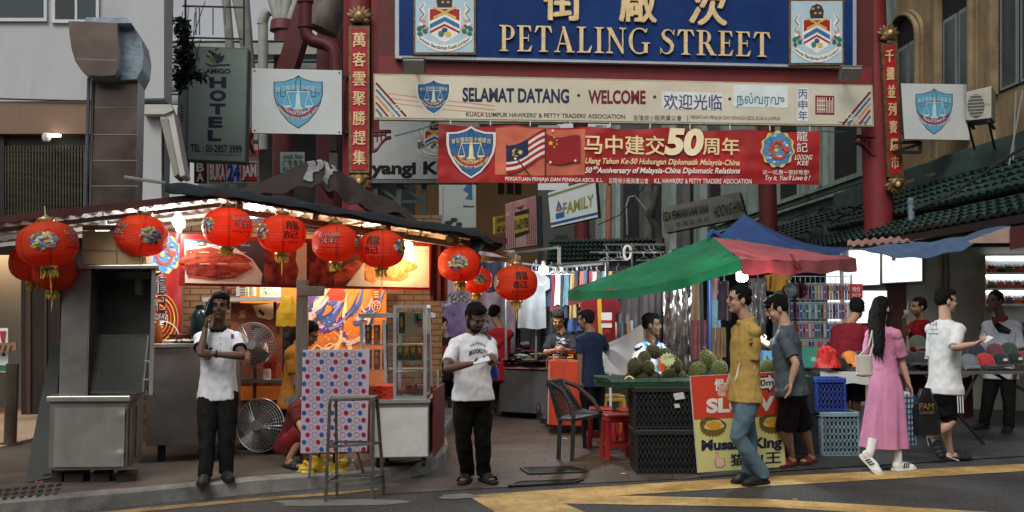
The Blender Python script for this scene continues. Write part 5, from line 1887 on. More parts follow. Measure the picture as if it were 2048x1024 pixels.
for a,b in((mp(0,0),mp(0,1)),(mp(1,0),mp(1,1)),(mp(0,1),mp(1,1)),(mp(0,0),mp(1,0))):m.bar(a,b,.016,.016,mesh_m)
m.build('mesh_guard',rcb)
m=MB()
p=mp(1,.22)
m.tube([p+V(0,-.02,0),p+V(.05,-.04,0),p+V(.06,-.04,.03),p+V(.06,-.04,.14),p+V(.05,-.04,.16),p+V(0,-.02,.16)],.008,C('b8b6b0',metal=.7,rough=.3),8)
m.build('handle',rcb)
m=MB()
for k,x in enumerate((110,150,200,250)):
 m.box(V(at(x,950,CY+.15).x,CY+.2,KH+.035),(.16,.2,.07),C('2b2622'),.1*k)
m.build('brick_foot',rcb)
m=MB()
m.quad(V(at(50,964,8.9).x,8.9,KH+.002),V(at(100,955,8.9).x,8.95,KH+.002),V(at(118,720,9.4).x,9.4,zz(118,690,9.4)),V(at(108,700,9.4).x,9.42,zz(108,690,9.4)),black_m)
m.grid(lambda u,v:lerp(lerp(at(50,966,8.85),at(104,956,8.85),u),lerp(at(104,690,9.4),at(122,690,9.4),u),v),3,3,M('black green board',(.012,.018,.016),.6),False,.02)
m.build('leaning_board',label='dark board leaning against the left side of the roast cabinet',cat='board')
card=M('cardboard',(.36,.27,.15),.85,scale=3,var=.12,dirt=(.2,.13,.07),dirtk=.6)
m=MB()
bY=CY+.12
m.obox(at(163,529,bY),V(.52,.02,0),V(-.02,.35,0),V(0,0,.30),card)
m.obox(at(163,529,bY)+V(0,0,.302),V(.5,.02,0),V(.02,-.06,.04),V(0,0,.004),card)
m.fline(Fr(163,500,bY-.006,282,500,bY+.01),[(163,500),(280,501)],1.2,C('6f5c3c'),.004)
m.fline(Fr(163,500,bY-.006,282,500,bY+.01),[(232,462),(233,528)],1.2,C('6f5c3c'),.004)
m.build('cardboard_box',label='stained open cardboard carton on top of the roast cabinet',cat='box',bevel=.006)
KY=9.9
m=MB()
k0,k1=at(296,700,KY),at(436,700,KY)
ct=thing('steel_counter','long stainless steel counter beside the roast cabinet','counter',V((k0.x+k1.x)/2,KY,KH))
zt_,zb_=zz(340,690,KY),zz(340,892,KY)
m.obox(V(k0.x,KY,zb_),V(k1.x-k0.x,.25,0),V(0,.6,0),V(0,0,zt_-zb_-.03),ss_d)
m.build('body',ct,bevel=.005)
m=MB()
m.obox(V(k0.x-.02,KY-.03,zt_-.03),V(k1.x-k0.x+.04,.25,0),V(0,.65,0),V(0,0,.045),ss)
m.build('top',ct,bevel=.008)
m=MB()
m.fpoly(Fr(300,800,KY-.004,480,800,KY+.246),[(298,870),(430,868),(430,870),(298,872)],C('7a7872'),.006)
for x in(.08,.6):m.obox(V(k0.x+x,KY+.1,KH),V(.06,0,0),V(0,.06,0),V(0,0,zb_-KH),black_m)
m.build('leg',ct)
m=MB()
m.grid(lambda u,v:V(lerp(k0.x+.12,k0.x+.42,u),KY+.1+.25*v,zt_+.02+.035*abs(noise.noise(V(u*6,v*5,2)))+.01),20,12,C('b9b4a4'),True,.006)
m.build('cleaning_cloth',label='crumpled pale cloth lying on the steel counter',cat='cloth')
m=MB()
m.lathe([(.04,0),(.045,.02),(.045,.14),(.02,.19),(.018,.23),(0,.235)],V(k0.x+.05,KY+.12,zt_+.016),C('7a3a14',rough=.2),12)
m.build('sauce_bottle',label='brown sauce bottle standing at the left end of the steel counter',cat='bottle')
m=MB()
m.lathe([(.10,0),(.14,.05),(.15,.08),(.135,.08),(.09,.015)],V(k0.x+.22,KY+.4,zt_+.016),C('5a1410',rough=.3),18)
m.build('bowl',label='dark red bowl at the back of the steel counter',cat='bowl')
m=MB()
m.lathe([(.09,0),(.1,.02),(.1,.28),(.07,.34),(.05,.36),(.05,.40),(0,.41)],at(400,690,KY+.3),C('0f2f30',rough=.25),16)
m.build('water_jug',label='dark green plastic water jug behind the man on the phone',cat='jug')
def hang_bulb(px,py,Y,r_,mat,label,cord=.2,e=0,col=(1,1,1),name='light_bulb',grp=None):
 c=at(px,py,Y)
 t=thing(name,label,'lamp',c,group=grp)
 m=MB()
 m.lathe([(r_*.55,r_*.7),(r_*.5,r_*1.3),(r_*.42,r_*1.9),(r_*.2,r_*2.0),(0,r_*2.0)],c,sock,16)
 m.build('socket',t)
 m=MB()
 m.lathe([(0,-r_*1.0),(r_*.75,-r_*.95),(r_,-r_*.6),(r_,r_*.5),(r_*.6,r_*.8),(0,r_*.85)],c,mat,18)
 m.build('globe',t)
 m=MB()
 m.tube([c+V(0,0,r_*2),c+V(0,0,r_*2+cord)],.006,black_m,5)
 m.build('cord',t)
 if e:
  l=bpy.data.lights.new('bulb_light','POINT')
  l.energy,l.color,l.shadow_soft_size=e,col,.06
  lo=bpy.data.objects.new('bulb_light',l)
  COL.objects.link(lo)
  lo.location=c-V(0,0,r_*1.8)
 return t
hang_bulb(205,472,9.0,.075,bulb_w,'lit white bulb hanging in front of the cardboard carton',.1,40,(.92,.96,1))
hang_bulb(815,492,10.75,.055,bulb_y,'lit warm bulb at the right end of the food board',.1,20,(1,.66,.36))
def tube_light(px,py,Y,L,label,ax,e=0):
 c=at(px,py,Y)
 t=thing('tube_light',label,'lamp',c)
 ax=Vector(ax).normalized()
 sd=ax.cross(V(0,-.9,-.4)).normalized()
 m=MB()
 m.obox(c-ax*L*.55-sd*.05+V(0,.03,.02),ax*L*1.1,sd*.1,V(0,0,.025),sock)
 m.build('fitting',t)
 for k in(-1,1):
  m=MB()
  m.tube([c-ax*L/2+sd*.028*k,c+ax*L/2+sd*.028*k],.02,bulb_w,8)
  m.build('tube',t)
 if e:
  l=bpy.data.lights.new('tube_glow','POINT')
  l.energy,l.color,l.shadow_soft_size=e,(.95,.97,1),.08
  lo=bpy.data.objects.new('tube_glow',l)
  COL.objects.link(lo)
  lo.location=c-V(0,.05,.1)
tube_light(356,447,9.7,.17,'lit pair of short white tubes under the stall roof between two lanterns',(.35,-.3,-.45),60)
tube_light(507,427,10.2,.08,'tiny lit tube lamp under the rafters right of the third lantern',(1,.1,.05),45)
for px,py,Y,e in((700,520,11.75,56),(560,540,11.3,26),(860,560,11.6,18)):
 l=bpy.data.lights.new('counter_lamp','POINT')
 l.energy,l.color,l.shadow_soft_size=e,(1,.64,.34),.1
 lo=bpy.data.objects.new('counter_lamp',l)
 COL.objects.link(lo)
 lo.location=at(px,py,Y)
lan_m=M('red lantern silk',(.84,.10,.03),.55,scale=3,var=.12,trans=.6)
lan_s=M('lantern seam',(.66,.06,.02),.5,trans=.5)
cap_m=M('brass cap',(.50,.32,.10),.28,.8,var=.2)
tas_m=M('yellow tassel',(.66,.46,.08),.7,scale=30,var=.35)
GL='red lanterns hung along the front of the roast stall'
def lantern(px,py,D,Y,label,items,tilt=(0,0),hang=.12,squash=.93,seed=0):
 c=at(px,py,Y)
 r_=D/2*Y/FPX
 t=thing('paper_lantern',label,'lantern',c,group=GL)
 vd=(c-CO)
 base=math.atan2(-vd.y,-vd.x)
 H=r_*squash
 def rad(z):
  return r_*(1-abs(z)**2.3)**.5*.76+r_*.24*(1-abs(z)**4)
 def S(lon,z,k=1.):
  a=base+R(lon)
  q=rad(z)*k
  return V(q*math.cos(a),q*math.sin(a),z*H*.98)
 m=MB()
 nr,sg=27,48
 rows=nr*2
 vs,fs=[],[]
 for i in range(rows+1):
  z=-.955+1.91*i/rows
  for k in range(sg):
   q=1+(.012 if i%2 else-.006)
   pn=.006*math.cos(6*2*PI*k/sg)
   vs.append(S(360*k/sg,z,q-pn))
 m.add(vs,[],lan_m)
 si=m.mi(lan_s)
 for i in range(rows):
  for k in range(sg):
   m.f.append((i*sg+k,i*sg+(k+1)%sg,(i+1)*sg+(k+1)%sg,(i+1)*sg+k))
   m.m.append(si if k%8==0 else 0)
   m.sm.append(True)
 ink=C('101014')
 def put(body,lon,z,wdeg,hz,mat,k=1.03,bold=.01,it=0.):
  vs,fs,a,b,c_,e=glyphs(body,bold)
  m.add([S(lon+wdeg*((x-a)/max(1e-6,b-a)-.5)+it*hz*60*((y-c_)/max(1e-6,e-c_)),z+hz*((y-c_)/max(1e-6,e-c_)-.5),k)for x,y,_ in vs],fs,mat)
 for kind,lon in items:
  if kind=='loong':
   for b_,mt,k_ in((.035,C('e8dcd0'),1.03),(.004,ink,1.04)):
    put('LOOONG',lon,.36,54,.24,mt,k_,b_,.1)
    put('KEE',lon,.06,40,.22,mt,k_,b_,.1)
   put("Try It, You'll Love It",lon,-.30,54,.15,ink,1.035,.012,.15)
  elif kind=='han':
   put('龍',lon+4,.38,36,.46,ink,1.035,.012)
   put('記',lon,-.10,38,.38,ink,1.035,.012)
   put('试一试·惠一夜!',lon,-.48,46,.13,C('7a1a10'),1.035,.02)
  elif kind=='badge':
   rr=random.Random(seed)
   cs=[C('3f5f9c'),C('c4b04a'),C('243a6c'),C('b8c8c4'),C('8c3020'),C('d0a440'),C('5a80b0'),C('3a6a4a')]
   for q in range(110):
    a,q_=rr.uniform(0,2*PI),math.sqrt(rr.random())
    big=1 if q>34 else 0
    rw=(.50 if q_<1 else .5)
    lo_,z_=lon+24*q_*math.cos(a),.05+.36*q_*math.sin(a)
    rx,rz=rr.uniform(3,6),rr.uniform(.045,.09)
    mt=cs[1]if q<40 and q_>.8 else cs[q%8]
    pts=[S(lo_+rx*math.cos(2*PI*j/7),z_+rz*math.sin(2*PI*j/7),1.022+q*.0002)for j in range(7)]
    m.poly(pts,mt)
 m.build('shade',t,world=False)
 for z,s_ in((.955,1),(-.955,-1)):
  m=MB()
  q=rad(.955)*1.04
  zz0=z*H*.98
  if s_>0:m.lathe([(q,-.01),(q*1.03,.005),(q*1.03,.03),(q,.034),(q*.9,.034),(q*.9,0)],V(0,0,zz0),cap_m,20)
  else:m.lathe([(q*.9,0),(q*.9,-.026),(q,-.026),(q*1.03,-.022),(q*1.03,-.004),(q,.01)],V(0,0,zz0),cap_m,20)
  m.build('cap',t,world=False)
 m=MB()
 rr=random.Random(seed+5)
 q=rad(.955)
 z0=-.955*H*.98-.025
 for k in range(34):
  a=rr.uniform(0,2*PI)
  rr_=q*math.sqrt(rr.random())*.95
  p=V(rr_*math.cos(a),rr_*math.sin(a),z0+.02)
  L=r_*rr.uniform(.30,.42)
  m.tube([p,p+V(rr.uniform(-.012,.012),rr.uniform(-.012,.012),-L*.6),p+V(rr.uniform(-.02,.02),rr.uniform(-.02,.02),-L)],[.0055,.0065,.003],tas_m,5)
 if seed%3==0:m.tube([V(0,0,z0),V(.004,0,z0-r_*.55),V(.002,0,z0-r_*.85)],[.006,.006,.002],tas_m,5)
 m.build('tassel',t,world=False)
 m=MB()
 m.tube([V(0,0,H*.9),V(0,0,H+hang)],.005,C('c9c4b4'),5)
 m.tube([V(-q,0,.955*H),V(0,0,H+.05),V(q,0,.955*H)],.003,C('c9c4b4'),5)
 m.build('cord',t,world=False)
 t.rotation_euler=(R(tilt[0]),R(tilt[1]),0)
lantern(95,488,114,8.4,'largest red lantern at the far left with a flowery badge facing front',[('badge',-8),('loong',62)],(0,-6),squash=.84,seed=3)
lantern(66,525,88,8.85,'red lantern mostly hidden behind the large one at the far left',[('badge',170)],seed=1)
lantern(110,542,84,8.72,'plain lower lantern hanging beneath the large one at the far left',[('badge',175),('loong',80)],(0,4),squash=1.0,seed=6)
lantern(283,471,102,8.95,'red lantern over the roast cabinet with its badge right of centre',[('badge',22),('loong',-62)],(0,8),squash=.86,seed=4)
lantern(455,454,97,9.35,'brightly lit lantern at the roof corner with a badge on its left side',[('loong',36),('badge',-56)],squash=.86,seed=7)
lantern(564,468,94,9.6,'deep red lantern with large black brush characters and a badge at its left edge',[('han',22),('badge',-58)],squash=.86,seed=9)
lantern(671,486,92,9.9,'red lantern lettered in two rows directly left of the paired lanterns over the food board',[('loong',-18),('badge',78)],squash=.86,seed=10)
lantern(763,498,93,10.15,'orange lit lantern with brush characters next to the warm bulb',[('han',-26),('badge',56)],squash=.86,seed=12)
lantern(920,528,86,10.75,'red lantern with a centred badge just above the man in the white lettered shirt',[('badge',-6),('han',80)],squash=.88,seed=14)
lantern(953,560,62,11.6,'small red lantern half hidden behind the one with the centred badge',[('badge',14)],squash=.9,seed=16)
lantern(1032,566,85,11.0,'last red lantern at the right with black brush characters',[('han',12),('badge',-78)],squash=.88,seed=18)
m=MB()
m.bar(at(900,476,10.8),at(1040,517,11.1),.05,.05,wood_b)
m.bar(at(905,510,11.2),at(1030,522,11.05),.04,.05,wood_b)
m.build('timber_beam',label='bare timber arm holding out the last lanterns past the stall roof',cat='beam')
PY=10.25
m=MB()
p=at(602,700,PY)
m.obox(V(p.x-.055,PY,KH),V(.11,0,0),V(0,.1,0),V(0,0,zz(602,560,PY)-KH),wood_g)
m.obox(V(p.x-.04,PY-.01,zz(602,592,PY)),V(.26,0,0),V(0,.1,0),V(0,0,.1),wood_g)
m.build('timber_post',label='grey timber post with a short bracket holding up the stall front',cat='post',bevel=.006)
SHY=11.1
sh=thing('wall_shelf','white shelf board on the stall wall above the standing fan','shelf',at(480,600,SHY))
m=MB()
m.obox(at(405,603,SHY),V(.89,.1,0),V(0,.3,0),V(0,0,.045),C('b8b4a8'))
m.build('board',sh)
m=MB()
for x in(415,550):m.bar(at(x,604,SHY+.25),at(x,640,SHY+.28),.03,.03,black_m)
m.build('bracket',sh)
for k in range(4):
 m=MB()
 m.box(at(485,590-k*5.2,SHY+.12),(.11,.14,.028),C('c9c6b8'),.1*(k%2))
 m.box(at(485,590-k*5.2,SHY+.05)+V(0,0,0),(.06,.004,.014),C(('3f7a3c','a33a2a','3f7a3c','8a3a2a')[k]),.1*(k%2))
 m.build('tea_box',label='flat white box with a coloured label in the pile of four on the wall shelf',cat='box',group='boxes piled on the shelf')
m=MB()
m.lathe([(.05,0),(.05,.1),(.04,.12),(0,.12)],at(452,592,SHY+.12),C('5a1f18'),12)
m.build('jar',label='dark red jar at the middle of the wall shelf',cat='jar')
m=MB()
m.lathe([(.04,0),(.04,.1),(.015,.14),(0,.14)],at(505,592,SHY+.12),C('b9b4a4',rough=.3),12)
m.build('jar',label='pale bottle right of the box pile on the wall shelf',cat='jar')
FPO=Fr(520,575,SHY+.28,562,575,SHY+.3)
m=MB()
m.frect(FPO,520,572,562,594,C('cfccc2'),0,.01)
m.fline(FPO,[(524,580),(530,576),(532,588),(538,576),(545,579)],1.2,inkm,.013)
m.ftext(FPO,'Tsun Yuo',524,583,556,8,inkm,.013,it=.3)
m.build('signed_card',label='white card with a handwritten signature behind the wall shelf',cat='card')
FPP=Fr(470,606,11.45,580,606,11.6)
m=MB()
m.frect(FPP,462,606,585,772,M('poster brown red',(.20,.06,.03),.5,scale=2.5,var=.6,dirt=(.5,.25,.08),dirtk=.5),0,.01)
m.ftext(FPP,'意',478,620,492,16,C('d9b48c'),.014,bold=.02)
m.ftext(FPP,'心',470,608,484,12,C('b04a3a'),.014,bold=.02)
m.fpoly(FPP,[(505,612),(545,606),(560,628),(540,640),(515,634)],M('printed plate',None),.014)
m.fpoly(FPP,[(520,618),(530,628),(526,632),(516,622)],inkm,.018)
m.fpoly(FPP,blob(520,720,26,14,seed=21),M('printed glazed meat',None),.014)
m.build('food_poster',label='brown and red food poster behind the standing fan',cat='poster')
ybag=M('yellow plastic bag',(.72,.50,.04),.4,scale=6,var=.2,trans=.25)
m=MB()
def bagf(u,v):
 a=2*PI*u
 w_=lerp(.05,.115,min(1,v*1.8))*(1+.10*math.sin(a*5+v*4))
 c=at(575,lerp(592,652,v),10.9)
 return c+V(w_*math.cos(a),w_*.35*math.sin(a),.008*math.sin(a*4))
m.grid(bagf,36,14,ybag)
m.ftext(Fr(555,630,10.84,596,630,10.84),'LOOONG KEE',563,626,588,5,C('b8402a'),.01,bold=.02)
m.build('carrier_bag',label='bunch of yellow carrier bags hanging beside the timber post',cat='bag')
m=MB()
m.frect(Fr(568,655,11.2,590,655,11.2),565,652,592,742,black_m,-.06,0)
for k in range(3):m.frect(Fr(568,655,11.2,590,655,11.2),569,664+k*18,580,676+k*18,C('3b3b3a'),0,.02)
m.build('socket_strip',label='black strip of power sockets below the yellow carrier bags',cat='socket')
fan_m=M('fan chrome',(.42,.42,.42),.3,.8)
def fan(px,py,rpx,Y,label,stand,face=0.):
 c=at(px,py,Y)
 r_=rpx*Y/FPX
 t=thing('electric_fan',label,'fan',c)
 ax=V(math.sin(face),-math.cos(face),.05).normalized()
 q=ax.to_track_quat('Z','Y')
 W=lambda x,y,z:c+q@V(x,y,z)
 m=MB()
 for k in range(10):
  rr_=r_*(.14+.86*(k+1)/10)
  z=.07*(1-(rr_/r_)**2)
  m.tube([W(rr_*math.cos(a),rr_*math.sin(a),z)for a in[2*PI*i/28 for i in range(29)]],.0026 if k<9 else .007,fan_m,4,cap=False)
 for k in range(36):
  a=2*PI*k/36
  m.tube([W(rr_*math.cos(a),rr_*math.sin(a),.07*(1-(rr_/r_)**2))for rr_ in(r_*.1,r_*.5,r_)],.002,fan_m,4)
 m.build('grille',t)
 m=MB()
 m.tube([W(0,0,.08),W(0,0,.085)],r_*.2,fan_m,16)
 m.build('badge',t)
 for k in range(3):
  m=MB()
  a0=2*PI*k/3+.4
  m.grid(lambda u,v:W(r_*lerp(.12,.9,v)*math.cos(a0+1.5*u*(1-.2*v)),r_*lerp(.12,.9,v)*math.sin(a0+1.5*u*(1-.2*v)),-.01+.05*u),8,6,M('fan blade',(.05,.055,.055),.35,spec=.5),True,.004)
  m.build('blade',t)
 m=MB()
 m.tube([W(0,0,-.03),W(0,0,-.2)],[.08,.07],C('2a2b2b'),14)
 m.build('motor',t)
 m=MB()
 if stand=='pole':
  g_=V(c.x,c.y+.12,KH)
  m.tube([g_+V(0,0,.02),V(c.x,c.y+.12,c.z)],.02,C('5a5a58',metal=.6),10)
  m.lathe([(.22,0),(.22,.02),(.05,.05),(.03,.06)],g_,C('1c1c1c'),20)
 else:
  for s_ in(-1,1):
   m.tube([W(s_*r_*1.06,0,-.04),V(c.x+s_*r_*1.06*math.cos(face),c.y+s_*r_*1.06*math.sin(face),KH+.02)],.014,C('8a8a86',metal=.7,rough=.3),8)
   m.tube([V(c.x+s_*r_*1.06,c.y-.18,KH+.015),V(c.x+s_*r_*1.06,c.y+.2,KH+.015)],.014,C('8a8a86',metal=.7,rough=.3),8)
 m.build('stand',t)
fan(505,690,44,10.9,'standing fan with a dark grille behind the man on the phone','pole',.1)
fan(520,850,52,10.45,'large silver floor fan by the feet of the seated man','floor',-.25)
TBY=10.9
tb=thing('prep_table','dark prep table behind the phone man with cups on it','table',at(520,880,TBY))
m=MB()
m.obox(at(455,766,TBY),V(.72,0,0),V(0,.5,0),V(0,0,.03),C('4d4a46'))
m.build('table_top',tb)
for x in(460,585):
 m=MB()
 q=at(x,770,TBY+.05)
 m.obox(V(q.x,q.y,KH),V(.05,0,0),V(0,.05,0),V(0,0,q.z-KH),black_m)
 m.build('leg',tb)
m=MB()
for k in range(6):m.lathe([(.045,0),(.04,.03),(.04,.032)],at(534,762-k*3.6,TBY+.12),C('d8d4c8'),12)
m.build('cup_stack',label='stack of white paper cups on the prep table',cat='cups')
m=MB()
m.lathe([(.035,0),(.045,.08),(.04,.085),(0,.085)],at(534,738,TBY+.3),C('b03a20'),12)
m.lathe([(.03,0),(.03,.14),(.012,.19),(0,.2)],at(531,722,TBY+.34),C('d8d4c8',rough=.3),12)
m.build('sauce_bottle',label='white squeeze bottle over a red tub at the back of the prep table',cat='bottle')
for k,(x,y)in enumerate(((548,735),(558,745))):
 m=MB()
 m.box(at(x,y,TBY+.3),(.07,.07,.28-k*.1),C(('a8321f','c4602c')[k]))
 m.build('packet',label=('tall red packet at the right end of the prep table','short orange packet at the right end of the prep table')[k],cat='packet')
#  cart, board, stool in front of the stall
alum=M('aluminium',(.46,.47,.46),.38,.75,scale=4,var=.18)
glass=GLASS('showcase glass')
KC=9.45
crt=thing('food_cart','steel food cart with a tall glass showcase and red side panel','cart',V(at(800,900,KC).x,KC+.3,KH))
gx=lambda px,Y=KC:at(px,618,Y).x
za,zb2=zz(800,806,KC),zz(800,917,KC)
m=MB()
m.obox(V(gx(741),KC,zb2),V(gx(857)-gx(741),.04,0),V(.02,.55,0),V(0,0,za-zb2),ss)
m.build('base',crt,bevel=.005)
m=MB()
cxa,cxb=gx(743),gx(855)
m.grid(lambda u,v:V(lerp(cxa,cxb,u),KC-.012+.04*u+.006*math.exp(-((u-.45)**2+(v-.55)**2)/.02),lerp(zb2+.015,za-.045,v)),30,24,M('steel bright',(.68,.70,.67),.35,.35,scale=2,var=.15,dirt=(.30,.28,.25),dirtk=.6))
m.build('front_panel',crt)
m=MB()
m.obox(V(gx(735),KC-.03,za),V(gx(860)-gx(735),.04,0),V(.02,.6,0),V(0,0,.03),alum)
m.build('counter_top',crt)
m=MB()
m.obox(V(gx(857)+.03,KC+.1,zb2),V(.02,0,0),V(.03,.95,0),V(0,0,.62),C('5a1512'))
m.build('side_panel',crt)
for dx,dy in((.07,.1),(.49,.12),(.46,.5),(.1,.5)):
 m=MB()
 c=V(gx(741)+dx,KC+dy,KH+.05)
 m.tube([c-V(.018,0,0),c+V(.018,0,0)],.05,black_m,14)
 m.bar(c+V(0,0,.02),V(c.x,c.y,zb2),.03,.03,C('4a4a48'))
 m.build('wheel',crt)
tx0,tx1,tz0,tz1=gx(786),gx(853),za+.03,zz(820,610,KC)
m=MB()
for x in(tx0,tx1-.03):
 for dy in(.0,.42):m.obox(V(x,KC+.02+dy,tz0),V(.03,0,0),V(0,.03,0),V(0,0,tz1-tz0),alum)
for z in(tz0,tz1-.03):
 for dy in(.0,.42):m.obox(V(tx0+.03,KC+.021+dy,z),V(tx1-tx0-.06,0,0),V(0,.028,0),V(0,0,.03),alum)
 for x in(tx0+.001,tx1-.029):m.obox(V(x,KC+.05,z),V(.028,0,0),V(0,.39,0),V(0,0,.03),alum)
m.build('showcase_frame',crt)
m=MB()
m.quad(V(tx0+.03,KC+.034,tz0+.03),V(tx1-.03,KC+.034,tz0+.03),V(tx1-.03,KC+.034,tz1-.03),V(tx0+.03,KC+.034,tz1-.03),glass)
m.build('showcase_glass',crt)
for py in(668,722,746):
 m=MB()
 m.obox(V(tx0+.01,KC+.06,zz(820,py,KC+.1)),V(tx1-tx0-.02,0,0),V(0,.36,0),V(0,0,.008),C('9fb0aa',rough=.2))
 m.build('glass_shelf',crt)
def bxm(name,px,py,Y,w_,d_,h_,col,label,cat='box',group=None,face=None,rz=0.):
 m=MB()
 c=at(px,py,Y)
 m.box(c+V(0,d_/2,h_/2),(w_,d_,h_),C(col),rz)
 if face:
  for(a,b,c_,d2,fc)in face:
   m.obox(c+V(-w_/2+a*w_,-.004,b*h_),V((c_-a)*w_,0,0),V(0,.004,0),V(0,0,(d2-b)*h_),C(fc))
 return m.build(name,label=label,cat=cat,group=group)
bxm('gift_box',828,667,KC+.1,.17,.2,.2,'b9a582','tan gift box with a blue dragon print on the top shelf of the glass showcase',face=[(.5,.45,.75,.95,'3f7a9c'),(.7,.3,.95,.7,'b84a34'),(.2,.6,.4,.8,'c4b04a'),(.62,.6,.9,.9,'5a9a6a')])
bxm('gift_box',803,667,KC+.1,.05,.2,.2,'3b302c','narrow dark gift box beside the tan one on the top shelf of the showcase',face=[(.3,.3,.7,.8,'b98a3a')])
for k in range(4):bxm('gift_box',800+k*13,721,KC+.1,.055,.2,.14-.004*(k%2),('4a6a5c','b06a34','5a6a3c','b04a2c')[k],('green','orange','olive','red brown')[k]+' snack box in the row on the middle shelf of the showcase',face=[(.2,.55,.8,.9,'d9a83c'),(.2,.1,.8,.35,'2a3c3c')])
m=MB()
m.grid(lambda u,v:V(lerp(tx0+.03,tx1-.03,u),KC+.08+.3*v,tz0+.03+(.09+.04*noise.noise(V(u*5,v*4,1)))*math.sin(PI*min(1,v*1.4+.1))*(.6+.4*math.sin(PI*u))),20,10,M('jerky red',(.16,.02,.012),.4,scale=30,var=.6))
m.build('dried_meat',label='heap of dark red dried meat at the bottom of the glass showcase',cat='food')
m=MB()
for k in range(9):
 m.grid(lambda u,v,k=k:V(lerp(gx(744),gx(784),u),KC+.06+.34*v,za+.036+k*.014+.012*noise.noise(V(u*4+k,v*3,k))),8,4,M('red plastic bags',(.45,.03,.015),.35,var=.3),True,.01)
m.build('bag_pile',label='pile of folded red plastic bags on the cart beside the glass showcase',cat='bags')
DC=10.5
dc=thing('display_case','low metal and glass display case behind the food cart','display case',V(gx(790,DC),DC,KH))
m=MB()
for px in(722,768,858):
 for dy in(0,.35):m.bar(at(px,640,DC+dy),at(px+4,772,DC+dy),.03,.03,alum)
m.obox(at(718,636,DC-.03),V(.76,0,0),V(0,.45,0),V(0,0,.05),alum)
m.build('frame',dc)
m=MB()
m.obox(V(gx(722,DC),DC,KH),V(.75,0,0),V(0,.5,0),V(0,0,zz(800,775,DC)-KH),C('5a1512'))
m.build('base',dc)
m=MB()
m.quad(at(724,770,DC+.01),at(856,770,DC+.01),at(856,642,DC+.01),at(724,642,DC+.01),glass)
m.build('glass',dc)
for k in range(6):
 bxm('tea_packet',736+(k%3)*17,690 if k<3 else 740,DC+.1,.06,.08,.21,('5a1c1a','c8502c','3a2c24','2e3a2c','a3301e','26302a')[k],('tall maroon packet','tall orange packet','tall brown packet','dark green packet','red packet','black green packet')[k]+(' on the upper' if k<3 else ' on the lower')+' shelf of the display case','packet',face=[(.3,.3,.7,.6,'d9a83c'),(.3,.7,.7,.9,'e0cfa0')])
m=MB()
m.obox(at(724,691,DC+.06),V(.72,0,0),V(0,.3,0),V(0,0,.01),alum)
m.obox(at(724,741,DC+.06),V(.72,0,0),V(0,.3,0),V(0,0,.01),alum)
m.build('shelf',dc)
m=MB()
m.bar(at(875,741,10.9),at(875,903,10.75),.022,.022,C('b9b6aa',rough=.5))
m.bar(at(858,742,11.0),at(876,742,10.9),.022,.022,C('b9b6aa',rough=.5))
m.bar(at(862,780,11.0),at(875,815,10.85),.016,.016,C('b9b6aa',rough=.5))
m.build('stand',label='thin white metal stand leg beside the food cart',cat='stand')
FPB=Fr(604,700,9.15,740,700,9.3,tilt=.06)
pd=thing('covered_board','large board wrapped in lilac plastic with blue and red dots leaning on a trestle','board',FPB.px(670,950))
lil=M('lilac wipe cloth',(.42,.36,.42),.28,scale=2,var=.1,spec=.6,bump=.25,bscale=7)
m=MB()
m.fprism(FPB,[(606,700),(740,698),(734,903),(601,907)],lil,-.03,0)
m.build('panel',pd,bevel=.004)
m=MB()
dots=[C('2f4f8c',rough=.3),C('8f1f38',rough=.3)]
for j in range(14):
 for i in range(10):
  x=608+i*14+(j%2)*7
  y=709+j*14.6
  if x>733-j*.3 or y>900:continue
  t=(i+2*j)%4
  if t in(0,2):m.fdisc(FPB,x,y,4.8,5.0,dots[t//2],.003,12)
  else:
   P=[(x+5.4*math.cos(a),y+5.6*math.sin(a))for a in[2*PI*q/12 for q in range(13)]]
   m.fline(FPB,P,.7,C('4a3a5c'),.002)
m.build('dot_pattern',pd)
for xa,ya,xb,yb in((622,905,619,955),(714,900,727,946),(668,905,668,940),(640,902,636,930)):
 a=FPB.px(xa,ya,-.02)
 b=ground(xb,yb,KH)
 m=MB()
 m.bar(a,b,.022,.022,C('2c2826'))
 m.build('trestle_leg',pd)
stl=M('worn grey steel',(.14,.135,.125),.5,.55,scale=9,var=.35,dirt=(.1,.06,.035),dirtk=.6)
ms_=thing('metal_stool','tall bare metal stool standing on the road in front of the dotted board','stool',ground(712,995))
ft_=[ground(651,1004),ground(744,999),ground(768,989),ground(674,992)]
tp=[at(660,803,8.38),at(747,801,8.44),at(754,797,8.62),at(672,798,8.56)]
zt4=sum(p.z for p in tp)/4
tp=[V(p.x,p.y,zt4)for p in tp]
for k in range(4):
 m=MB()
 m.bar(ft_[k],tp[k],.024,.024,stl)
 m.build('leg',ms_)
for t in(.2,.55):
 m=MB()
 q=[lerp(ft_[k],tp[k],t+.015*(k%2))for k in range(4)]
 for k in range(4):m.bar(q[k],q[(k+1)%4],.02,.02,stl)
 m.build('rung',ms_)
m=MB()
cc=sum(tp,V(0,0,0))/4
P=[cc+(p-cc)*1.06 for p in tp]
m.add([p for p in P]+[p+V(0,0,.03)for p in P],[(3,2,1,0),(4,5,6,7),(0,1,5,4),(1,2,6,5),(2,3,7,6),(3,0,4,7)],stl)
m.build('seat',ms_,bevel=.006)
def crump(mb,c,rx,ry,rz,mat,seed,n=26):
 def fn(u,v):
  a,t=2*PI*u,PI*v*.5
  k=1+.35*noise.noise(V(math.cos(a)*2.2+seed,math.sin(a)*2.2,v*4))+.2*noise.noise(V(math.cos(a)*6,math.sin(a)*6+seed,v*9))
  return c+V(rx*k*math.cos(a)*math.cos(t)**.6,ry*k*math.sin(a)*math.cos(t)**.6,rz*k*math.sin(t))
 mb.grid(fn,n,10,mat)
m=MB()
crump(m,ground(655,940,KH),.2,.12,.13,ybag,1)
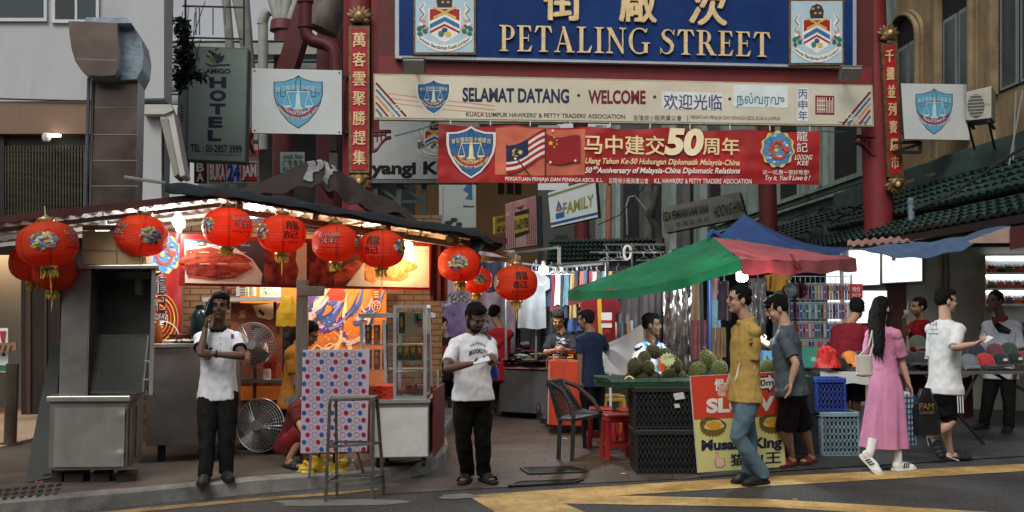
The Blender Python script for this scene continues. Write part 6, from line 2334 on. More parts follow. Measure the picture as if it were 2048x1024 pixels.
crump(m,ground(618,943,KH),.1,.07,.07,ybag,5)
m.tube([ground(602,940,KH)+V(0,0,.02),ground(610,945,KH)+V(0,0,.10),ground(628,946,KH)+V(0,0,.04)],.014,ybag,6)
m.build('plastic_bag',label='crumpled yellow plastic bags on the pavement under the dotted board',cat='bag')
m=MB()
crump(m,ground(690,938,KH),.12,.1,.1,M('clear plastic bag',(.55,.52,.42),.25,trans=.5,var=.2),9)
m.build('plastic_bag',label='crumpled clear plastic bag beside the yellow ones on the pavement',cat='bag')
m=MB()
crump(m,ground(88,962,KH),.07,.05,.04,C('a3302a'),3)
crump(m,ground(82,962,KH)+V(-.02,-.02,0),.04,.03,.045,C('c9cdd0'),4)
m.build('snack_wrapper',label='crumpled red and white wrapper on the pavement by the roast cabinet',cat='litter')
m=MB()
c=ground(548,905,KH)
m.box(c+V(0,.1,.17),(.24,.24,.34),C('141414'),.1,.85)
for k in range(5):m.box(c+V(0,-.015+.003*k,.08+k*.05),(.2,.02,.014),C('26262a'),.1)
m.build('plastic_seat_box',label='black ribbed plastic seat box beside the floor fan',cat='seat',bevel=.006)
m=MB()
c=ground(20,889,KH)
m.tube([c,c+V(0,0,.9)],.068,M('bollard steel',(.11,.09,.07),.35,.7,var=.25),20)
m.tube([c,c+V(0,0,.015)],.12,C('3b352c'),20)
m.build('bollard',label='plain metal bollard on the pavement before the lit shop entrance',cat='bollard')
#  stools and chair by the durian stall
def stool(px,py,h,s_,mat,label,rz=0.,z=.008):
 c=ground(px,py,z)
 t=thing('plastic_stool',label,'stool',c,rz,group='plastic stools beside the durian stall')
 m=MB()
 m.box(V(0,0,h-.015),(s_,s_,.03),mat)
 m.box(V(0,0,h-.055),(s_*.96,s_*.96,.05),mat)
 m.build('seat',t,world=False,bevel=.012)
 for dx in(-1,1):
  for dy in(-1,1):
   m=MB()
   a,b=V(dx*s_*.42,dy*s_*.42,h-.05),V(dx*s_*.52,dy*s_*.52,0)
   m.bar(a,b,.05,.032,mat,up=(dx,0,0))
   m.bar(a,b+V(0,0,.001),.03,.05,mat,up=(dx,0,0))
   m.build('leg',t,world=False)
 m=MB()
 for k in range(4):
  a=[V(-1,-1,0),V(1,-1,0),V(1,1,0),V(-1,1,0)]
  p,q=a[k]*s_*.48,a[(k+1)%4]*s_*.48
  m.bar(p+V(0,0,h*.32),q+V(0,0,h*.32),.016,.035,mat)
 m.build('stretcher',t,world=False)
rp=M('red plastic',(.36,.03,.028),.35,var=.12)
stool(1235,917,.47,.27,rp,'nearest red plastic stool beside the black crates',.12)
stool(1203,893,.45,.27,rp,'red plastic stool between the black chair and the nearest red stool',-.05)
stool(1262,897,.45,.27,rp,'red plastic stool half hidden behind the nearest red stool against the crates',.2)
stool(1226,868,.50,.28,M('yellow plastic',(.50,.30,.045),.38,var=.12),'yellow plastic stool standing behind the red ones',.1)
bp_=M('black plastic',(.018,.019,.02),.42,var=.2,spec=.5)
bc=thing('plastic_chair','black plastic armchair with a pierced back standing in the lane','chair',ground(1150,905),0)
Fc=lambda px,py,Y:at(px,py,Y)
CYc=11.2
legs=[((1122,818),(1117,918),CYc+.0),((1148,826),(1144,921),CYc-.25),((1200,834),(1206,905),CYc-.05),((1190,826),(1168,893),CYc+.35)]
seatp=[Fc(1135,838,CYc-.28),Fc(1205,834,CYc-.12),Fc(1196,824,CYc+.28),Fc(1122,826,CYc+.15)]
gz=[ground(1117,918,.008),ground(1144,921,.008),ground(1206,906,.008),ground(1170,895,.008)]
zs=.43
seatp=[V(g_.x+(1 if k in(0,1)else-1)*.02,g_.y,zs)for k,g_ in enumerate(gz)]
for k in range(4):
 m=MB()
 m.bar(gz[k],seatp[k],.045,.045,bp_)
 m.build('leg',bc)
m=MB()
order=[0,1,2,3]
cc=sum(seatp,V(0,0,0))/4
P=[cc+(p-cc)*1.12 for p in seatp]
m.grid(lambda u,v:lerp(lerp(P[0],P[1],u),lerp(P[3],P[2],u),v)+V(0,0,-.02*math.sin(PI*u)*math.sin(PI*v)),8,8,bp_,True,.03)
m.build('seat',bc)
bl,br_=seatp[0]+V(-.01,0,0),seatp[3]+V(-.02,0,0)
tl,tr_=at(1098,764,bl.y-.02),at(1122,760,br_.y)
m=MB()
def bk(u,v):return lerp(lerp(bl,br_,u),lerp(tl,tr_,u),v)+V(-.04*math.sin(PI*u),0,0)
for i in range(9):
 for j in range(9):
  if j in(0,8)or i in(0,8)or True:
   a,b=bk(i/8,j/8),bk((i+1)/8,(j+1)/8)if i<8 and j<8 else None
   if b is not None:m.bar(a,b,.012,.012,bp_)
   if i<8 and j<8:m.bar(bk((i+1)/8,j/8),bk(i/8,(j+1)/8),.011,.011,bp_)
for pts_ in([bk(0,v/8)for v in range(9)],[bk(1,v/8)for v in range(9)],[bk(u/8,1)for u in range(9)]):
 m.tube(pts_,.024,bp_,8)
m.build('backrest',bc)
for a,f in((bk(0,.62),seatp[1]),(bk(1,.62),seatp[2])):
 m=MB()
 m.tube([bk(0,1)if f is seatp[1]else bk(1,1),a+V(.1,0,.06),lerp(a,f,.6)+V(.06,0,.06),f+V(0,0,.02)],[.022,.028,.026,.024],bp_,8)
 m.build('armrest',bc)
#  durian stall
turf=M('artificial turf',(.016,.055,.026),.9,scale=60,var=.6,bump=1.,bscale=260)
crate_m=M('black crate plastic',(.014,.015,.017),.42,var=.3,scale=3,spec=.5,dirt=(.06,.055,.05),dirtk=.35)
DY=10.0
def crate(name,c,w_,d_,h_,mat,label,cat='crate',group=None,rz=0.,slots=True,hold=M('crate hole',(.003,.003,.003),.9)):
 t=thing(name,label,cat,c,rz,group)
 m=MB()
 m.box(V(0,d_/2,h_/2),(w_-.03,d_-.03,h_-.04),hold)
 m.box(V(0,d_/2,.02),(w_-.01,d_-.01,.04),mat)
 rows,cols=max(3,int(h_/.07)),max(5,int(w_/.042))
 for side in range(2):
  for i in range(cols+1):
   x=-w_/2+w_*i/cols
   if side==0:m.box(V(x,.008,h_/2),(.016,.018,h_-.02),mat)
   else:
    y=d_*i/cols
    for s_ in(-1,1):m.box(V(s_*(w_/2-.008),y,h_/2),(.018,.016,h_-.02),mat)
  for j in range(rows+1):
   z=.012+(h_-.024)*j/rows
   if side==0:m.box(V(0,.007,z),(w_,.016,.018 if j%2 else .03),mat)
   else:
    for s_ in(-1,1):m.box(V(s_*(w_/2-.007),d_/2,z),(.016,d_,.018 if j%2 else .03),mat)
 m.build('body',t,world=False)
 m=MB()
 for a,b,sx,sy in((0,0,w_+.02,.03),(0,d_,w_+.02,.03),(-w_/2,d_/2,.03,d_),(w_/2,d_/2,.03,d_)):
  m.box(V(a,b,h_-.02),(sx,sy,.05),mat)
 m.build('rim',t,world=False,bevel=.006)
 return t
GC='black crates carrying the durian counter'
cl_=ground(1335,947,.01)
crate('plastic_crate',cl_,.60,.5,.41,crate_m,'lower black slotted crate at the left end of the durian counter',group=GC)
crate('plastic_crate',cl_+V(-.02,.0,.412),.58,.5,.41,crate_m,'upper black slotted crate with torn white labels under the turf',group=GC)
crate('plastic_crate',cl_+V(1.1,.58,0),.60,.5,.41,crate_m,'lower black crate behind the red and yellow durian placard',group=GC)
crate('plastic_crate',cl_+V(1.1,.58,.412),.60,.5,.41,crate_m,'upper black crate behind the red and yellow durian placard',group=GC)
FCR=Fr(1270,800,cl_.y-.012,1390,800,cl_.y-.012)
m=MB()
for pts_ in([(1346,787),(1366,784),(1370,797),(1350,800)],[(1348,808),(1358,807),(1360,815),(1350,816)]):m.fpoly(FCR,pts_,C('b9bcb8'),.006)
m.build('torn_label',label='torn white paper labels stuck on the upper black crate',cat='label')
TZ=.835
m=MB()
ta,tb_=at(1190,776,DY+.05),at(1640,762,DY+.35)
tbx=[V(ta.x,ta.y,TZ),V(.95,cl_.y-.03,TZ),V(1.72,cl_.y+.02,TZ),V(2.2,cl_.y+.45,TZ),V(3.1,cl_.y+.6,TZ),V(3.1,cl_.y+1.0,TZ),V(ta.x+.05,cl_.y+1.0,TZ)]
tbx[0]=V(at(1190,790,10.1).x,10.05,TZ)
n=len(tbx)
m.add(tbx+[p+V(0,0,.055)for p in tbx],[tuple(range(n,2*n)),tuple(reversed(range(n)))]+[(i,(i+1)%n,n+(i+1)%n,n+i)for i in range(n)],turf)
rr=random.Random(2)
for k in range(2600):
 e=rr.choice((0,0,1,2,3))
 a,b=tbx[e],tbx[e+1]
 p=lerp(a,b,rr.random())+V(0,rr.choice((0,0,rr.random()*.5)),.055*rr.random()+(.02 if rr.random()<.5 else 0))
 if p.y>a.y+.02 and p.y>b.y+.02:p.z=TZ+.055
 q=V(rr.uniform(-.012,.012),rr.uniform(-.02,.004),rr.uniform(.004,.018))
 m.add([p,p+V(.004,0,0),p+q],[(0,1,2)],turf)
ct_=m.build('durian_counter',label='long counter top covered in green artificial turf on black crates',cat='counter')
m=MB()
for px,py in((1222,880),(1186,860)):
 g_=ground(px,py,.01)
 m.bar(g_,V(g_.x,g_.y,TZ),.03,.03,C('b9bcb8',metal=.5))
m.build('counter_leg',ct_)
dur_m=M('durian husk',(.055,.054,.018),.7,scale=9,var=.45)
dur_t=M('durian spine tip',(.15,.13,.045),.65,var=.2)
dur_y=M('durian husk yellow green',(.10,.11,.032),.7,scale=9,var=.35)
def durian_proto(seed,mat):
 t=thing('durian','x','durian',(0,0,0),0,'durians on the turf counter')
 m=MB()
 m.ball(V(0,0,0),(.9,.9,1.1),mat,16,12)
 N=330
 rr=random.Random(seed)
 for i in range(N):
  z=1-2*(i+.5)/N
  a=i*2.399963+rr.uniform(-.1,.1)
  s_=math.sqrt(1-z*z)
  d=V(s_*math.cos(a),s_*math.sin(a),z)
  p=V(d.x*.88,d.y*.88,d.z*1.08)
  nn=V(d.x/.9,d.y/.9,d.z/1.1).normalized()
  x=nn.orthogonal().normalized()
  y=nn.cross(x)
  r_=.092
  ring=[p+x*r_*math.cos(q*PI/3)+y*r_*math.sin(q*PI/3)for q in range(6)]
  tip=p+nn*rr.uniform(.12,.17)
  mid=[lerp(c,tip,.6)for c in ring]
  m.add(ring+mid,[(q,(q+1)%6,6+(q+1)%6,6+q)for q in range(6)],mat)
  m.add(mid+[tip],[(q,(q+1)%6,6)for q in range(6)],dur_t)
 m.build('husk',t,world=False)
 m=MB()
 m.tube([V(0,0,1.0),V(.03,0,1.25),V(.08,.02,1.5)],[.16,.12,.13],C('6b5a34'),8)
 m.build('stalk',t,world=False)
 return t
dp,dp2=durian_proto(1,dur_m),durian_proto(5,dur_y)
dl=[(1270,733,18,0,'large dark durian at the left end of the heap'),(1296,736,16,0,'upright durian second from the left in the upper row of the heap'),(1308,703,16,0,'durian at the very top of the heap in front of the seller'),(1333,712,16,0,'durian behind the star shaped price tag'),(1284,756,15,0,'small durian in the bottom row below the upright one'),(1310,757,15,0,'durian in the bottom row left of the orange thumb'),(1338,752,15,0,'durian in the bottom row under the price tag'),(1352,731,15,0,'durian at the right shoulder of the heap'),(1360,751,14,0,'durian at the right end of the bottom row of the heap'),(1288,717,15,0,'durian behind the upright one and left of the topmost one'),(1262,757,13,0,'durian in the bottom row at the far left beside the split husk'),(1396,744,21,1,'paler green durian lying left of the trio beside the placard'),(1415,720,20,1,'topmost pale green durian of the trio behind the placard'),(1438,740,20,1,'pale green durian at the right of the trio next to the yellow shirt'),(1534,735,17,1,'pale green durian seen between the yellow shirted and grey shirted men')]
rr=random.Random(4)
for i,(px,py,r_,kind,lab)in enumerate(dl):
 src=(dp,dp2)[kind]
 first=i in(0,11)
 o=src if first else dup(src)
 Yd=10.35+(.12 if py<725 else 0)+.03*(i%3)
 c=at(px,py,Yd)
 k=r_*Yd/FPX*.9
 o.location=c
 o.scale=(k,k,k)
 o.rotation_euler=(rr.uniform(-.9,.9),rr.uniform(-.7,.7),rr.uniform(0,6))if kind==0 else(rr.uniform(-.4,.4),rr.uniform(-.4,.2),rr.uniform(0,6))
 o['label']=lab
m=MB()
c=at(1258,760,10.15)
m.grid(lambda u,v:c+V(.05*math.cos(PI*u)*(1-.3*v),.03*v-.02,.06*math.sin(PI*u)*(1-v*.6)-.02),10,4,M('durian pith',(.66,.58,.38),.7),True,.012)
m.build('durian_husk_piece',label='pale split piece of durian husk at the left end of the turf',cat='durian')
FST=Fr(1315,720,10.12,1355,720,10.12)
st_=thing('price_tag','cream star shaped price tag with an orange thumb stuck in the durian heap','sign',FST.px(1334,738))
m=MB()
m.fprism(FST,[(1335+(19 if k%2 else 14)*math.cos(k*PI/13),719+(17 if k%2 else 12.5)*math.sin(k*PI/13))for k in range(26)],C('26301c'),0,.004)
m.fprism(FST,[(1335+(17 if k%2 else 12.6)*math.cos(k*PI/13),719+(15 if k%2 else 11)*math.sin(k*PI/13))for k in range(26)],C('ccd79a'),.004,.008)
m.ftext(FST,'D24 Manis',1326,713,1346,7,C('5a6a3c'),.010,y1=708,it=.2)
m.build('star',st_)
m=MB()
m.fprism(FST,[(1313,716),(1317,715),(1320,724),(1330,728),(1329,740),(1324,744),(1315,742),(1312,732),(1316,727)],C('d8683a'),.009,.014)
for y in(731,735,739):m.fline(FST,[(1321,y),(1329,y)],.8,C('6a2a18'),.016)
m.build('thumb',st_)
FSW=Fr(1380,752,9.85,1556,743,9.95)
FSW=Fr(1381,850,9.66,1562,838,10.12,level=False,tilt=.05)
sw=thing('durian_placard','red and yellow placard with durian pictures leaning against the crates','sign',FSW.px(1480,945))
m=MB()
m.fprism(FSW,[(1380,752),(1556,743),(1572,934),(1396,946)],C('b9b6ae'),-.012,0)
m.fpoly(FSW,[(1381,753),(1555,744),(1563.5,832),(1388,840)],M('placard red',(.60,.055,.03),.4,var=.06),.003)
m.fpoly(FSW,[(1388,840),(1563.5,832),(1571.5,933),(1396.5,945)],M('placard yellow',(.62,.60,.24),.4,var=.06),.003)
m.build('board',sw)
m=MB()
wp,nb2=C('dedcd4'),C('17203c')
m.ftext(FSW,'慢',1429,758,1447,24,wp,.006,bold=.03)
m.ftext(FSW,'SLOW',1412,797,1549,30,wp,.007,y1=791,bold=.05)
m.ftext(FSW,'Musang King',1402,880,1563,28,nb2,.007,y1=873,bold=.045)
m.ftext(FSW,'猫山王',1460,908,1561,24,nb2,.007,y1=902,bold=.035)
m.fpoly(FSW,[(1498,754),(1534,752),(1534,745),(1556,764),(1536,786),(1535,779),(1500,781)],nb2,.005)
m.fpoly(FSW,[(1500,757),(1536,755),(1536,749),(1553,764),(1538,781),(1537,776),(1502,778)],wp,.007)
m.ftext(FSW,'20m',1509,760,1546,13,C('1c1c1e'),.009,y1=758,bold=.02)
for cx,cy in((1425,852),(1543,846)):
 m.fpoly(FSW,blob(cx,cy,26,18,seed=30,k=.1),C('5a4a22'),.006)
 m.fpoly(FSW,[(cx+(27 if k%2 else 23)*math.cos(k*PI/22),cy+3+(20 if k%2 else 16)*math.sin(k*PI/22))for k in range(44)],C('6f5a2a'),.0065)
 m.fpoly(FSW,blob(cx+2,cy-2,19,11,seed=31,k=.15),C('d8c27c'),.009)
 m.fpoly(FSW,blob(cx+2,cy-1,15,8,seed=33,k=.2),C('d09a2c'),.011)
 m.fline(FSW,[(cx-24,cy-14),(cx-12,cy-8)],4,C('6f6a3a'),.010)
m.fpoly(FSW,[(1430,904),(1436,905),(1438,915),(1449,917),(1450,930),(1444,936),(1431,935),(1428,922),(1432,914)],C('b5776a'),.006)
m.fpoly(FSW,[(1431.5,906),(1435,907),(1437,916),(1447,918),(1448,929),(1443,934),(1432,933),(1430,922),(1433,915)],C('e0b8a8'),.008)
m.build('lettering',sw)
grn=M('green umbrella cloth',(.035,.25,.125),.6,scale=3,var=.25,trans=.38,spec=.2,bump=.2,bscale=14)
pnk=M('faded red umbrella cloth',(.50,.155,.175),.6,scale=2,var=.28,trans=.4,spec=.2,bump=.2,bscale=14)
apx,lft,frn,rig=at(1424,474,12.2),at(1136,582,11.6),at(1482,520,10.1),at(1712,517,12.0)
bck=at(1480,480,14.2)
um=thing('market_umbrella','large market umbrella of green and faded red panels over the durian stall','umbrella',V(apx.x-.05,apx.y,0))
def panel(A,B,C_,mat,sag=.05,val=.16):
 m=MB()
 def fn(u,v):
  p=lerp(A,lerp(B,C_,u),v)
  p.z-=sag*math.sin(PI*u)*v+.03*noise.noise(V(u*9,v*7,mat.name.__len__()))+.012*noise.noise(V(u*30,v*12,3))+.02*math.sin(v*40)*(.5-abs(u-.5))**2
  return p
 m.grid(fn,24,16,mat,True,.004)
 def vf(u,v):
  p=lerp(B,C_,u)
  p.z-=sag*math.sin(PI*u)+v*val*(1+.1*math.sin(u*21))
  return p+V(0,.02*math.sin(u*30)*v,0)
 m.grid(vf,24,4,mat,True,.004)
 return m.build('panel',um)
panel(apx,lft,frn,grn,.10,.10)
panel(apx,frn,rig,pnk,.02,.14)
panel(apx,rig,bck,grn)
panel(apx,bck,lft,pnk)
m=MB()
pl0=V(at(1405,700,11.6).x,11.6,0)
m.tube([pl0,V(pl0.x,pl0.y,apx.z-.3)],.022,black_m,8)
m.build('pole',um)
m=MB()
for q in(lft,frn,rig,bck):m.bar(apx-V(0,0,.12),q-V(0,0,.06),.02,.02,C('8a8c8a',metal=.6))
m.build('rib',um)
m=MB()
m.tube([apx+V(-.05,0,.0),apx+V(.0,-.03,.06),apx+V(.08,0,.02)],.04,C('24508c'),8)
m.build('knot',um)
m=MB()
m.tube([at(1582,508,10.95),at(1588,520,10.9),at(1598,527,10.85),at(1602,540,10.85),at(1594,538,10.85),at(1588,528,10.85)],.012,C('6a1f2a'),6)
m.build('strap',um)
bluc=M('blue gazebo cloth',(.022,.06,.19),.55,scale=3,var=.2,trans=.2)
gz_=thing('blue_gazebo','blue cloth gazebo roof rising behind the green umbrella','gazebo',V(at(1490,600,15).x,15,0))
g0,g1,g2,g3,g4=at(1488,428,15),at(1340,500,14.2),at(1682,506,13.6),at(1700,495,17),at(1390,490,17)
for a,b in((g1,g2),(g2,g3),(g3,g4),(g4,g1)):
 m=MB()
 m.grid(lambda u,v:lerp(g0,lerp(a,b,u),v)-V(0,0,.16*math.sin(PI*v)),12,10,bluc,True,.004)
 m.grid(lambda u,v:lerp(a,b,u)-V(0,0,.12*v),12,2,bluc,True,.004)
 m.build('panel',gz_)
for g_ in(g1,g2,g3,g4):
 m=MB()
 m.bar(V(g_.x,g_.y,0),g_,.04,.04,C('9a9c9a',metal=.5))
 m.build('pole',gz_)
m=MB()
m.tube([at(1418,560,11.5),at(1420,712,11.5)],.026,C('1a3566',rough=.5),10)
m.tube([at(1420,712,11.5),V(at(1420,712,11.5).x,11.5,0)],.026,C('1a3566',rough=.5),10)
m.build('blue_pole',label='bright blue pole beside the black umbrella pole',cat='pole')
t=hang_bulb(1484,552,10.6,.06,bulb_w,'lit white bulb with a pale green hood under the umbrella corner',.02,90,(.86,.97,1))
m=MB()
c=at(1484,540,10.6)
m.lathe([(.13,0),(.10,.04),(.05,.06)],c,C('6fae9c',trans=.3),14,cap=False)
m.build('hood',t)
hang_bulb(1087,540,13.2,.06,bulb_w,'lit white bulb on a wire above the clothes tables',.05,75,(.88,.95,1))
#  clothes racks
pole_m=M('rack chrome',(.20,.21,.21),.35,.7)
hang_m=M('coat hanger',(.35,.36,.36),.4,.5)
GG='clothes hanging on the racks'
def garment(x0,y0,x1,y1,Y,mat,label,kind='shirt',extra=None,hanger=True):
 F_=Fr(x0,y0,Y,x1,y0,Y)
 t=thing('hanging_garment',label,'clothes',F_.px((x0+x1)/2,y1),group=GG)
 W=x1-x0
 H=y1-y0
 def outline(v):
  if kind=='shirt':
   if v<.12:a=lerp(.16,.5,v/.12)
   elif v<.34:a=.5
   elif v<.345:a=.36
   else:a=.36+.03*v
   return a
  if kind=='drape':return .5
  return .34+.16*v
 m=MB()
 ph=x0*.37
 m.grid(lambda u,v:F_.px(x0+W/2+(u-.5)*2*W*outline(v),y0+H*v+1.5*math.sin(u*7+ph)*v,.03*math.sin(u*(9 if kind!='drape' else 22)+ph+v)*(.4+v)+.05*math.sin(PI*u)),22 if kind!='drape' else 40,20,mat,True,.02)
 m.build('cloth',t)
 if extra:
  m=MB()
  extra(m,F_)
  m.build('print',t)
 if hanger:
  m=MB()
  c=F_.px(x0+W/2,y0-2,.02)
  s_=W*Y/FPX*.3
  m.tube([c+V(-s_,0,-.04),c,c+V(s_,0,-.04)],.006,hang_m,5)
  m.tube([c,c+V(0,0,.05),c+V(.03,0,.08),c+V(.02,0,.11)],.004,hang_m,5)
  m.build('hanger',t)
 return t
def cm(name,col,**k):return M('cloth '+name,hx(col),.85,scale=6,var=.22,sheen=.2,**k)
def swoosh(m,F_):m.fpoly(F_,[(1078,566),(1086,568),(1094,562),(1086,571),(1079,571)],C('c9cdd0'),.09)
garment(1028,543,1100,657,13.9,cm('grey','6d7074'),'grey short sleeved shirt hanging behind the last lantern','shirt',swoosh)
def jersey(m,F_):
 m.fpoly(F_,[(1193,600),(1201,596),(1206,690),(1196,690)],C('c9a52c'),.1)
 m.fpoly(F_,[(1201,625),(1222,625),(1222,655),(1201,655)],C('d8d8d4'),.105)
 m.fpoly(F_,[(1201,640),(1222,640),(1222,646),(1201,646)],C('a3202a'),.11)
 m.ftext(F_,'KEPLI',1203,658,1220,8,C('b02a2a'),.11,bold=.03)
garment(1162,590,1240,702,12.9,cm('red jersey','7c1420'),'red and yellow sports jersey hanging beside the umbrella tip','shirt',jersey)
for x0,y0,x1,y1,Y,col,lab,kd in((1100,556,1128,690,14.3,'16181c','black garment hanging right of the grey shirt','dress'),(1126,560,1150,680,14.2,'1f2c3c','dark navy garment hanging behind the man with bracelets','dress'),(1136,572,1168,662,14.0,'2a4a78','blue denim garment hanging above the navy shirted man','dress'),(1060,655,1100,700,14.4,'1f2f3a','dark jeans folded over the rail under the grey shirt','drape'),(1008,640,1040,705,15.7,'14161a','black trousers hanging behind the man in the red shirt','drape'),(1238,572,1290,700,13.4,'5c5a5e','plain grey curtain cloth behind the seller in the striped jersey','drape'),(1288,575,1334,700,13.3,'6a6870','lighter grey curtain cloth right of the plain grey one','drape'),(1330,568,1362,725,12.9,'7a6a6c','plastic wrapped mauve gown on the garment rail','dress'),(1354,566,1388,735,12.8,'6b625e','plastic wrapped brown grey gown with glitter on the garment rail','dress'),(1380,556,1408,650,12.5,'9a7f66','tan lace dress near the black umbrella pole','dress'),(1384,640,1412,720,12.45,'8a4a52','dusty pink skirt below the tan lace dress','drape'),(1420,556,1440,604,12.3,'a87a80','pale pink blouse right of the blue pole','dress'),(1420,600,1442,680,12.25,'6fa0ac','pale blue dress below the pink blouse','dress'),(1434,562,1462,640,12.2,'2c1524','dark purple top hanging behind the yellow shirted man','dress'),(1424,655,1450,715,12.2,'7a5a34','brown and green floral garment low behind the pale green durians','drape'),(1500,560,1530,700,12.4,'8c8c90','clear plastic wrapped garment between the two standing customers','dress'),(1528,548,1582,582,12.6,'c08a34','orange and blue patterned shirt hung under the red umbrella panel','shirt'),(1545,580,1575,680,12.8,'6b6e62','patterned green grey shirt hanging behind the grey shirted man','dress')):
 garment(x0,y0,x1,y1,Y,cm(col,col),lab,kd)
film=GLASS('garment film',(.93,.94,.95),.05,.3)
for x0,x1,y0,y1,Y,lab in((1326,1395,560,740,12.55,'crinkled clear plastic film over the gowns on the rail'),(1496,1534,556,705,12.2,'crinkled clear plastic film between the two standing customers')):
 m=MB()
 F_=Fr(x0,y0,Y,x1,y0,Y)
 m.grid(lambda u,v:F_.px(lerp(x0,x1,u),lerp(y0,y1,v),.05*math.sin(u*23+2*noise.noise(V(u*5,v*3,0)))+.04*noise.noise(V(u*14,v*9,x0))),50,40,film)
 m.build('plastic_film',label=lab,cat='plastic')
rk=thing('clothes_rack','chrome pipe clothes racks with bare hangers above the clothes tables','rack',at(1150,760,14))
m=MB()
for pts_ in([(1020,508,14.6),(1118,494,13.6)],[(1000,522,14),(1110,535,14),(1208,527,13)],[(1100,530,14.3),(1212,524,13.2)],[(1180,505,15),(1330,505,14)],[(1208,490,15),(1330,490,14)],[(1215,506,14.5),(1216,700,13.2)],[(1212,524,13.2),(1213,690,13.2)],[(1264,486,14.5),(1264,560,14.5)],[(1010,520,14),(1012,720,14)],[(1072,520,14),(1072,720,14)]):
 m.tube([at(*p)for p in pts_],.018,pole_m,7)
m.build('rail',rk)
m=MB()
rr=random.Random(8)
for k in range(34):
 x=rr.uniform(1100,1330)
 y=534 if x<1210 else rr.choice((506,491))
 c=at(x,y,13.8)
 m.tube([c,c+V(.01,0,-.05),c+V(-.1,.03,-.1),c+V(.1,-.03,-.1),c+V(.01,0,-.05)],.005,hang_m if k%3 else C('c9cdd0'),4)
for k in range(3):m.tube([at(1254+7*math.cos(a)+k,505+14*math.sin(a),13.6)for a in[i*.5 for i in range(13)]],.012,C('c9cdc8'),5)
m.build('bare_hanger',rk)
m=MB()
m.bar(at(1118,494,14.1),at(1118,760,14.1),.05,.05,wood_g)
m.build('post',rk)
FBK=Fr(880,520,15.2,1000,520,15.4)
m=MB()
m.grid(lambda u,v:FBK.px(lerp(868,1030,u),lerp(500,735,v),.03*math.sin(u*25+v*3)+.03*noise.noise(V(u*9,v*9,0))),60,40,M('mauve film',(.28,.22,.27),.35,scale=5,var=.3,spec=.6))
rr=random.Random(9)
for k in range(300):
 a=rr.uniform(0,2*PI)
 q=rr.uniform(.85,1.15)
 m.fdisc(FBK,918+52*q*math.cos(a),655+62*q*math.sin(a),rr.uniform(1.2,3),rr.uniform(1.2,3),(C('2a2a2c'),C('8a8c90',metal=.6,rough=.3),C('4a4a50',metal=.5))[k%3],.09+.0002*k,6)
m.fdisc(FBK,918,655,42,52,M('lilac foil',hx('5f4d70'),.3,scale=9,var=.4),.085,24)
m.build('backdrop_sheet',label='mauve plastic sheet with a dark glittering wreath round a lilac disc',cat='backdrop')
m=MB()
m.grid(lambda u,v:at(lerp(962,1004,u),lerp(520,580,v)+6*math.sin(u*4),14.6+.1*math.sin(u*9)),12,8,cm('navy tarp','16203c'),True,.01)
m.build('tarpaulin_end',label='dark blue tarpaulin end hanging behind the small lantern',cat='tarpaulin')
rr=random.Random(77)
for k in range(15):
 x=1098+k*9.6+rr.uniform(-2,2)
 cl=(('2a3c58','indigo'),('7a2630','wine red'),('c4c2bc','off white'),('20262c','charcoal'),('3f6a78','teal'),('8a7040','khaki'),('16181c','inky black'),('9a4a3c','brick red'))[k%8]
 garment(x-8,540+rr.uniform(0,5),x+9,605+rr.uniform(0,38),14.2-k*.07,cm(cl[0],cl[0]),cl[1]+' garment packed sideways on the rail under the middle awning','dress',hanger=k%2==0)
FBC=Fr(990,540,16.8,1640,540,16.2)  # dark sheet put in where the lane behind the stalls is shaded
m=MB()
m.grid(lambda u,v:FBC.px(lerp(985,1600,u),lerp(532,800,v),.05*math.sin(u*60)+.04*noise.noise(V(u*20,v*4,0))),120,6,M('dark stall shade sheet',(.03,.032,.036),.85,scale=1.2,var=.6))
m.build('stall_shade_sheet',label='dark curtain closing the back of the clothes stalls',cat='curtain')
rr=random.Random(31)
for k in range(16):
 x=1000+k*20+rr.uniform(-4,4)
 col=('1b1d22','2c3a4c','4a4c50','5a2a30','20303a','16171a','3a3440','6a6c70')[k%8]
 nm={'1b1d22':'black','2c3a4c':'slate blue','4a4c50':'grey','5a2a30':'maroon','20303a':'dark teal','16171a':'jet black','3a3440':'dusky purple','6a6c70':'pale grey'}[col]
 garment(x-13,560+rr.uniform(-6,8),x+13,650+rr.uniform(0,40),15.6-k*.03,cm(col,col),nm+' garment in the crowded back row of hanging clothes','dress' if k%3 else 'shirt',hanger=False)
TY=14.6
tt=thing('clothes_table','long table covered by a dark grey cloth and heaped with packed clothes','table',ground(1060,832))
m=MB()
tz_=zz(1060,742,TY)
a,b=at(1000,742,TY+.3),at(1112,742,TY-.2)
a.z=b.z=tz_
dpt=V(-.4,2.6,0)
m.obox(V(a.x,a.y,.10),b-a+V(0,0,0),dpt,V(0,0,tz_-.10),M('grey table cloth',(.06,.058,.06),.8,var=.2))
m.build('cloth',tt)
m=MB()
m.grid(lambda u,v:lerp(lerp(a,b,u),lerp(a,b,u)+dpt,v)+V(0,0,.03+.30*v+.08*(v>.55)*(.6+.4*noise.noise(V(u*4,v*5,0)))),20,24,M('pink wrap',(.34,.19,.20),.5,scale=5,var=.35),True,.01)
m.build('top',tt)
rr=random.Random(21)
pc=['3c5a6a','1f2c3a','c9cdd0','b9a03c','2a2c2e','7c3040','4a6a70','9a9c98','303a50','8c6a3c']
pn={'3c5a6a':'teal','1f2c3a':'navy','c9cdd0':'white','b9a03c':'yellow','2a2c2e':'black','7c3040':'maroon','4a6a70':'blue grey','9a9c98':'pale grey','303a50':'dark blue','8c6a3c':'tan'}
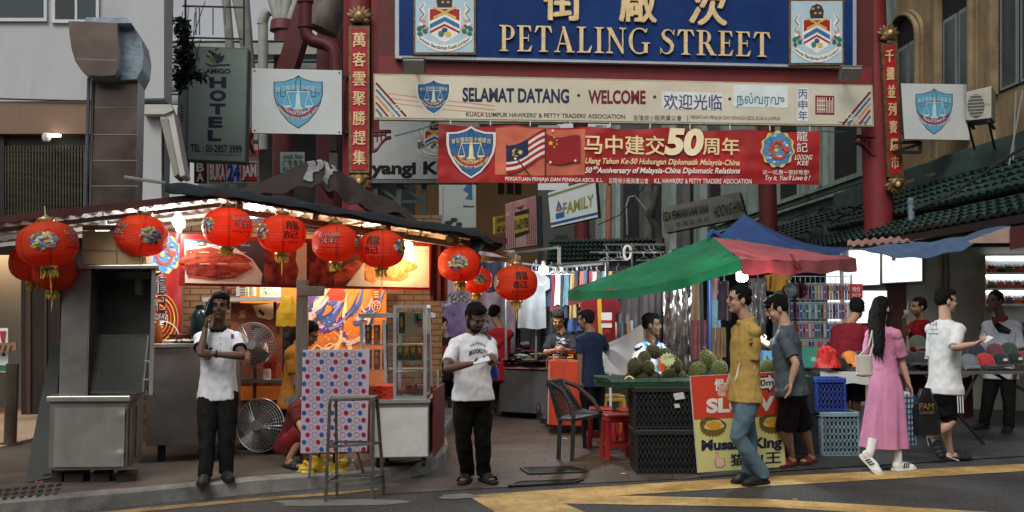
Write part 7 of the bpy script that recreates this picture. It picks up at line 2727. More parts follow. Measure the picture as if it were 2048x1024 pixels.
for k in range(54):
 u,v=rr.random()*.96+.02,rr.random()*.62
 p=lerp(lerp(a,b,u),lerp(a,b,u)+dpt,v)+V(0,0,.05+.09*rr.random()+.36*v)
 m=MB()
 rz=rr.uniform(-.5,.5)
 w_,d_=.2,.26
 m.grid(lambda q,s_:p+V((q-.5)*w_*math.cos(rz)-(s_-.5)*d_*math.sin(rz),(q-.5)*w_*math.sin(rz)+(s_-.5)*d_*math.cos(rz),.03*math.sin(PI*q)*math.sin(PI*s_)+.02*noise.noise(V(q*5,s_*5,k))-.05*s_+.03),8,8,M('packed '+pc[k%10],hx(pc[k%10]),.25,scale=9,var=.4,spec=.7),True,.012)
 m.build('clothes_packet',label=pn[pc[k%10]]+' folded garment in clear wrap on the heaped clothes table',cat='clothes',group='wrapped clothes heaped on the long table')
rc_=thing('draped_table','small table draped in bright orange red cloth before the two vendors','table',ground(1130,845))
m=MB()
ry=13.0
p0=at(1104,712,ry)
zt5=zz(1130,722,ry)
xa,xb=at(1100,720,ry).x,at(1158,720,ry).x
def drp(u,v):
 per=[V(xa,ry+.5,0),V(xa,ry,0),V(xb,ry-.1,0),V(xb+.05,ry+.5,0)]
 s_=u*3
 i=min(int(s_),2)
 q=lerp(per[i],per[i+1],s_-i)
 z=zt5-v*(zt5-.12)
 return V(q.x,q.y,z)+V((q.x-(xa+xb)/2)*.12*v,-.04*v+.02*math.sin(u*40)*v,0)
ocl=M('orange red cloth',(.42,.045,.016),.8,scale=4,var=.2,sheen=.2)
m.grid(drp,60,12,ocl,True,.008)
m.quad(V(xa,ry,zt5),V(xb,ry-.1,zt5),V(xb+.05,ry+.5,zt5),V(xa,ry+.5,zt5),ocl)
m.build('cloth',rc_)
m=MB()
for x in(xa+.06,xb-.06):m.bar(V(x,ry+.3,0),V(x,ry+.3,zt5-.01),.04,.04,C('5a5a58'))
m.build('leg',rc_)
for k,(px,py,col,lab)in enumerate(((1112,716,'c9cdd0','white'),(1122,718,'24407c','blue'),(1130,714,'1c1c1e','black'),(1140,716,'d9c04a','yellow'),(1146,706,'8a2a1c','red'),(1120,712,'5a86a4','pale blue'))):
 bxm('toy_car',px,py,ry+.12,.08,.05,.045,col,lab+' little toy car set out on the orange red cloth','toy',face=[(.15,.5,.8,.85,'101012')])
m=MB()
m.grid(lambda u,v:lerp(at(1195,lerp(704,750,v),12.6),at(1292,lerp(650,748,v),12.2),u)+V(0,.3*(1-v),.01*math.sin(u*8)),12,10,M('grey white sheet',(.36,.36,.37),.7,var=.1),True,.01)
m.build('white_sheet',label='pale sheet sloping behind the seller in the striped jersey',cat='sheet')
rr=random.Random(3)
for k in range(18):
 x=1212+(k%9)*6.5
 col=('c9cdd0','24507c','7c2a34','2a2a30','9ab0b8','4a2a5a','d0c8a8','3a7a8a','b06a4a')[(k*5)%9]
 bxm('perfume_box',x,684-4*(k//9)-(x-1212)*.1-(k//9)*10,13+.25*(k//9),.035,.05,.12+.04*rr.random(),col,'small perfume box in the rows behind the pale sheet','box','perfume boxes behind the pale sheet')
m=MB()
m.obox(at(1205,700,13.6),V(.5,0,0),V(0,-.8,0),V(0,0,.03),C('5a5a58'))
m.obox(V(at(1205,700,13.6).x,13.3,0),V(.5,0,0),V(0,.05,0),V(0,0,.98),C('3a3a3a'))
m.build('box_table',label='narrow table carrying the perfume boxes',cat='table')
m=MB()
for k,(px,py)in enumerate(((1078,840),(1092,846))):
 c=ground(px,py,.008)
 m.lathe([(.04,0),(.045,.03),(.04,.17),(.018,.22),(.018,.25),(0,.25)]if k==0 else[(.07,0),(.09,.07),(.04,.13),(0,.14)],c,GLASS('bottle plastic',(.8,.88,.9),.1)if k==0 else C('26282a'),12)
m.build('water_bottle',label='clear water bottle by a dark pouch under the clothes table',cat='bottle')
#  right side stalls and shop front
shop_w=M('shop wall grey',(.27,.26,.22),.7,scale=2,var=.15,dirt=(.16,.15,.12),dirtk=.5)
lit_w=EM('light box white',(.93,.97,.98),1.15)
FQ=Fr(1640,520,16.6,2048,520,15.4)
sf=thing('shop_front','grey shop wall with a dark red door under the awning','shop front',FQ.px(1850,800))
m=MB()
m.frect(FQ,1560,500,2250,850,shop_w,-.2,0,y0r=490)
m.build('wall',sf)
m=MB()
m.frect(FQ,1772,560,1812,845,C('3a1512'),0,.03)
m.frect(FQ,1880,480,1886,845,C('6a5c40'),0,.05)
m.frect(FQ,1892,480,1896,845,C('5a4c34'),0,.05)
m.build('door',sf)
lbx=thing('light_box','large glowing white light box panels on the shop wall','light box',FQ.px(1745,640))
for x0,x1,y0,y1 in((1652,1762,500,575),(1764,1846,498,568),(1655,1776,580,650)):
 m=MB()
 m.frect(FQ,x0,y0,x1,y1,C('8d8f8c'),.02,.1,y1r=y1-4)
 m.frect(FQ,x0+2,y0+2,x1-2,y1-2,lit_w,.1,.11,y1r=y1-6)
 if x0==1764:
  m.fpoly(FQ,[(1784,514),(1792,514),(1792,522),(1784,522)],C('9aa4a8'),.114)
 m.build('panel',lbx)
she=thing('shoe_shelf','brightly lit white wall shelf of shoes at the right edge','shelf',FQ.px(2020,700))
m=MB()
m.frect(FQ,1966,512,1970,660,C('8a6a4a'),0,.3)
m.frect(FQ,1970,512,2250,660,M('shelf white',(.7,.72,.72),.5),0,.04)
for y in(546,577,608,640):m.frect(FQ,1970,y,2250,y+4,M('shelf white',None),.04,.3)
m.build('unit',she)
m=MB()
for y in(514,551,582):m.frect(FQ,1972,y,2250,y+3,EM('shelf light',(.95,.98,1),7),.05,.08)
m.build('light_strip',she)
rr=random.Random(12)
for j,y in enumerate((546,577,608)):
 for i in range(7):
  x=1976+i*17
  c=FQ.px(x+7,y,.12)
  col=('c8502c','2a2c2c','5a6a3a','c8502c','c45a34','b04a2c','3a4a5a')[(i+j*2)%7]
  m=MB()
  m.box(c+V(0,0,.033),(.115,.12,.06),C(col),-.07)
  m.build('shoe_box',label='flat shoe box under a pair of shoes on the lit shelf',cat='box',group='shoe boxes on the lit shelf')
  m=MB()
  sc2=('1c1e20','8c9092','24303c','5a4a3a')[(i+j)%4]
  for s_ in(-.025,.025):
   m.ball(c+V(s_,-.02,.085),(.022,.06,.022),C(sc2),10,6)
   m.ball(c+V(s_,.02,.095),(.022,.03,.03),C(sc2),10,6)
  m.build('shoe_pair',label='small pair of shoes displayed on top of a box on the lit shelf',cat='shoes',group='shoes on the lit shelf')
m=MB()
tp_t=[(1722,497),(1790,488),(1860,484),(1930,472),(1992,452),(2060,440)]
tp_b=[(1728,500),(1785,514),(1850,516),(1925,500),(1992,462),(2060,470)]
def tf(u,v):
 i=min(int(u*5),4)
 f=u*5-i
 a=(lerp(tp_t[i][0],tp_t[i+1][0],f),lerp(tp_t[i][1],tp_t[i+1][1],f))
 b=(lerp(tp_b[i][0],tp_b[i+1][0],f),lerp(tp_b[i][1],tp_b[i+1][1],f))
 return at(lerp(a[0],b[0],v),lerp(a[1],b[1],v)+1.2*math.sin(u*34),lerp(12.6,11.8,v)+.04*math.sin(u*50))
m.grid(tf,80,10,M('blue tarpaulin',(.055,.10,.19),.6,scale=5,var=.3),True,.008)
m.build('blue_tarpaulin',label='sagging blue tarpaulin slung under the tiled awning at the right',cat='tarpaulin')
m=MB()
m.grid(lambda u,v:at(lerp(1935,2020,u)+6*v,lerp(482,452,u)+v*lerp(4,34,u),11.75),10,4,M('tan canvas',(.34,.25,.2),.7,var=.25),True,.008)
m.grid(lambda u,v:at(lerp(2020,2100,u),lerp(455,440,u)+v*45,11.7),10,4,C('4a1a1c'),True,.008)
m.build('canvas_scrap',label='tan and dark red canvas scraps hanging at the end of the blue tarpaulin',cat='canvas')
FWR=Fr(1578,550,12.6,1702,550,12.4)
wr=thing('watch_rack','white wire rack hung with rows of watches behind the red shirted vendor','rack',FWR.px(1640,800))
m=MB()
wire=C('a8acac',metal=.5)
for k in range(13):m.fprism(FWR,[(1580+k*10,552),(1581+k*10,552),(1581+k*10,720),(1580+k*10,720)],wire,-.01,0)
for y in(552,566,604,642,678,716):m.frect(FWR,1578,y,1704,y+1.4,wire,-.012,.004)
m.frect(FWR,1576,548,1580,860,wire,-.03,.0)
m.frect(FWR,1701,548,1705,860,wire,-.03,.0)
m.build('frame',wr)
protos={}
wcols=['b04a70','5a8ab0','1c1e28','d08090','6a2a5a','b8b8bc','2a6a5c','c9a04a','b03a40','3a4a8a']
rr=random.Random(6)
for j,y in enumerate((568,606,644,680)):
 for i in range(20):
  x=1583+i*6
  col=wcols[rr.randrange(10)]
  if col not in protos:
   m=MB()
   h_=32*12.5/FPX
   m.obox(V(-.017,0,-h_),V(.034,0,0),V(0,.002,0),V(0,0,h_),C('8f9290'))
   m.grid(lambda u,v:V((u-.5)*.021,-.004-.003*math.sin(PI*v),-h_*(.1+.85*v)),2,6,C(col),True,.004)
   m.tube([V(0,-.004,-h_*.5),V(0,-.014,-h_*.5)],.011,C(('d8d8d4','1c1c1e')[len(protos)%2],metal=.3),10)
   protos[col]=m.build('wrist_watch',label='small wrist watch on a white card in the rows of the wire rack',cat='watch',group='watches on the wire rack',origin=False)
   o=protos[col]
  else:o=dup(protos[col])
  o.location=FWR.px(x,y,.02)
m=MB()
m.frect(FWR,1700,568,1725,597,C('a3282c'),.05,.056)
m.ftext(FWR,'特价',1704,574,1720,10,C('e0dcd0'),.058)
m.ftext(FWR,'SALE 10',1704,587,1720,6,C('e0dcd0'),.058)
m.build('sale_card',label='red sale card at the right side of the watch rack',cat='sign')
fan(1583,579,13,12.2,'small black and white clip fan at the top left of the watch rack','pole',0)
bxm('storage_box',1618,735,11.9,.28,.25,.24,'3a7a6a','teal green plastic box behind the grey shirted man','box',face=[(.6,.3,.8,.5,'7fae9c')])
m=MB()
crump(m,at(1655,735,11.6),.13,.1,.22,C('b02420'),7)
m.build('plastic_bag',label='bulging red plastic bag beside the teal box',cat='bag')
bxm('plastic_tub',1545,728,11.2,.2,.2,.14,'4a7a9c','translucent blue tub behind the grey shirted man','tub')
bk_=ground(1682,911,.015)
crate('plastic_crate',bk_,.40,.32,.455,M('grey blue crate',(.19,.28,.32),.5,var=.15),'pale grey blue slotted crate standing on the right pavement',hold=C('2a3236'))
crate('plastic_basket',bk_+V(-.08,.02,.457),.31,.3,.36,M('blue basket',(.02,.045,.22),.4,var=.15),'bright blue plastic basket on top of the grey blue crate','basket',hold=C('0c1024'))
m=MB()
m.obox(bk_+V(-.5,.1,0),V(.3,0,0),V(0,.4,0),V(0,0,.42),crate_m)
m.obox(bk_+V(-.5,.1,.43),V(.3,0,0),V(0,.4,0),V(0,0,.36),crate_m)
m.build('crate_stack',label='two black boxes in shadow behind the grey shirted man',cat='crate')
tl_=thing('cap_table','folding table with black crossed legs and a pale sheet set out with caps','table',V(4.6,11.9,0))
m=MB()
ca,cb=at(1640,756,11.6),at(2080,740,11.35)
ca.z=cb.z=zz(1850,748,11.5)
m.obox(ca,cb-ca,V(0,1.0,.0),V(0,0,.025),C('4a4a48'))
m.grid(lambda u,v:lerp(ca,lerp(ca,cb,.30),u)+V(0,-.012-.02*v,.03-v*.14+.01*math.sin(u*16)*v),20,6,M('pale sheet',(.34,.34,.31),.75,var=.12),True,.006)
m.build('table_top',tl_)
for xa,ya,xb,yb in((1848,752,1958,892),(1955,752,1862,890),(2070,745,1998,862),(1990,752,2090,862)):
 m=MB()
 a=at(xa,ya,11.5)
 b=ground(xb,yb-6,.012)
 m.bar(V(a.x,a.y,ca.z),V(b.x,11.7,.012),.03,.03,black_m)
 m.build('leg',tl_)
def cap(px,py,col,label,rz=0.,s_=1.,Y=11.75,brim=None,logo=None):
 c=at(px,py,Y)
 t=thing('cap',label,'cap',c,rz,'caps on the folding table')
 m=MB()
 m.grid(lambda u,v:V(.095*s_*math.cos(2*PI*u)*math.cos(v*PI/2)**.75,.105*s_*math.sin(2*PI*u)*math.cos(v*PI/2)**.75,.125*s_*math.sin(v*PI/2)),20,8,cm('cap'+col,col))
 m.ball(V(0,0,.125*s_),.009,C(col),6,5)
 if logo:m.box(V(0,-.100*s_,.06*s_),(.045,.008,.028),C(logo))
 m.build('crown',t,world=False)
 m=MB()
 m.grid(lambda u,v:V(.085*s_*math.sin((u-.5)*2.4),-(.085+.085*v*math.cos((u-.5)*2.2))*s_*(1 if v else 1),.012-.02*v-.03*(u-.5)**2*4*v),10,4,cm('cap'+(brim or col),brim or col),True,.006)
 m.build('peak',t,world=False)
for i,(x,y,col,lab,rz,brim,logo)in enumerate(((1700,722,'c8742c','bright orange cap with a pale badge at the left end of the table',.5,None,'d8d4c0'),(1682,735,'1a1a1c','black cap left of the orange one',.8,None,None),(1708,744,'5a4034','brown cap in front of the orange one',.3,None,None),(1730,742,'18181a','black cap with white side stripes beside the pink dress',.2,None,'d0d0cc'),(1722,722,'202226','black cap behind the striped one',.4,None,None),(1836,690,'3a4034','camouflage green cap stacked above the others beside the pink dress',.1,None,None),(1815,722,'17181b','black cap right of the pink dress in the back row',.4,None,None),(1842,722,'1b1c22','black cap with a small white mark beside the white shirted man',.2,None,'d0d0cc'),(1822,744,'141416','black cap in the front row right of the pink dress',.1,None,None),(1850,744,'101214','plain black cap at the hem of the white shirt',.3,None,None),(1938,728,'5a646c','blue grey cap right of the white shirted man',-.1,None,None),(1970,726,'a02028','red cap with a dark peak next to the blue grey one',.2,'2a2c30',None),(2000,726,'1c1d20','black cap with a white logo right of the red one',.1,None,'c9cdd0'),(2028,724,'141518','black cap near the right edge of the table',.2,None,'c9cdd0'),(2050,722,'7c2028','dark red cap cut by the right edge',.1,None,None),(1952,706,'202530','navy cap in the back row below the vendor',.3,None,None),(1990,706,'5a3038','maroon cap in the back row below the vendor',.1,None,None),(2018,704,'2a3a34','dark green cap in the back row near the right edge',-.2,None,None))):
 cap(x,y+4,col,lab,rz,1.12,11.75+(.35 if y<712 else 0),brim,logo)
chk=M('x',None)if 'x' in MATS else None
m=MB()
FCB=Fr(1800,790,11.0,1834,790,11.0)
m.fprism(FCB,[(1803,788),(1826,786),(1833,890),(1800,892)],C('a9b4ba'),-.25,0)
for k in range(9):m.fpoly(FCB,[(1801,794+k*11),(1831,793+k*11),(1831,797+k*11),(1801,798+k*11)],C('2a5a80'),.004)
for k in range(4):m.fpoly(FCB,[(1805+k*7,788),(1808+k*7,788),(1809+k*7,890),(1806+k*7,890)],C('24405c'),.007)
m.build('checked_bag',label='tall blue checked laundry bag standing under the cap table',cat='bag')
m=MB()
c=at(1965,800,12.2)
m.grid(lambda u,v:V(lerp(4.9,5.6,u),12.4-.1*u,.25+.5*v+.02*math.sin(u*20)),20,4,C('4a1416'),True,.01)
m.build('red_cloth',label='red cloth hung along the back of the cap table',cat='cloth')
#  people
def skin_mat(n,c):return M('skin '+n,c,.55,scale=14,var=.12,spec=.35)
SK={'dark':skin_mat('dark',(.10,.053,.034)),'brown':skin_mat('brown',(.15,.08,.05)),'tan':skin_mat('tan',(.30,.165,.10)),'light':skin_mat('light',(.42,.255,.18))}
hair_m=M('black hair',(.006,.005,.005),.75,scale=60,var=.5,spec=.12,bump=.5,bscale=220)
eye_w,eye_d=C('8f8882',rough=.4),C('0d0a08',rough=.3)
UP=V(0,0,1)
def cloth(n,col,**k):return M('wear '+n,hx(col),.85,scale=7,var=.13,spec=.2,bump=.25,bscale=190,**k)
def solve(o,px,L,s):
 d=ray(*px).normalized()
 oc=CO-o
 b,c=d.dot(oc),oc.dot(oc)-L*L
 q=b*b-c
 t=-b+(s*math.sqrt(q)if q>0 else 0)
 return CO+d*t
def loft(mb,secs,X,F,mat,seg=22):
 vs,fs=[],[]
 for c,a,b in secs:
  for k in range(seg):
   t=2*PI*k/seg
   ct,st_=math.cos(t),math.sin(t)
   e=.82
   vs.append(c+X*(a*math.copysign(abs(ct)**e,ct))+F*(b*math.copysign(abs(st_)**e,st_)))
 n=len(secs)
 for i in range(n-1):
  for k in range(seg):
   j=(k+1)%seg
   fs.append((i*seg+k,i*seg+j,(i+1)*seg+j,(i+1)*seg+k))
 fs+=[tuple(reversed(range(seg))),tuple((n-1)*seg+k for k in range(seg))]
 if X.cross(F).dot(secs[-1][0]-secs[0][0])<0:fs=[tuple(reversed(f))for f in fs]
 mb.add(vs,fs,mat,True)
def skinmesh(name,mb,par,voxel,mats,wr=0.,wf=9.,matfn=None,smooth=3,hi=0.):
 vs,ns,fs=vox(mb,voxel,smooth)
 if wr or hi:
  out=[]
  for v,n in zip(vs,ns):
   d=0
   if wr:
    q=V(v.x*wf,v.y*wf,v.z*wf*.7)
    r_=1-abs(noise.noise(q+V(1.3*noise.noise(q*.6),0,0)))*2
    d=wr*(r_*.6+.4*noise.noise(q*2.3))
   if hi:d+=hi*noise.noise(V(v.x*70,v.y*70,v.z*26))
   out.append(v+n*d)
  vs=out
 o=MB()
 o.v=vs
 o.f=fs
 o.ms=list(mats)
 o.sm=[True]*len(fs)
 o.m=[0]*len(fs)if matfn is None else[matfn((vs[f[0]]+vs[f[2%len(f)]])/2)for f in fs]
 ob=o.build(name,par,sharp=70)
 return ob,BVHTree.FromPolygons(vs,fs)
def hand(mb,W,d,nrm,S,curl,sk):
 d=d.normalized()
 nrm=(nrm-d*nrm.dot(d)).normalized()
 x=d.cross(nrm)
 mb.ball(W+d*.045*S,(.040*S,.052*S,.017*S),sk,12,8,B=(x,d,nrm))
 for i,(L,off)in enumerate(((.066,.03),(.076,.01),(.07,-.01),(.055,-.03))):
  p=W+d*(.086-.004*abs(i-1.2))*S+x*off*S
  a=0
  pts=[p-d*.02*S,p]
  dd=d+x*off*2.0
  for k,f in enumerate((.45,.32,.23)):
   a+=curl*(.7+.12*i)*(.8,1.,.7)[k]
   p=p+(dd*math.cos(a)+nrm*math.sin(a)).normalized()*L*f*S
   pts.append(p)
  mb.rod(pts,[.0085*S,.0085*S,.008*S,.0075*S,.0065*S],sk,8)
 p=W+d*.022*S+x*.032*S
 mb.rod([p,p+(x*.8+d*.6+nrm*.3)*.032*S,p+(x*.75+d*1.5+nrm*(.7+curl*.3))*.036*S],[.011*S,.0095*S,.008*S],sk,8)
def person(label,Y,yaw,sk,head,neck,pelvis,arms,legs,top,bottom,shoe,S=1.,g=1.,hem=-.12,sleeve=.62,hair='short',vx=.0075,z=.01,shorts=None,puff=0,beard=False,face=True,seat=False,dress=None,topfn=None,tight=1.,polo=0):
 P=thing('person',label,'person',ground(pelvis[0],pelvis[1]+1,0)if False else V(at(*pelvis,Y).x,Y,z))
 sk=SK[sk]
 y_=R(yaw)
 F=V(math.sin(y_),-math.cos(y_),0)
 X=V(math.cos(y_),math.sin(y_),0)
 if(abs(X.x)>.3 and X.x<0)or(abs(X.x)<=.3 and X.y<0):X=-X
 neck=(neck[0],neck[1]-115/Y)
 N,Q=at(*neck,Y),at(*pelvis,Y)
 HS=1.06*S
 U=(N-Q)
 h=U.length
 Fp=(F-U.normalized()*F.dot(U.normalized())).normalized()
 sh=[N-UP*.092*S-X*.158*S*g**.5,N-UP*.092*S+X*.158*S*g**.5]
 hp=[Q-X*.085*S,Q+X*.085*S]
 A,body,tops,bot=[],MB(),MB(),MB()
 for i in(0,1):
  e_,w_=arms[i][:2]
  E=solve(sh[i],e_[:2],.285*S,e_[2])
  W=solve(E,w_[:2],.25*S,w_[2])
  A.append((sh[i],E,W))
 ks,an,ft=[],[],[]
 for i in(0,1):
  k_,f_=legs[i]
  if len(f_)>4:H,T=at(f_[0],f_[1],f_[4]),at(f_[2],f_[3],f_[5])
  else:H,T=ground(f_[0],f_[1],z),ground(f_[2],f_[3],z)
  td=(T-H).normalized()
  up=(UP-td*td.z).normalized()
  a=H+td*.055*S+up*.085*S
  ft.append((H,td,up))
  an.append(a)
  ks.append(at(k_[0],k_[1],(hp[i].y+a.y)/2+(k_[2]if len(k_)>2 else-.04)))
 c=lambda t,f=0.:Q+U*t+Fp*f*S
 G=S*g
 loft(body,[(c(-.12),.09*S,.085*S),(c(0,-.01),.14*G,.095*G),(c(.25),.125*G,.085*G),(c(.5,.005),.13*G,.088*G),(c(.75),.15*G,.09*G),(c(.9,-.01),.12*S,.06*S),(c(.97,-.01),.08*S,.05*S),(c(1.05),.05*S,.05*S)],X,Fp,sk)
 hxp,hyp,hyaw,hpit=head
 Hc=at(hxp,hyp,Y-F.dot(V(0,-1,0))*.04*S)
 hy,hp_=R(hyaw),R(hpit)
 HF0=V(math.sin(hy),-math.cos(hy),0)
 HF=HF0*math.cos(hp_)-UP*math.sin(hp_)
 HU=UP*math.cos(hp_)+HF0*math.sin(hp_)
 HX=HF.cross(HU).normalized()
 q=lambda x,f,u:Hc+(HX*x+HF*f+HU*u)*HS
 B=(HX,HF,HU)
 e=lambda p,r_,m=None,mb=body:mb.ball(p,tuple(k*HS for k in r_),m or sk,16,12,B=B)
 e(q(0,-.012,.035),(.073,.092,.082))
 e(q(0,.018,-.035),(.060,.066,.078))
 e(q(0,.055,-.088),(.026,.026,.022))
 e(q(0,.085,-.012),(.012,.02,.026))
 e(q(0,.089,-.024),(.015,.012,.010))
 e(q(0,.070,.022),(.05,.018,.012))
 e(q(0,.074,-.056),(.024,.014,.011))
 for s_ in(-1,1):
  e(q(s_*.074,-.012,-.008),(.011,.02,.031))
  e(q(s_*.035,.055,-.03),(.022,.022,.025))
 body.rod([c(.95),c(1.03),lerp(c(1.03),q(0,-.02,-.06),.6),q(0,-.02,-.02)],[.064*S,.059*S,.056*S,.054*S],sk,14)
 for i,(s0,E,W)in enumerate(A):
  body.rod([s0,lerp(s0,E,.35),lerp(s0,E,.8),E,lerp(E,W,.3),W],[k*S for k in(.045,.046,.039,.036,.037,.024)],sk,14)
  o=arms[i][2]if len(arms[i])>2 else{}
  d=(at(*o['d'],W.y+o.get('dy',0))-W)if 'd' in o else(W-E)
  hand(body,W,d,o.get('n',-F*.3+(X if i==0 else-X)),S,o.get('curl',.35),sk)
 for i in(0,1):
  body.rod([hp[i],lerp(hp[i],ks[i],.5),ks[i],lerp(ks[i],an[i],.3),lerp(ks[i],an[i],.75),an[i]],[k*S for k in(.082,.07,.05,.053,.036,.032)],sk,14)
  H,td,up=ft[i]
  sx=td.cross(up)
  for l,r_ in((.04,(.032,.04,.034)),(.11,(.036,.06,.034)),(.19,(.042,.055,.022))):
   body.ball(H+td*l*S+up*(r_[2]+.012)*S,tuple(k*S for k in r_),sk,12,8,B=(sx,td,up))
 skinmesh('body',body,P,vx*.85,[sk],smooth=2)
 if top:
  T=cloth(*top)if isinstance(top,tuple)else top
  t0=hem
  kx=1.0
  secs=[(c(t0),.181*G*tight,.128*G),(c(t0+.08),.178*G*tight,.126*G),(c(.12),.168*G,.118*G),(c(.35,.005),.148*G,.106*G),(c(.55,.01),.152*G,.108*G),(c(.75,.005),.165*G,.106*G),(c(.9,-.008),.175*S,.088*S),(c(.965,-.01),.125*S,.07*S),(c(1.005,-.005),.068*S,.06*S)]
  if dress:secs=[(c(.22),.135*S,.105*S)]+secs[3:]
  loft(tops,secs,X,Fp,T)
  for s0,E,W in A:
   end=lerp(s0,E,sleeve)if sleeve<=1 else lerp(E,W,sleeve-1)
   mid=lerp(s0,E,min(.5,sleeve*.5))
   pts=[s0-(s0-c(.92)).normalized()*.02,mid]+([E]if sleeve>1 else[])+[end]
   rr_=[.058*S,(.058+puff)*S]+([.052*S]if sleeve>1 else[])+[(.059+puff)*S if sleeve<=1 else .04*S]
   tops.tube(pts,rr_,T,16)
   tops.ball(s0,.061*S,T)
   tops.rod([s0+UP*.004,c(.95)],[.056*S,.05*S],T,12)
  mats=[T]+[cloth(*m)if isinstance(m,tuple)else m for m in(topfn[1]if topfn else[])]
  fn=None
  if topfn:
   ctx=dict(c=c,X=X,F=Fp,A=A,N=N,Q=Q,h=h,U=U.normalized(),S=S)
   fn=lambda p:topfn[0](p,ctx)
  if polo:
   tops.tube([c(.985-.012*math.sin(t),-.004)+X*.070*S*math.cos(t)+Fp*(.070*math.sin(t))*S+UP*(.014-.016*math.sin(t))*S for t in[2*PI*k/20 for k in range(21)]],[(.024*S,.010*S)]*21,T,8,ref=U.normalized())
  _,bv=skinmesh('shirt' if not dress else 'bodice',tops,P,vx,mats,.011*S,10,fn)
  P_bvh[label]=bv
 if dress:
  D=cloth(*dress[0])
  hx_,hy_=dress[1]
  cc=at(hx_,hy_,Y)
  w_=dress[2]*Y/FPX/2
  secs=[(c(.26),.13*S,.104*S),(c(.1),.165*S,.13*S),(c(-.05),.185*S,.15*S)]
  c0=c(-.05)
  for t in(.25,.5,.75,1.):secs.append((lerp(c0,cc,t),lerp(.185*S,w_,t),lerp(.15*S,w_*1.1,t)))
  secs.reverse()
  vs_,fs_=[],[]
  sg=60
  for j,(cn,a,b)in enumerate(secs):
   for k in range(sg):
    t=2*PI*k/sg
    f=1+.085*math.sin(t*7+j*.25)*(1-j/6)+.05*math.sin(t*12+1)*(1-j/6)
    vs_.append(cn+X*a*f*math.cos(t)+F*b*f*math.sin(t))
  for j in range(len(secs)-1):
   for k in range(sg):fs_.append((j*sg+k,j*sg+(k+1)%sg,(j+1)*sg+(k+1)%sg,(j+1)*sg+k))
  dm=MB()
  dm.add(vs_,fs_,D,True)
  so=dm.build('skirt',P)
  sb=so.modifiers.new('smooth','SUBSURF')
  sb.levels=sb.render_levels=1
 elif bottom:
  T=cloth(*bottom)
  loft(bot,[(c(-.16),.1*S,.09*S),(c(-.02,-.01),.158*G,.108*G),(c(.12),.15*G,.10*G)],X,Fp,T)
  for i in(0,1):
   if shorts:
    end=lerp(hp[i],ks[i],shorts)
    bot.tube([hp[i]+UP*.03,lerp(hp[i],end,.5),end],[.095*S,.096*S,.098*S*tight],T,18)
   else:bot.tube([hp[i]+UP*.03,lerp(hp[i],ks[i],.5),ks[i],lerp(ks[i],an[i],.5),an[i]+UP*.0,an[i]-UP*.035],[k*S for k in(.094,.088,.070,.066,.060,.062)],T,18)
  skinmesh('shorts' if shorts else 'trousers',bot,P,vx,[T],.012*S,9)
 for i in(0,1):
  if not shoe:break
  H,td,up=ft[i]
  sx=td.cross(up)
  m=MB()
  B2=(sx,td,up)
  kind,cu,cs=shoe
  sole=C(cs)
  if kind=='shoe':
   m.ball(H+td*.05*S+up*.055*S,(.044*S,.062*S,.052*S),C(cu),14,10,B=B2)
   m.ball(H+td*.14*S+up*.04*S,(.046*S,.10*S,.042*S),C(cu),14,10,B=B2)
   m.ball(H+td*.21*S+up*.03*S,(.048*S,.065*S,.030*S),C(cu),14,10,B=B2)
   m.ball(H+td*.055*S+up*.09*S,(.038*S,.045*S,.03*S),C(cu),14,10,B=B2)
  so=MB()
  ol=[(-.036,-.005),(.036,-.005),(.046,.06),(.044,.14),(.054,.21),(.036,.272),(0,.285),(-.036,.272),(-.054,.21),(-.044,.14),(-.046,.06)]
  th=.026 if kind!='clog' else .034
  n=len(ol)
  vs_=[H+sx*a*S+td*b*S+up*(.001+zz_)for zz_ in(0,th*S)for a,b in ol]
  so.add(vs_,[tuple(range(n,2*n)),tuple(reversed(range(n)))]+[(k,(k+1)%n,n+(k+1)%n,n+k)for k in range(n)],sole)
  if kind=='shoe':
   ob,_=skinmesh('shoe',m,P,.006,[C(cu)],smooth=2)
   so.build('sole',ob)
   if cs=='dcdcd8':
    st2=MB()
    for k in range(3):
     for s_ in(-1,1):st2.bar(H+td*(.09+.028*k)*S+up*.03*S+sx*s_*.047*S,H+td*(.115+.028*k)*S+up*.075*S+sx*s_*.036*S,.010,.012,eye_d)
    st2.build('stripes',ob)
  else:
   ob=so.build('sandal',P,bevel=.006)
   m=MB()
   for l,w2,hh in((.15,.054,.058),(.19,.057,.046))if kind=='sandal' else((.13,.054,.07),(.17,.058,.062),(.21,.058,.05),(.24,.05,.036)):
    m.tube([H+td*l*S+sx*w2*S*math.cos(PI*k/8)+up*(.02+hh*math.sin(PI*k/8))*S for k in range(9)],[(.028,.008)]*9,C(cu),8,ref=td)
   if kind=='clog':m.tube([H+td*.11*S+sx*.05*S,H-td*.012*S+sx*.03*S+up*.05,H-td*.012*S-sx*.03*S+up*.05,H+td*.11*S-sx*.05*S],.007,C('c9cdc8'),6)
   m.build('strap',ob)
 hm=MB()
 eh=lambda p,r_:e(p,r_,hair_m,hm)
 if hair!='bald':
  eh(q(0,-.022,.058),(.080,.092,.072))
  eh(q(0,-.05,.018),(.075,.062,.07))
  for s_ in(-1,1):eh(q(s_*.058,-.018,.03),(.022,.05,.045))
  if hair in('top','bangs'):eh(q(0,.02,.085),(.066,.062,.040))
  if hair=='bangs':eh(q(0,.055,.055),(.064,.034,.038))
  if hair=='curly':
   rr=random.Random(int(hxp))
   for k in range(60):
    a,t=rr.uniform(0,2*PI),rr.uniform(-.1,1.5)
    pz=q(.078*math.cos(a)*math.cos(t),-.02+.09*math.sin(a)*math.cos(t),.045+.075*math.sin(t))
    if(pz-Hc).dot(HF)<.04*S or(pz-Hc).dot(HU)>.06*S:eh(pz,(.02,.02,.02))
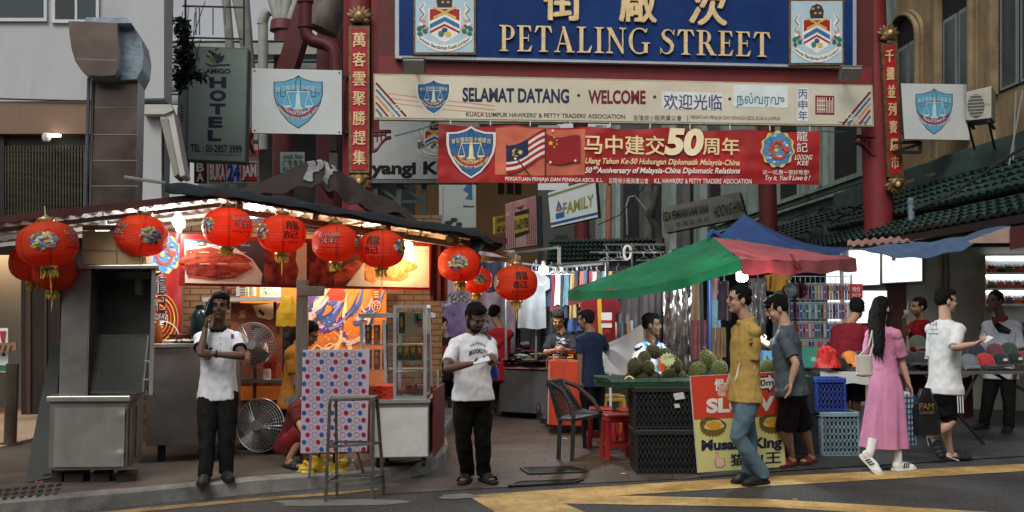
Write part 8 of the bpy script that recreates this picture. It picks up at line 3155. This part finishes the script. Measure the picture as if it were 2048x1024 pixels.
  if beard:
   eh(q(0,.045,-.082),(.046,.040,.028))
   for s_ in(-1,1):eh(q(s_*.055,.01,-.055),(.012,.035,.032))
   eh(q(0,.081,-.042),(.026,.012,.006))
  if hair=='long':
   low=c(.56,-.12)
   mid=lerp(q(0,-.10,-.13),low,.55)
   loft(hm,[(low,.045*S,.014*S),(lerp(mid,low,.6),.082*S,.028*S),(mid,.098*S,.040*S),(q(0,-.088,-.13),.102*S,.05*S),(q(0,-.075,-.04),.094*S,.066*S),(q(0,-.05,.06),.074*S,.06*S)],HX,HF,hair_m,30)
   for k in range(9):hm.rod([lerp(mid,low,.5)+HX*(k-4)*.018*S,low+HX*(k-4)*.013*S-UP*(.03+.03*(k%3))*S],[.012,.004],hair_m,6)
   for s_ in(-1,1):hm.rod([q(s_*.06,.01,.05),q(s_*.078,.01,-.04),q(s_*.082,-.02,-.14),c(.74)+HX*s_*.10-F*.03],[.02,.022,.02,.01],hair_m,8)
  skinmesh('hair',hm,P,.0065,[hair_m],smooth=2 if hair=='long' else 1,hi=.007 if hair=='long' else .012)
 if face:
  for s_ in(-1,1):
   m=MB()
   e(q(s_*.031,.070,.004),(.011,.007,.0045),eye_w,m)
   e(q(s_*.031,.0755,.004),(.007,.004,.0055),eye_d,m)
   m.build('eye',P)
  m=MB()
  for s_ in(-1,1):m.tube([q(s_*.014,.086,.024),q(s_*.032,.086,.030),q(s_*.05,.073,.022)],[.004,.005,.003],hair_m,6)
  m.build('eyebrows',P)
  m=MB()
  e(q(0,.084,-.052),(.022,.008,.0045),C('5a2a24'),m)
  e(q(0,.083,-.061),(.019,.008,.005),C('6a342c'),m)
  m.build('lips',P)
 return dict(P=P,A=A,q=q,c=c,X=X,F=Fp,N=N,Q=Q,ft=ft,S=S)
P_bvh={}
def on_shirt(label,mb,px_pts,faces,mat,off=.006):
 bv=P_bvh[label]
 out=[]
 for x,y in px_pts:
  d=ray(x,y).normalized()
  hit=bv.ray_cast(CO,d)
  out.append((hit[0]if hit[0]else CO+d*9)-d*off)
 mb.add(out,faces,mat)
def shirt_text(label,mb,body,x0,y0,x1,h,mat,y1=None,bow=0.,bold=.01,**k):
 vs,fs,a,b,c_,e=glyphs(body,bold)
 y1=y0 if y1 is None else y1
 on_shirt(label,mb,[(lerp(x0,x1,(x-a)/(b-a)),lerp(y0,y1,(x-a)/(b-a))-bow*math.sin(PI*(x-a)/(b-a))+h*(1-(y-c_)/(e-c_)))for x,y,_ in vs],fs,mat,**k)
blk=('black','0b0b0c')
def cuffs(p,k):
 if(p-k['N']).length<.085*k['S']and p.z>k['N'].z-.035:return 1
 for s0,E,W in k['A']:
  d=(E-s0)
  t=(p-s0).dot(d)/d.length_squared
  if t>.55 and(p-lerp(s0,E,t)).length<.1:return 1
 return 0
def collar(p,k):return 1 if(p-k['N']).length<.095*k['S']and p.z>k['N'].z-.045 else 0
L1='young man in a white polo shirt talking on a phone by the steel counter'
a=person(L1,9.15,4,'dark',(440,612,10,2),(437,670),(436,792),[((401,708,-1),(411,656,1),dict(d=(416,628),n=V(1,.3,0),curl=.8)),((485,712,-1),(426,708,-1),dict(d=(400,706),n=V(0,1,.2),curl=.5))],[((414,876),(412,962,400,976)),((454,876),(450,955,464,968))],('white polo','c9cbd0'),blk,('shoe','141416','0c0c0c'),S=1.0,hair='top',z=KH,hem=-.06,polo=1,topfn=(cuffs,[('dark trim','16181c')]))
m=MB()
w_=at(421,616,a['A'][0][2].y+.02)
m.bar(w_+V(-.025,-.01,-.075),w_+V(.012,.03,.075),.022,.07,C('1c1e22',rough=.25))
m.build('phone',label='dark phone held to the ear of the man in the white polo',cat='phone')
m=MB()
for yy in(676,688,702):on_shirt(L1,m,[(441+1.3*math.cos(t),yy+1.3*math.sin(t))for t in range(6)],[tuple(range(6))],eye_d)
on_shirt(L1,m,[(462,668),(468,668),(468,677),(462,677)],[(0,1,2,3)],C('24344c'))
m.build('badge',a['P'])
m=MB()
W=a['A'][1][2]
m.tube([W+V(.03+.03*math.cos(t)*0,.032*math.cos(t),.032*math.sin(t))for t in[i*.6 for i in range(12)]],.008,eye_d,6)
m.build('watch',a['P'])
L2='bearded man in a white lettered T-shirt and black trousers looking down at his phone'
a=person(L2,9.15,22,'dark',(951,636,34,28),(945,680),(946,792),[((893,738,-1),(940,728,-1),dict(d=(960,724),n=V(0,.1,1),curl=.6)),((984,728,-1),(982,692,1),dict(d=(978,664),n=V(-1,.3,0),curl=.7))],[((926,876),(938,960,914,976)),((966,876),(962,960,1006,974))],('white tee','cbccd0'),blk,('sandal','17171a','111113'),S=1.03,g=1.04,hem=-.06,sleeve=.7,hair='top',beard=True)
m=MB()
tm=C('2a2c32')
shirt_text(L2,m,'BROOKLYN',938,703,975,9,tm,bow=5,y1=701,bold=.03)
shirt_text(L2,m,'THE ORIGINAL',940,691,972,4.5,tm,bow=7)
shirt_text(L2,m,'★ ★ ★',948,716,968,3.5,tm)
on_shirt(L2,m,[(957+9*math.cos(t*.5),723+3*math.sin(t*.5))for t in range(12)],[tuple(range(12))],tm)
m.build('shirt_print',a['P'])
m=MB()
W=a['A'][0][2]
p=W+V(.10,-.06,.025)
m.bar(p+V(-.07,0,-.01),p+V(.07,.01,.025),.075,.01,C('c9ccd0',rough=.25),up=(0,-.5,1))
m.build('phone',label='white phone in the hand of the bearded man',cat='phone')
m=MB()
c_=at(980,738,9.42)
def bgf(u,v):
 t=2*PI*u
 w_=.085*(1-.75*(1-v)**2)
 return c_+V(w_*math.cos(t),.04*math.sin(t),.12-.21*v)
m.grid(bgf,20,10,M('blue bag cloth',(.012,.03,.26),.6,var=.2))
m.tube([c_+V(0,0,.1),a['A'][1][2]+V(0,.03,.02)],.012,MATS['blue bag cloth'],6)
m.build('shoulder_bag',label='small bright blue bag slung over the shoulder of the bearded man',cat='bag')
L3='man with glasses in a mustard polo shirt and jeans walking past the placard'
def slash(p,k):return 1 if(p-k['A'][0][1]).length<.0 else 0
a=person(L3,9.25,-76,'light',(1477,600,-82,-2),(1492,655),(1490,800),[((1506,728,1),(1502,766,0),dict(d=(1494,790),n=V(-.4,.8,0),curl=.45)),((1474,732,1),(1456,768,0),dict(d=(1444,786),n=V(0,-.8,0),curl=.6))],[((1476,872,-.02),(1534,966,1480,973)),((1498,872,.04),(1506,960,1462,968))],('mustard','a58a4c'),('blue jeans','566b78'),('shoe','1a1a1d','0f0f10'),S=1.03,g=1.02,hem=-.02,sleeve=.85,polo=1,hair='short')
m=MB()
for pts_ in([(1487,650),(1490,655),(1502,680),(1499,681)],[(1495,648),(1499,653),(1505,678),(1503,680)],[(1498,686),(1506,684),(1504,692),(1499,692)]):on_shirt(L3,m,pts_,[(0,1,2,3)],C('3a2c1c'))
on_shirt(L3,m,[(1478,726),(1480,724),(1476,750),(1468,765),(1471,752)],[(0,1,2,3,4)],C('d8d4c8'))
m.build('shirt_trim',a['P'])
m=MB()
q=a['q']
for s_ in(-1,1):
 m.tube([q(s_*.033+.022*math.cos(t),.088,.002+.017*math.sin(t))for t in[i*.6 for i in range(12)]],.0025,C('3a2a24'),5)
 m.tube([q(s_*.055,.085,.006),q(s_*.078,-.01,.006)],.0025,C('3a2a24'),5)
m.build('glasses',a['P'])
a=person('man in a grey T-shirt and black shorts leaning towards the durian stall',9.95,-112,'light',(1553,618,-95,22),(1570,664),(1584,790),[((1592,728,-1),(1582,764,0),dict(d=(1578,788),n=V(-1,0,0),curl=.3)),((1542,692,1),(1528,684,1))],[((1572,858),(1590,930,1548,939)),((1608,856),(1628,924,1598,931))],('slate tee','465158'),('black shorts','0d0d0f'),('sandal','6a1c20','4a1418'),S=1.05,g=1.22,hem=-.0,sleeve=.75,hair='bangs',shorts=.95)
L5='woman with long black hair in a pink midi dress and white trainers'
a=person(L5,10.0,128,'light',(1766,618,118,4),(1766,664),(1772,775),[((1738,722,1),(1744,768,0)),((1803,722,1),(1817,766,0),dict(d=(1824,786),n=V(-1,0,0),curl=.3))],[((1764,862,.02),(1722,912,1756,948,9.9,9.75)),((1786,862,.0),(1788,942,1830,938))],('pink','bf7d9c'),None,('shoe','d8d8d4','dcdcd8'),S=.95,g=.84,hem=.2,sleeve=.8,hair='long',dress=(('pink','bf7d9c'),(1770,893),88),puff=.012,face=False)
for i,(x,y)in enumerate(((1740,902),(1796,905))):
 m=MB()
 H,td,up=a['ft'][i]
 an_=H+td*.052+up*.08
 m.tube([an_,an_+UP*.05+(V(.02,0,0)if i==0 else V(0,0,0)),an_+UP*.14+(V(.05,.02,0)if i==0 else V(0,0,0))],[.042,.042,.046],C('d8d8d6'),12)
 m.build('sock',a['P'])
bgm=C('c4bdb4',rough=.4)
m=MB()
c_=at(1728,730,9.72)
m.grid(lambda u,v:c_+V(.085*math.cos(2*PI*u)*(1-.1*v),.045*math.sin(2*PI*u),.09*(1-2*v)**1*1.0),20,6,bgm)
m.ball(c_-V(0,0,.085),(.085,.045,.03),bgm)
m.ball(c_+V(0,0,.085),(.083,.043,.012),bgm)
m.tube([c_+V(-.05,0,.08),at(1738,690,9.72),at(1744,662,9.85),at(1746,690,9.9),c_+V(.06,0,.08)],.008,bgm,6)
m.build('shoulder_bag',label='small white handbag hanging at the side of the woman in pink',cat='bag')
L6='young man in a loose white T-shirt and striped black shorts walking right with a phone'
def strp(p,k):return 0
a=person(L6,10.4,124,'light',(1893,602,92,4),(1890,652),(1889,785),[((1864,716,1),(1862,762,0),dict(d=(1862,785),n=V(1,0,0),curl=1.2)),((1908,696,-1),(1948,688,0),dict(d=(1966,680),n=V(0,.1,1),curl=.7))],[((1902,846,-.06),(1850,872,1886,922,10.5,10.35)),((1888,850,.05),(1892,921,1940,919))],('white loose tee','cacbcb'),('black shorts','0d0d0f'),('clog','17181b','26282a'),S=1.02,g=1.0,hem=-.02,sleeve=.95,hair='top',shorts=.78,tight=1.05)
m=MB()
for k in range(3):
 x=1915+k*5
 m.bar(at(x,792,10.18),at(x+1.5,826,10.18),.009,.006,C('d4d5d4'))
m.build('shorts_stripes',a['P'])
m=MB()
shirt_text(L6,m,'we bloop',1857,665,1876,5,tm)
for x,y in((1860,642),(1866,638),(1872,644)):on_shirt(L6,m,[(x-1,y),(x+1.6,y),(x+1.6,y+7),(x-1,y+7)],[(0,1,2,3)],tm)
on_shirt(L6,m,[(1861,650),(1872,648),(1875,660),(1862,660)],[(0,1,2,3)],C('6a6e74'))
m.build('shirt_print',a['P'])
m=MB()
W=a['A'][1][2]
m.bar(W+V(.08,-.02,.02),W+V(.17,-.01,.07),.07,.01,C('d8dadc',rough=.25),up=(0,-.3,1))
m.build('phone',label='white phone held out by the man in the loose white shirt',cat='phone')
m=MB()
c_=at(1852,824,10.3)
m.grid(lambda u,v:c_+V((.05+.085*min(1,v*2.2))*math.cos(2*PI*u)*(1+.06*math.sin(9*2*PI*u+v*4)),.07*math.sin(2*PI*u),.24-.47*v),40,12,M('black glossy bag',(.012,.012,.013),.2,var=.3,spec=.6,bump=.4,bscale=16))
m.ftext(Fr(1826,800,10.2,1878,800,10.2),'PAM',1838,806,1866,13,C('8a6a34'),.01)
m.ftext(Fr(1826,800,10.2,1878,800,10.2),'CONCEPT',1838,822,1868,6,C('8a6a34'),.01)
m.build('carrier_bag',label='glossy black carrier bag with gold letters carried by the man in the loose white shirt',cat='bag')
L7='vendor in a white polo shirt with a red collar standing behind the caps'
a=person(L7,13.2,-35,'dark',(1990,602,-62,0),(2002,646),(2000,752),[((1966,704,-1),(1962,738,-1)),((2042,704,0),(2034,738,-1))],[((1975,808),(1975,858,1948,860)),((2018,808),(2020,862,2006,868))],('white polo','c9cbd0'),blk,('shoe','141416','0c0c0c'),S=1.04,g=1.18,hem=-.05,polo=1,sleeve=.85,hair='short',vx=.010,topfn=(collar,[('red collar','8c1c24')]))
m=MB()
pts_=[(1984,632),(1990,646),(2002,658),(2020,664)]
on=[CO+(ray(x,y).normalized()*((P_bvh[L7].ray_cast(CO,ray(x,y).normalized())[3]or 13)-.03))for x,y in pts_]
m.tube(on,[.012,.03,.055,.03],C('131315'),8)
m.build('sling_bag',label='black sling bag strapped across the vendor in the white polo with red collar',cat='bag')
person('man in an orange yellow T-shirt seated behind the timber post looking down',10.75,70,'tan',(619,668,80,30),(597,702),(584,806),[((592,768,-1),(620,780,0)),((612,766,1),(640,780,0))],[((636,806,0),(640,905,668,905)),((640,804,0),(648,902,676,902))],('orange yellow','b07830'),('blue jeans','566b78'),('shoe','1a1a1d','0f0f10'),hair='short',hem=-.08,z=KH,vx=.01)
m=MB()
c_=at(584,830,10.8)
m.box(V(c_.x,10.85,KH+.24),(.34,.34,.48),C('1c1a18'),.1)
m.build('seat_box',label='dark box under the seated man in the orange yellow shirt',cat='box')
person('man in a dark red shirt crouching behind the dotted board',9.75,66,'tan',(640,806,75,35),(612,812),(584,890),[((606,860,-1),(636,870,0)),((628,860,1),(650,870,0))],[((614,858,-.1),(572,934,604,940)),((624,858,.1),(600,930,632,936))],('maroon','4a1418'),('dark red shorts','6a1a1e'),('sandal','17171a','111113'),hair='short',hem=-.12,z=KH,vx=.01,shorts=.9,g=1.1)
bnd=lambda p,k:1 if .52<(p-k['Q']).dot(k['U'])/k['h']<.80 else 0
person('curly haired boy in a black and red shirt standing behind the bearded man',14.9,12,'tan',(884,652,30,2),(891,682),(892,752),[((878,718,0),(880,746,-1)),((906,718,0),(908,746,-1))],[((886,790),(884,828,878,836)),((900,790),(900,828,894,834))],('black red','15151a'),('black shorts','0d0d0f'),('sandal','26282a','1a1a1c'),S=.93,hair='curly',vx=.011,shorts=.9,topfn=(bnd,[('red band','7c1c26')]),g=.9)
person('man in a red T-shirt seen from behind at the clothes table',15.0,158,'tan',(990,628,150,8),(1000,664),(998,752),[((1022,704,1),(1034,708,1)),((980,704,1),(985,735,0))],[((988,792),(984,828,978,832)),((1006,792),(1000,826,1004,830))],('red tee','8a1820'),('dark shorts','1c2226'),('shoe','b9b8b0','a8a79f'),S=1.0,hair='top',vx=.011,shorts=.95,hem=-.1)
L12='vendor in a black patterned shirt fiddling with bracelets at the orange red table'
a=person(L12,13.55,-8,'tan',(1116,640,-6,26),(1123,674),(1120,768),[((1091,706,-1),(1110,700,-1),dict(curl=.8)),((1150,706,-1),(1130,700,-1),dict(curl=.8))],[((1108,810),(1104,848,1092,855)),((1136,810),(1136,848,1130,856))],('black print','1b1c20'),('dark trousers','26292c'),('sandal','1a1a1d','141416'),S=1.0,hair='top',vx=.010,hem=-.04,sleeve=.85)
m=MB()
for k in range(7):on_shirt(L12,m,[(1122+6*math.cos(t+k)+(k%3)*8-4,676+k*2.2+3.5*math.sin(t*1.3))for t in(0,.9,2,3,4.2,5.2)],[(0,1,2,3,4,5)],C(('6a6e76','8a8c92','4a4e58')[k%3]),.006+.0006*k)
m.build('shirt_print',a['P'])
m=MB()
c_=at(1113,724,13.05)
for k in range(5):m.tube([c_+V(.04*k-.08+.05*math.cos(t),-.01*k,.09*math.sin(t)-.02)for t in[i*.6 for i in range(12)]],.008,C(('8a5a34','6a4a30','b08a5a')[k%3]),5)
m.build('bracelet_bunch',label='bunch of brown bead bracelets hanging in the hands of the vendor in black',cat='bracelets')
person('man in a navy T-shirt with one hand on his hip, back to the road',12.5,-150,'brown',(1171,640,-115,2),(1182,674),(1184,762),[((1160,722,0),(1160,762,0)),((1214,706,1),(1196,716,1))],[((1174,820),(1178,872,1168,879)),((1196,820),(1194,870,1188,876))],('navy tee','17243c'),blk,('sandal','3a2a24','2a2220'),S=.98,hair='top',vx=.010,hem=-.12)
def stripes(p,k):
 u=(p-k['N']).dot(k['X'])/k['S']
 if(p-k['N']).length<.09 and p.z>k['N'].z-.04:return 2
 if abs(u)>.155:return 2 if abs(p.z-k['N'].z+.045+(abs(u)-.15)*.6)<.012 else 0
 return 1 if int((u+.5)/.052)%2 else 0
L14='seller in a sky blue and white striped football shirt looking right behind the durians'
a=person(L14,11.35,32,'brown',(1304,650,72,2),(1301,692),(1300,790),[((1268,742,-1),(1288,764,-1)),((1338,738,-1),(1326,762,-1))],[((1288,850),(1288,900,1296,906)),((1314,850),(1314,900,1322,906))],('jersey white','cdd2d6'),blk,('shoe','1a1a1d','0f0f10'),S=1.0,hair='top',vx=.008,hem=-.1,sleeve=.9,topfn=(stripes,[('jersey blue','6aa6cf'),('jersey navy','1c2a4a')]))
person('grey haired man in a dark red shirt with his back turned by the watch rack',12.0,166,'tan',(1714,618,160,6),(1700,656),(1700,752),[((1668,716,0),(1672,745,-1)),((1728,712,0),(1722,742,0))],[((1690,812),(1690,880,1686,888)),((1712,812),(1712,880,1714,888))],('dark red shirt','6e1822'),('dark shorts','1c2226'),('sandal','26282a','1a1a1c'),S=1.0,g=1.1,hair='short',vx=.010,hem=-.12,shorts=.8,face=False)
a=person('man in a red T-shirt drinking from a cup behind the caps',13.4,-70,'tan',(1836,614,-80,0),(1842,648),(1846,730),[((1812,668,-1),(1808,642,-1),dict(curl=.9)),((1866,690,0),(1860,716,-1))],[((1830,790),(1832,850,1822,856)),((1850,790),(1852,850,1842,856))],('red tee','8a1820'),blk,('shoe','1a1a1d','0f0f10'),S=1.0,g=1.1,hair='short',vx=.010,hem=-.1)
m=MB()
W=a['A'][0][2]
m.lathe([(.03,0),(.04,.1),(.04,.104),(0,.104)],W+V(.03,-.03,.04),C('c9c6bc'),12)
m.tube([W+V(.03,-.03,.14),W+V(.06,-.04,.26)],.004,C('d8d8d4'),5)
m.build('paper_cup',label='white paper cup with a straw in the hand of the drinking man',cat='cup')
bpy.data.scenes.remove(TMP)
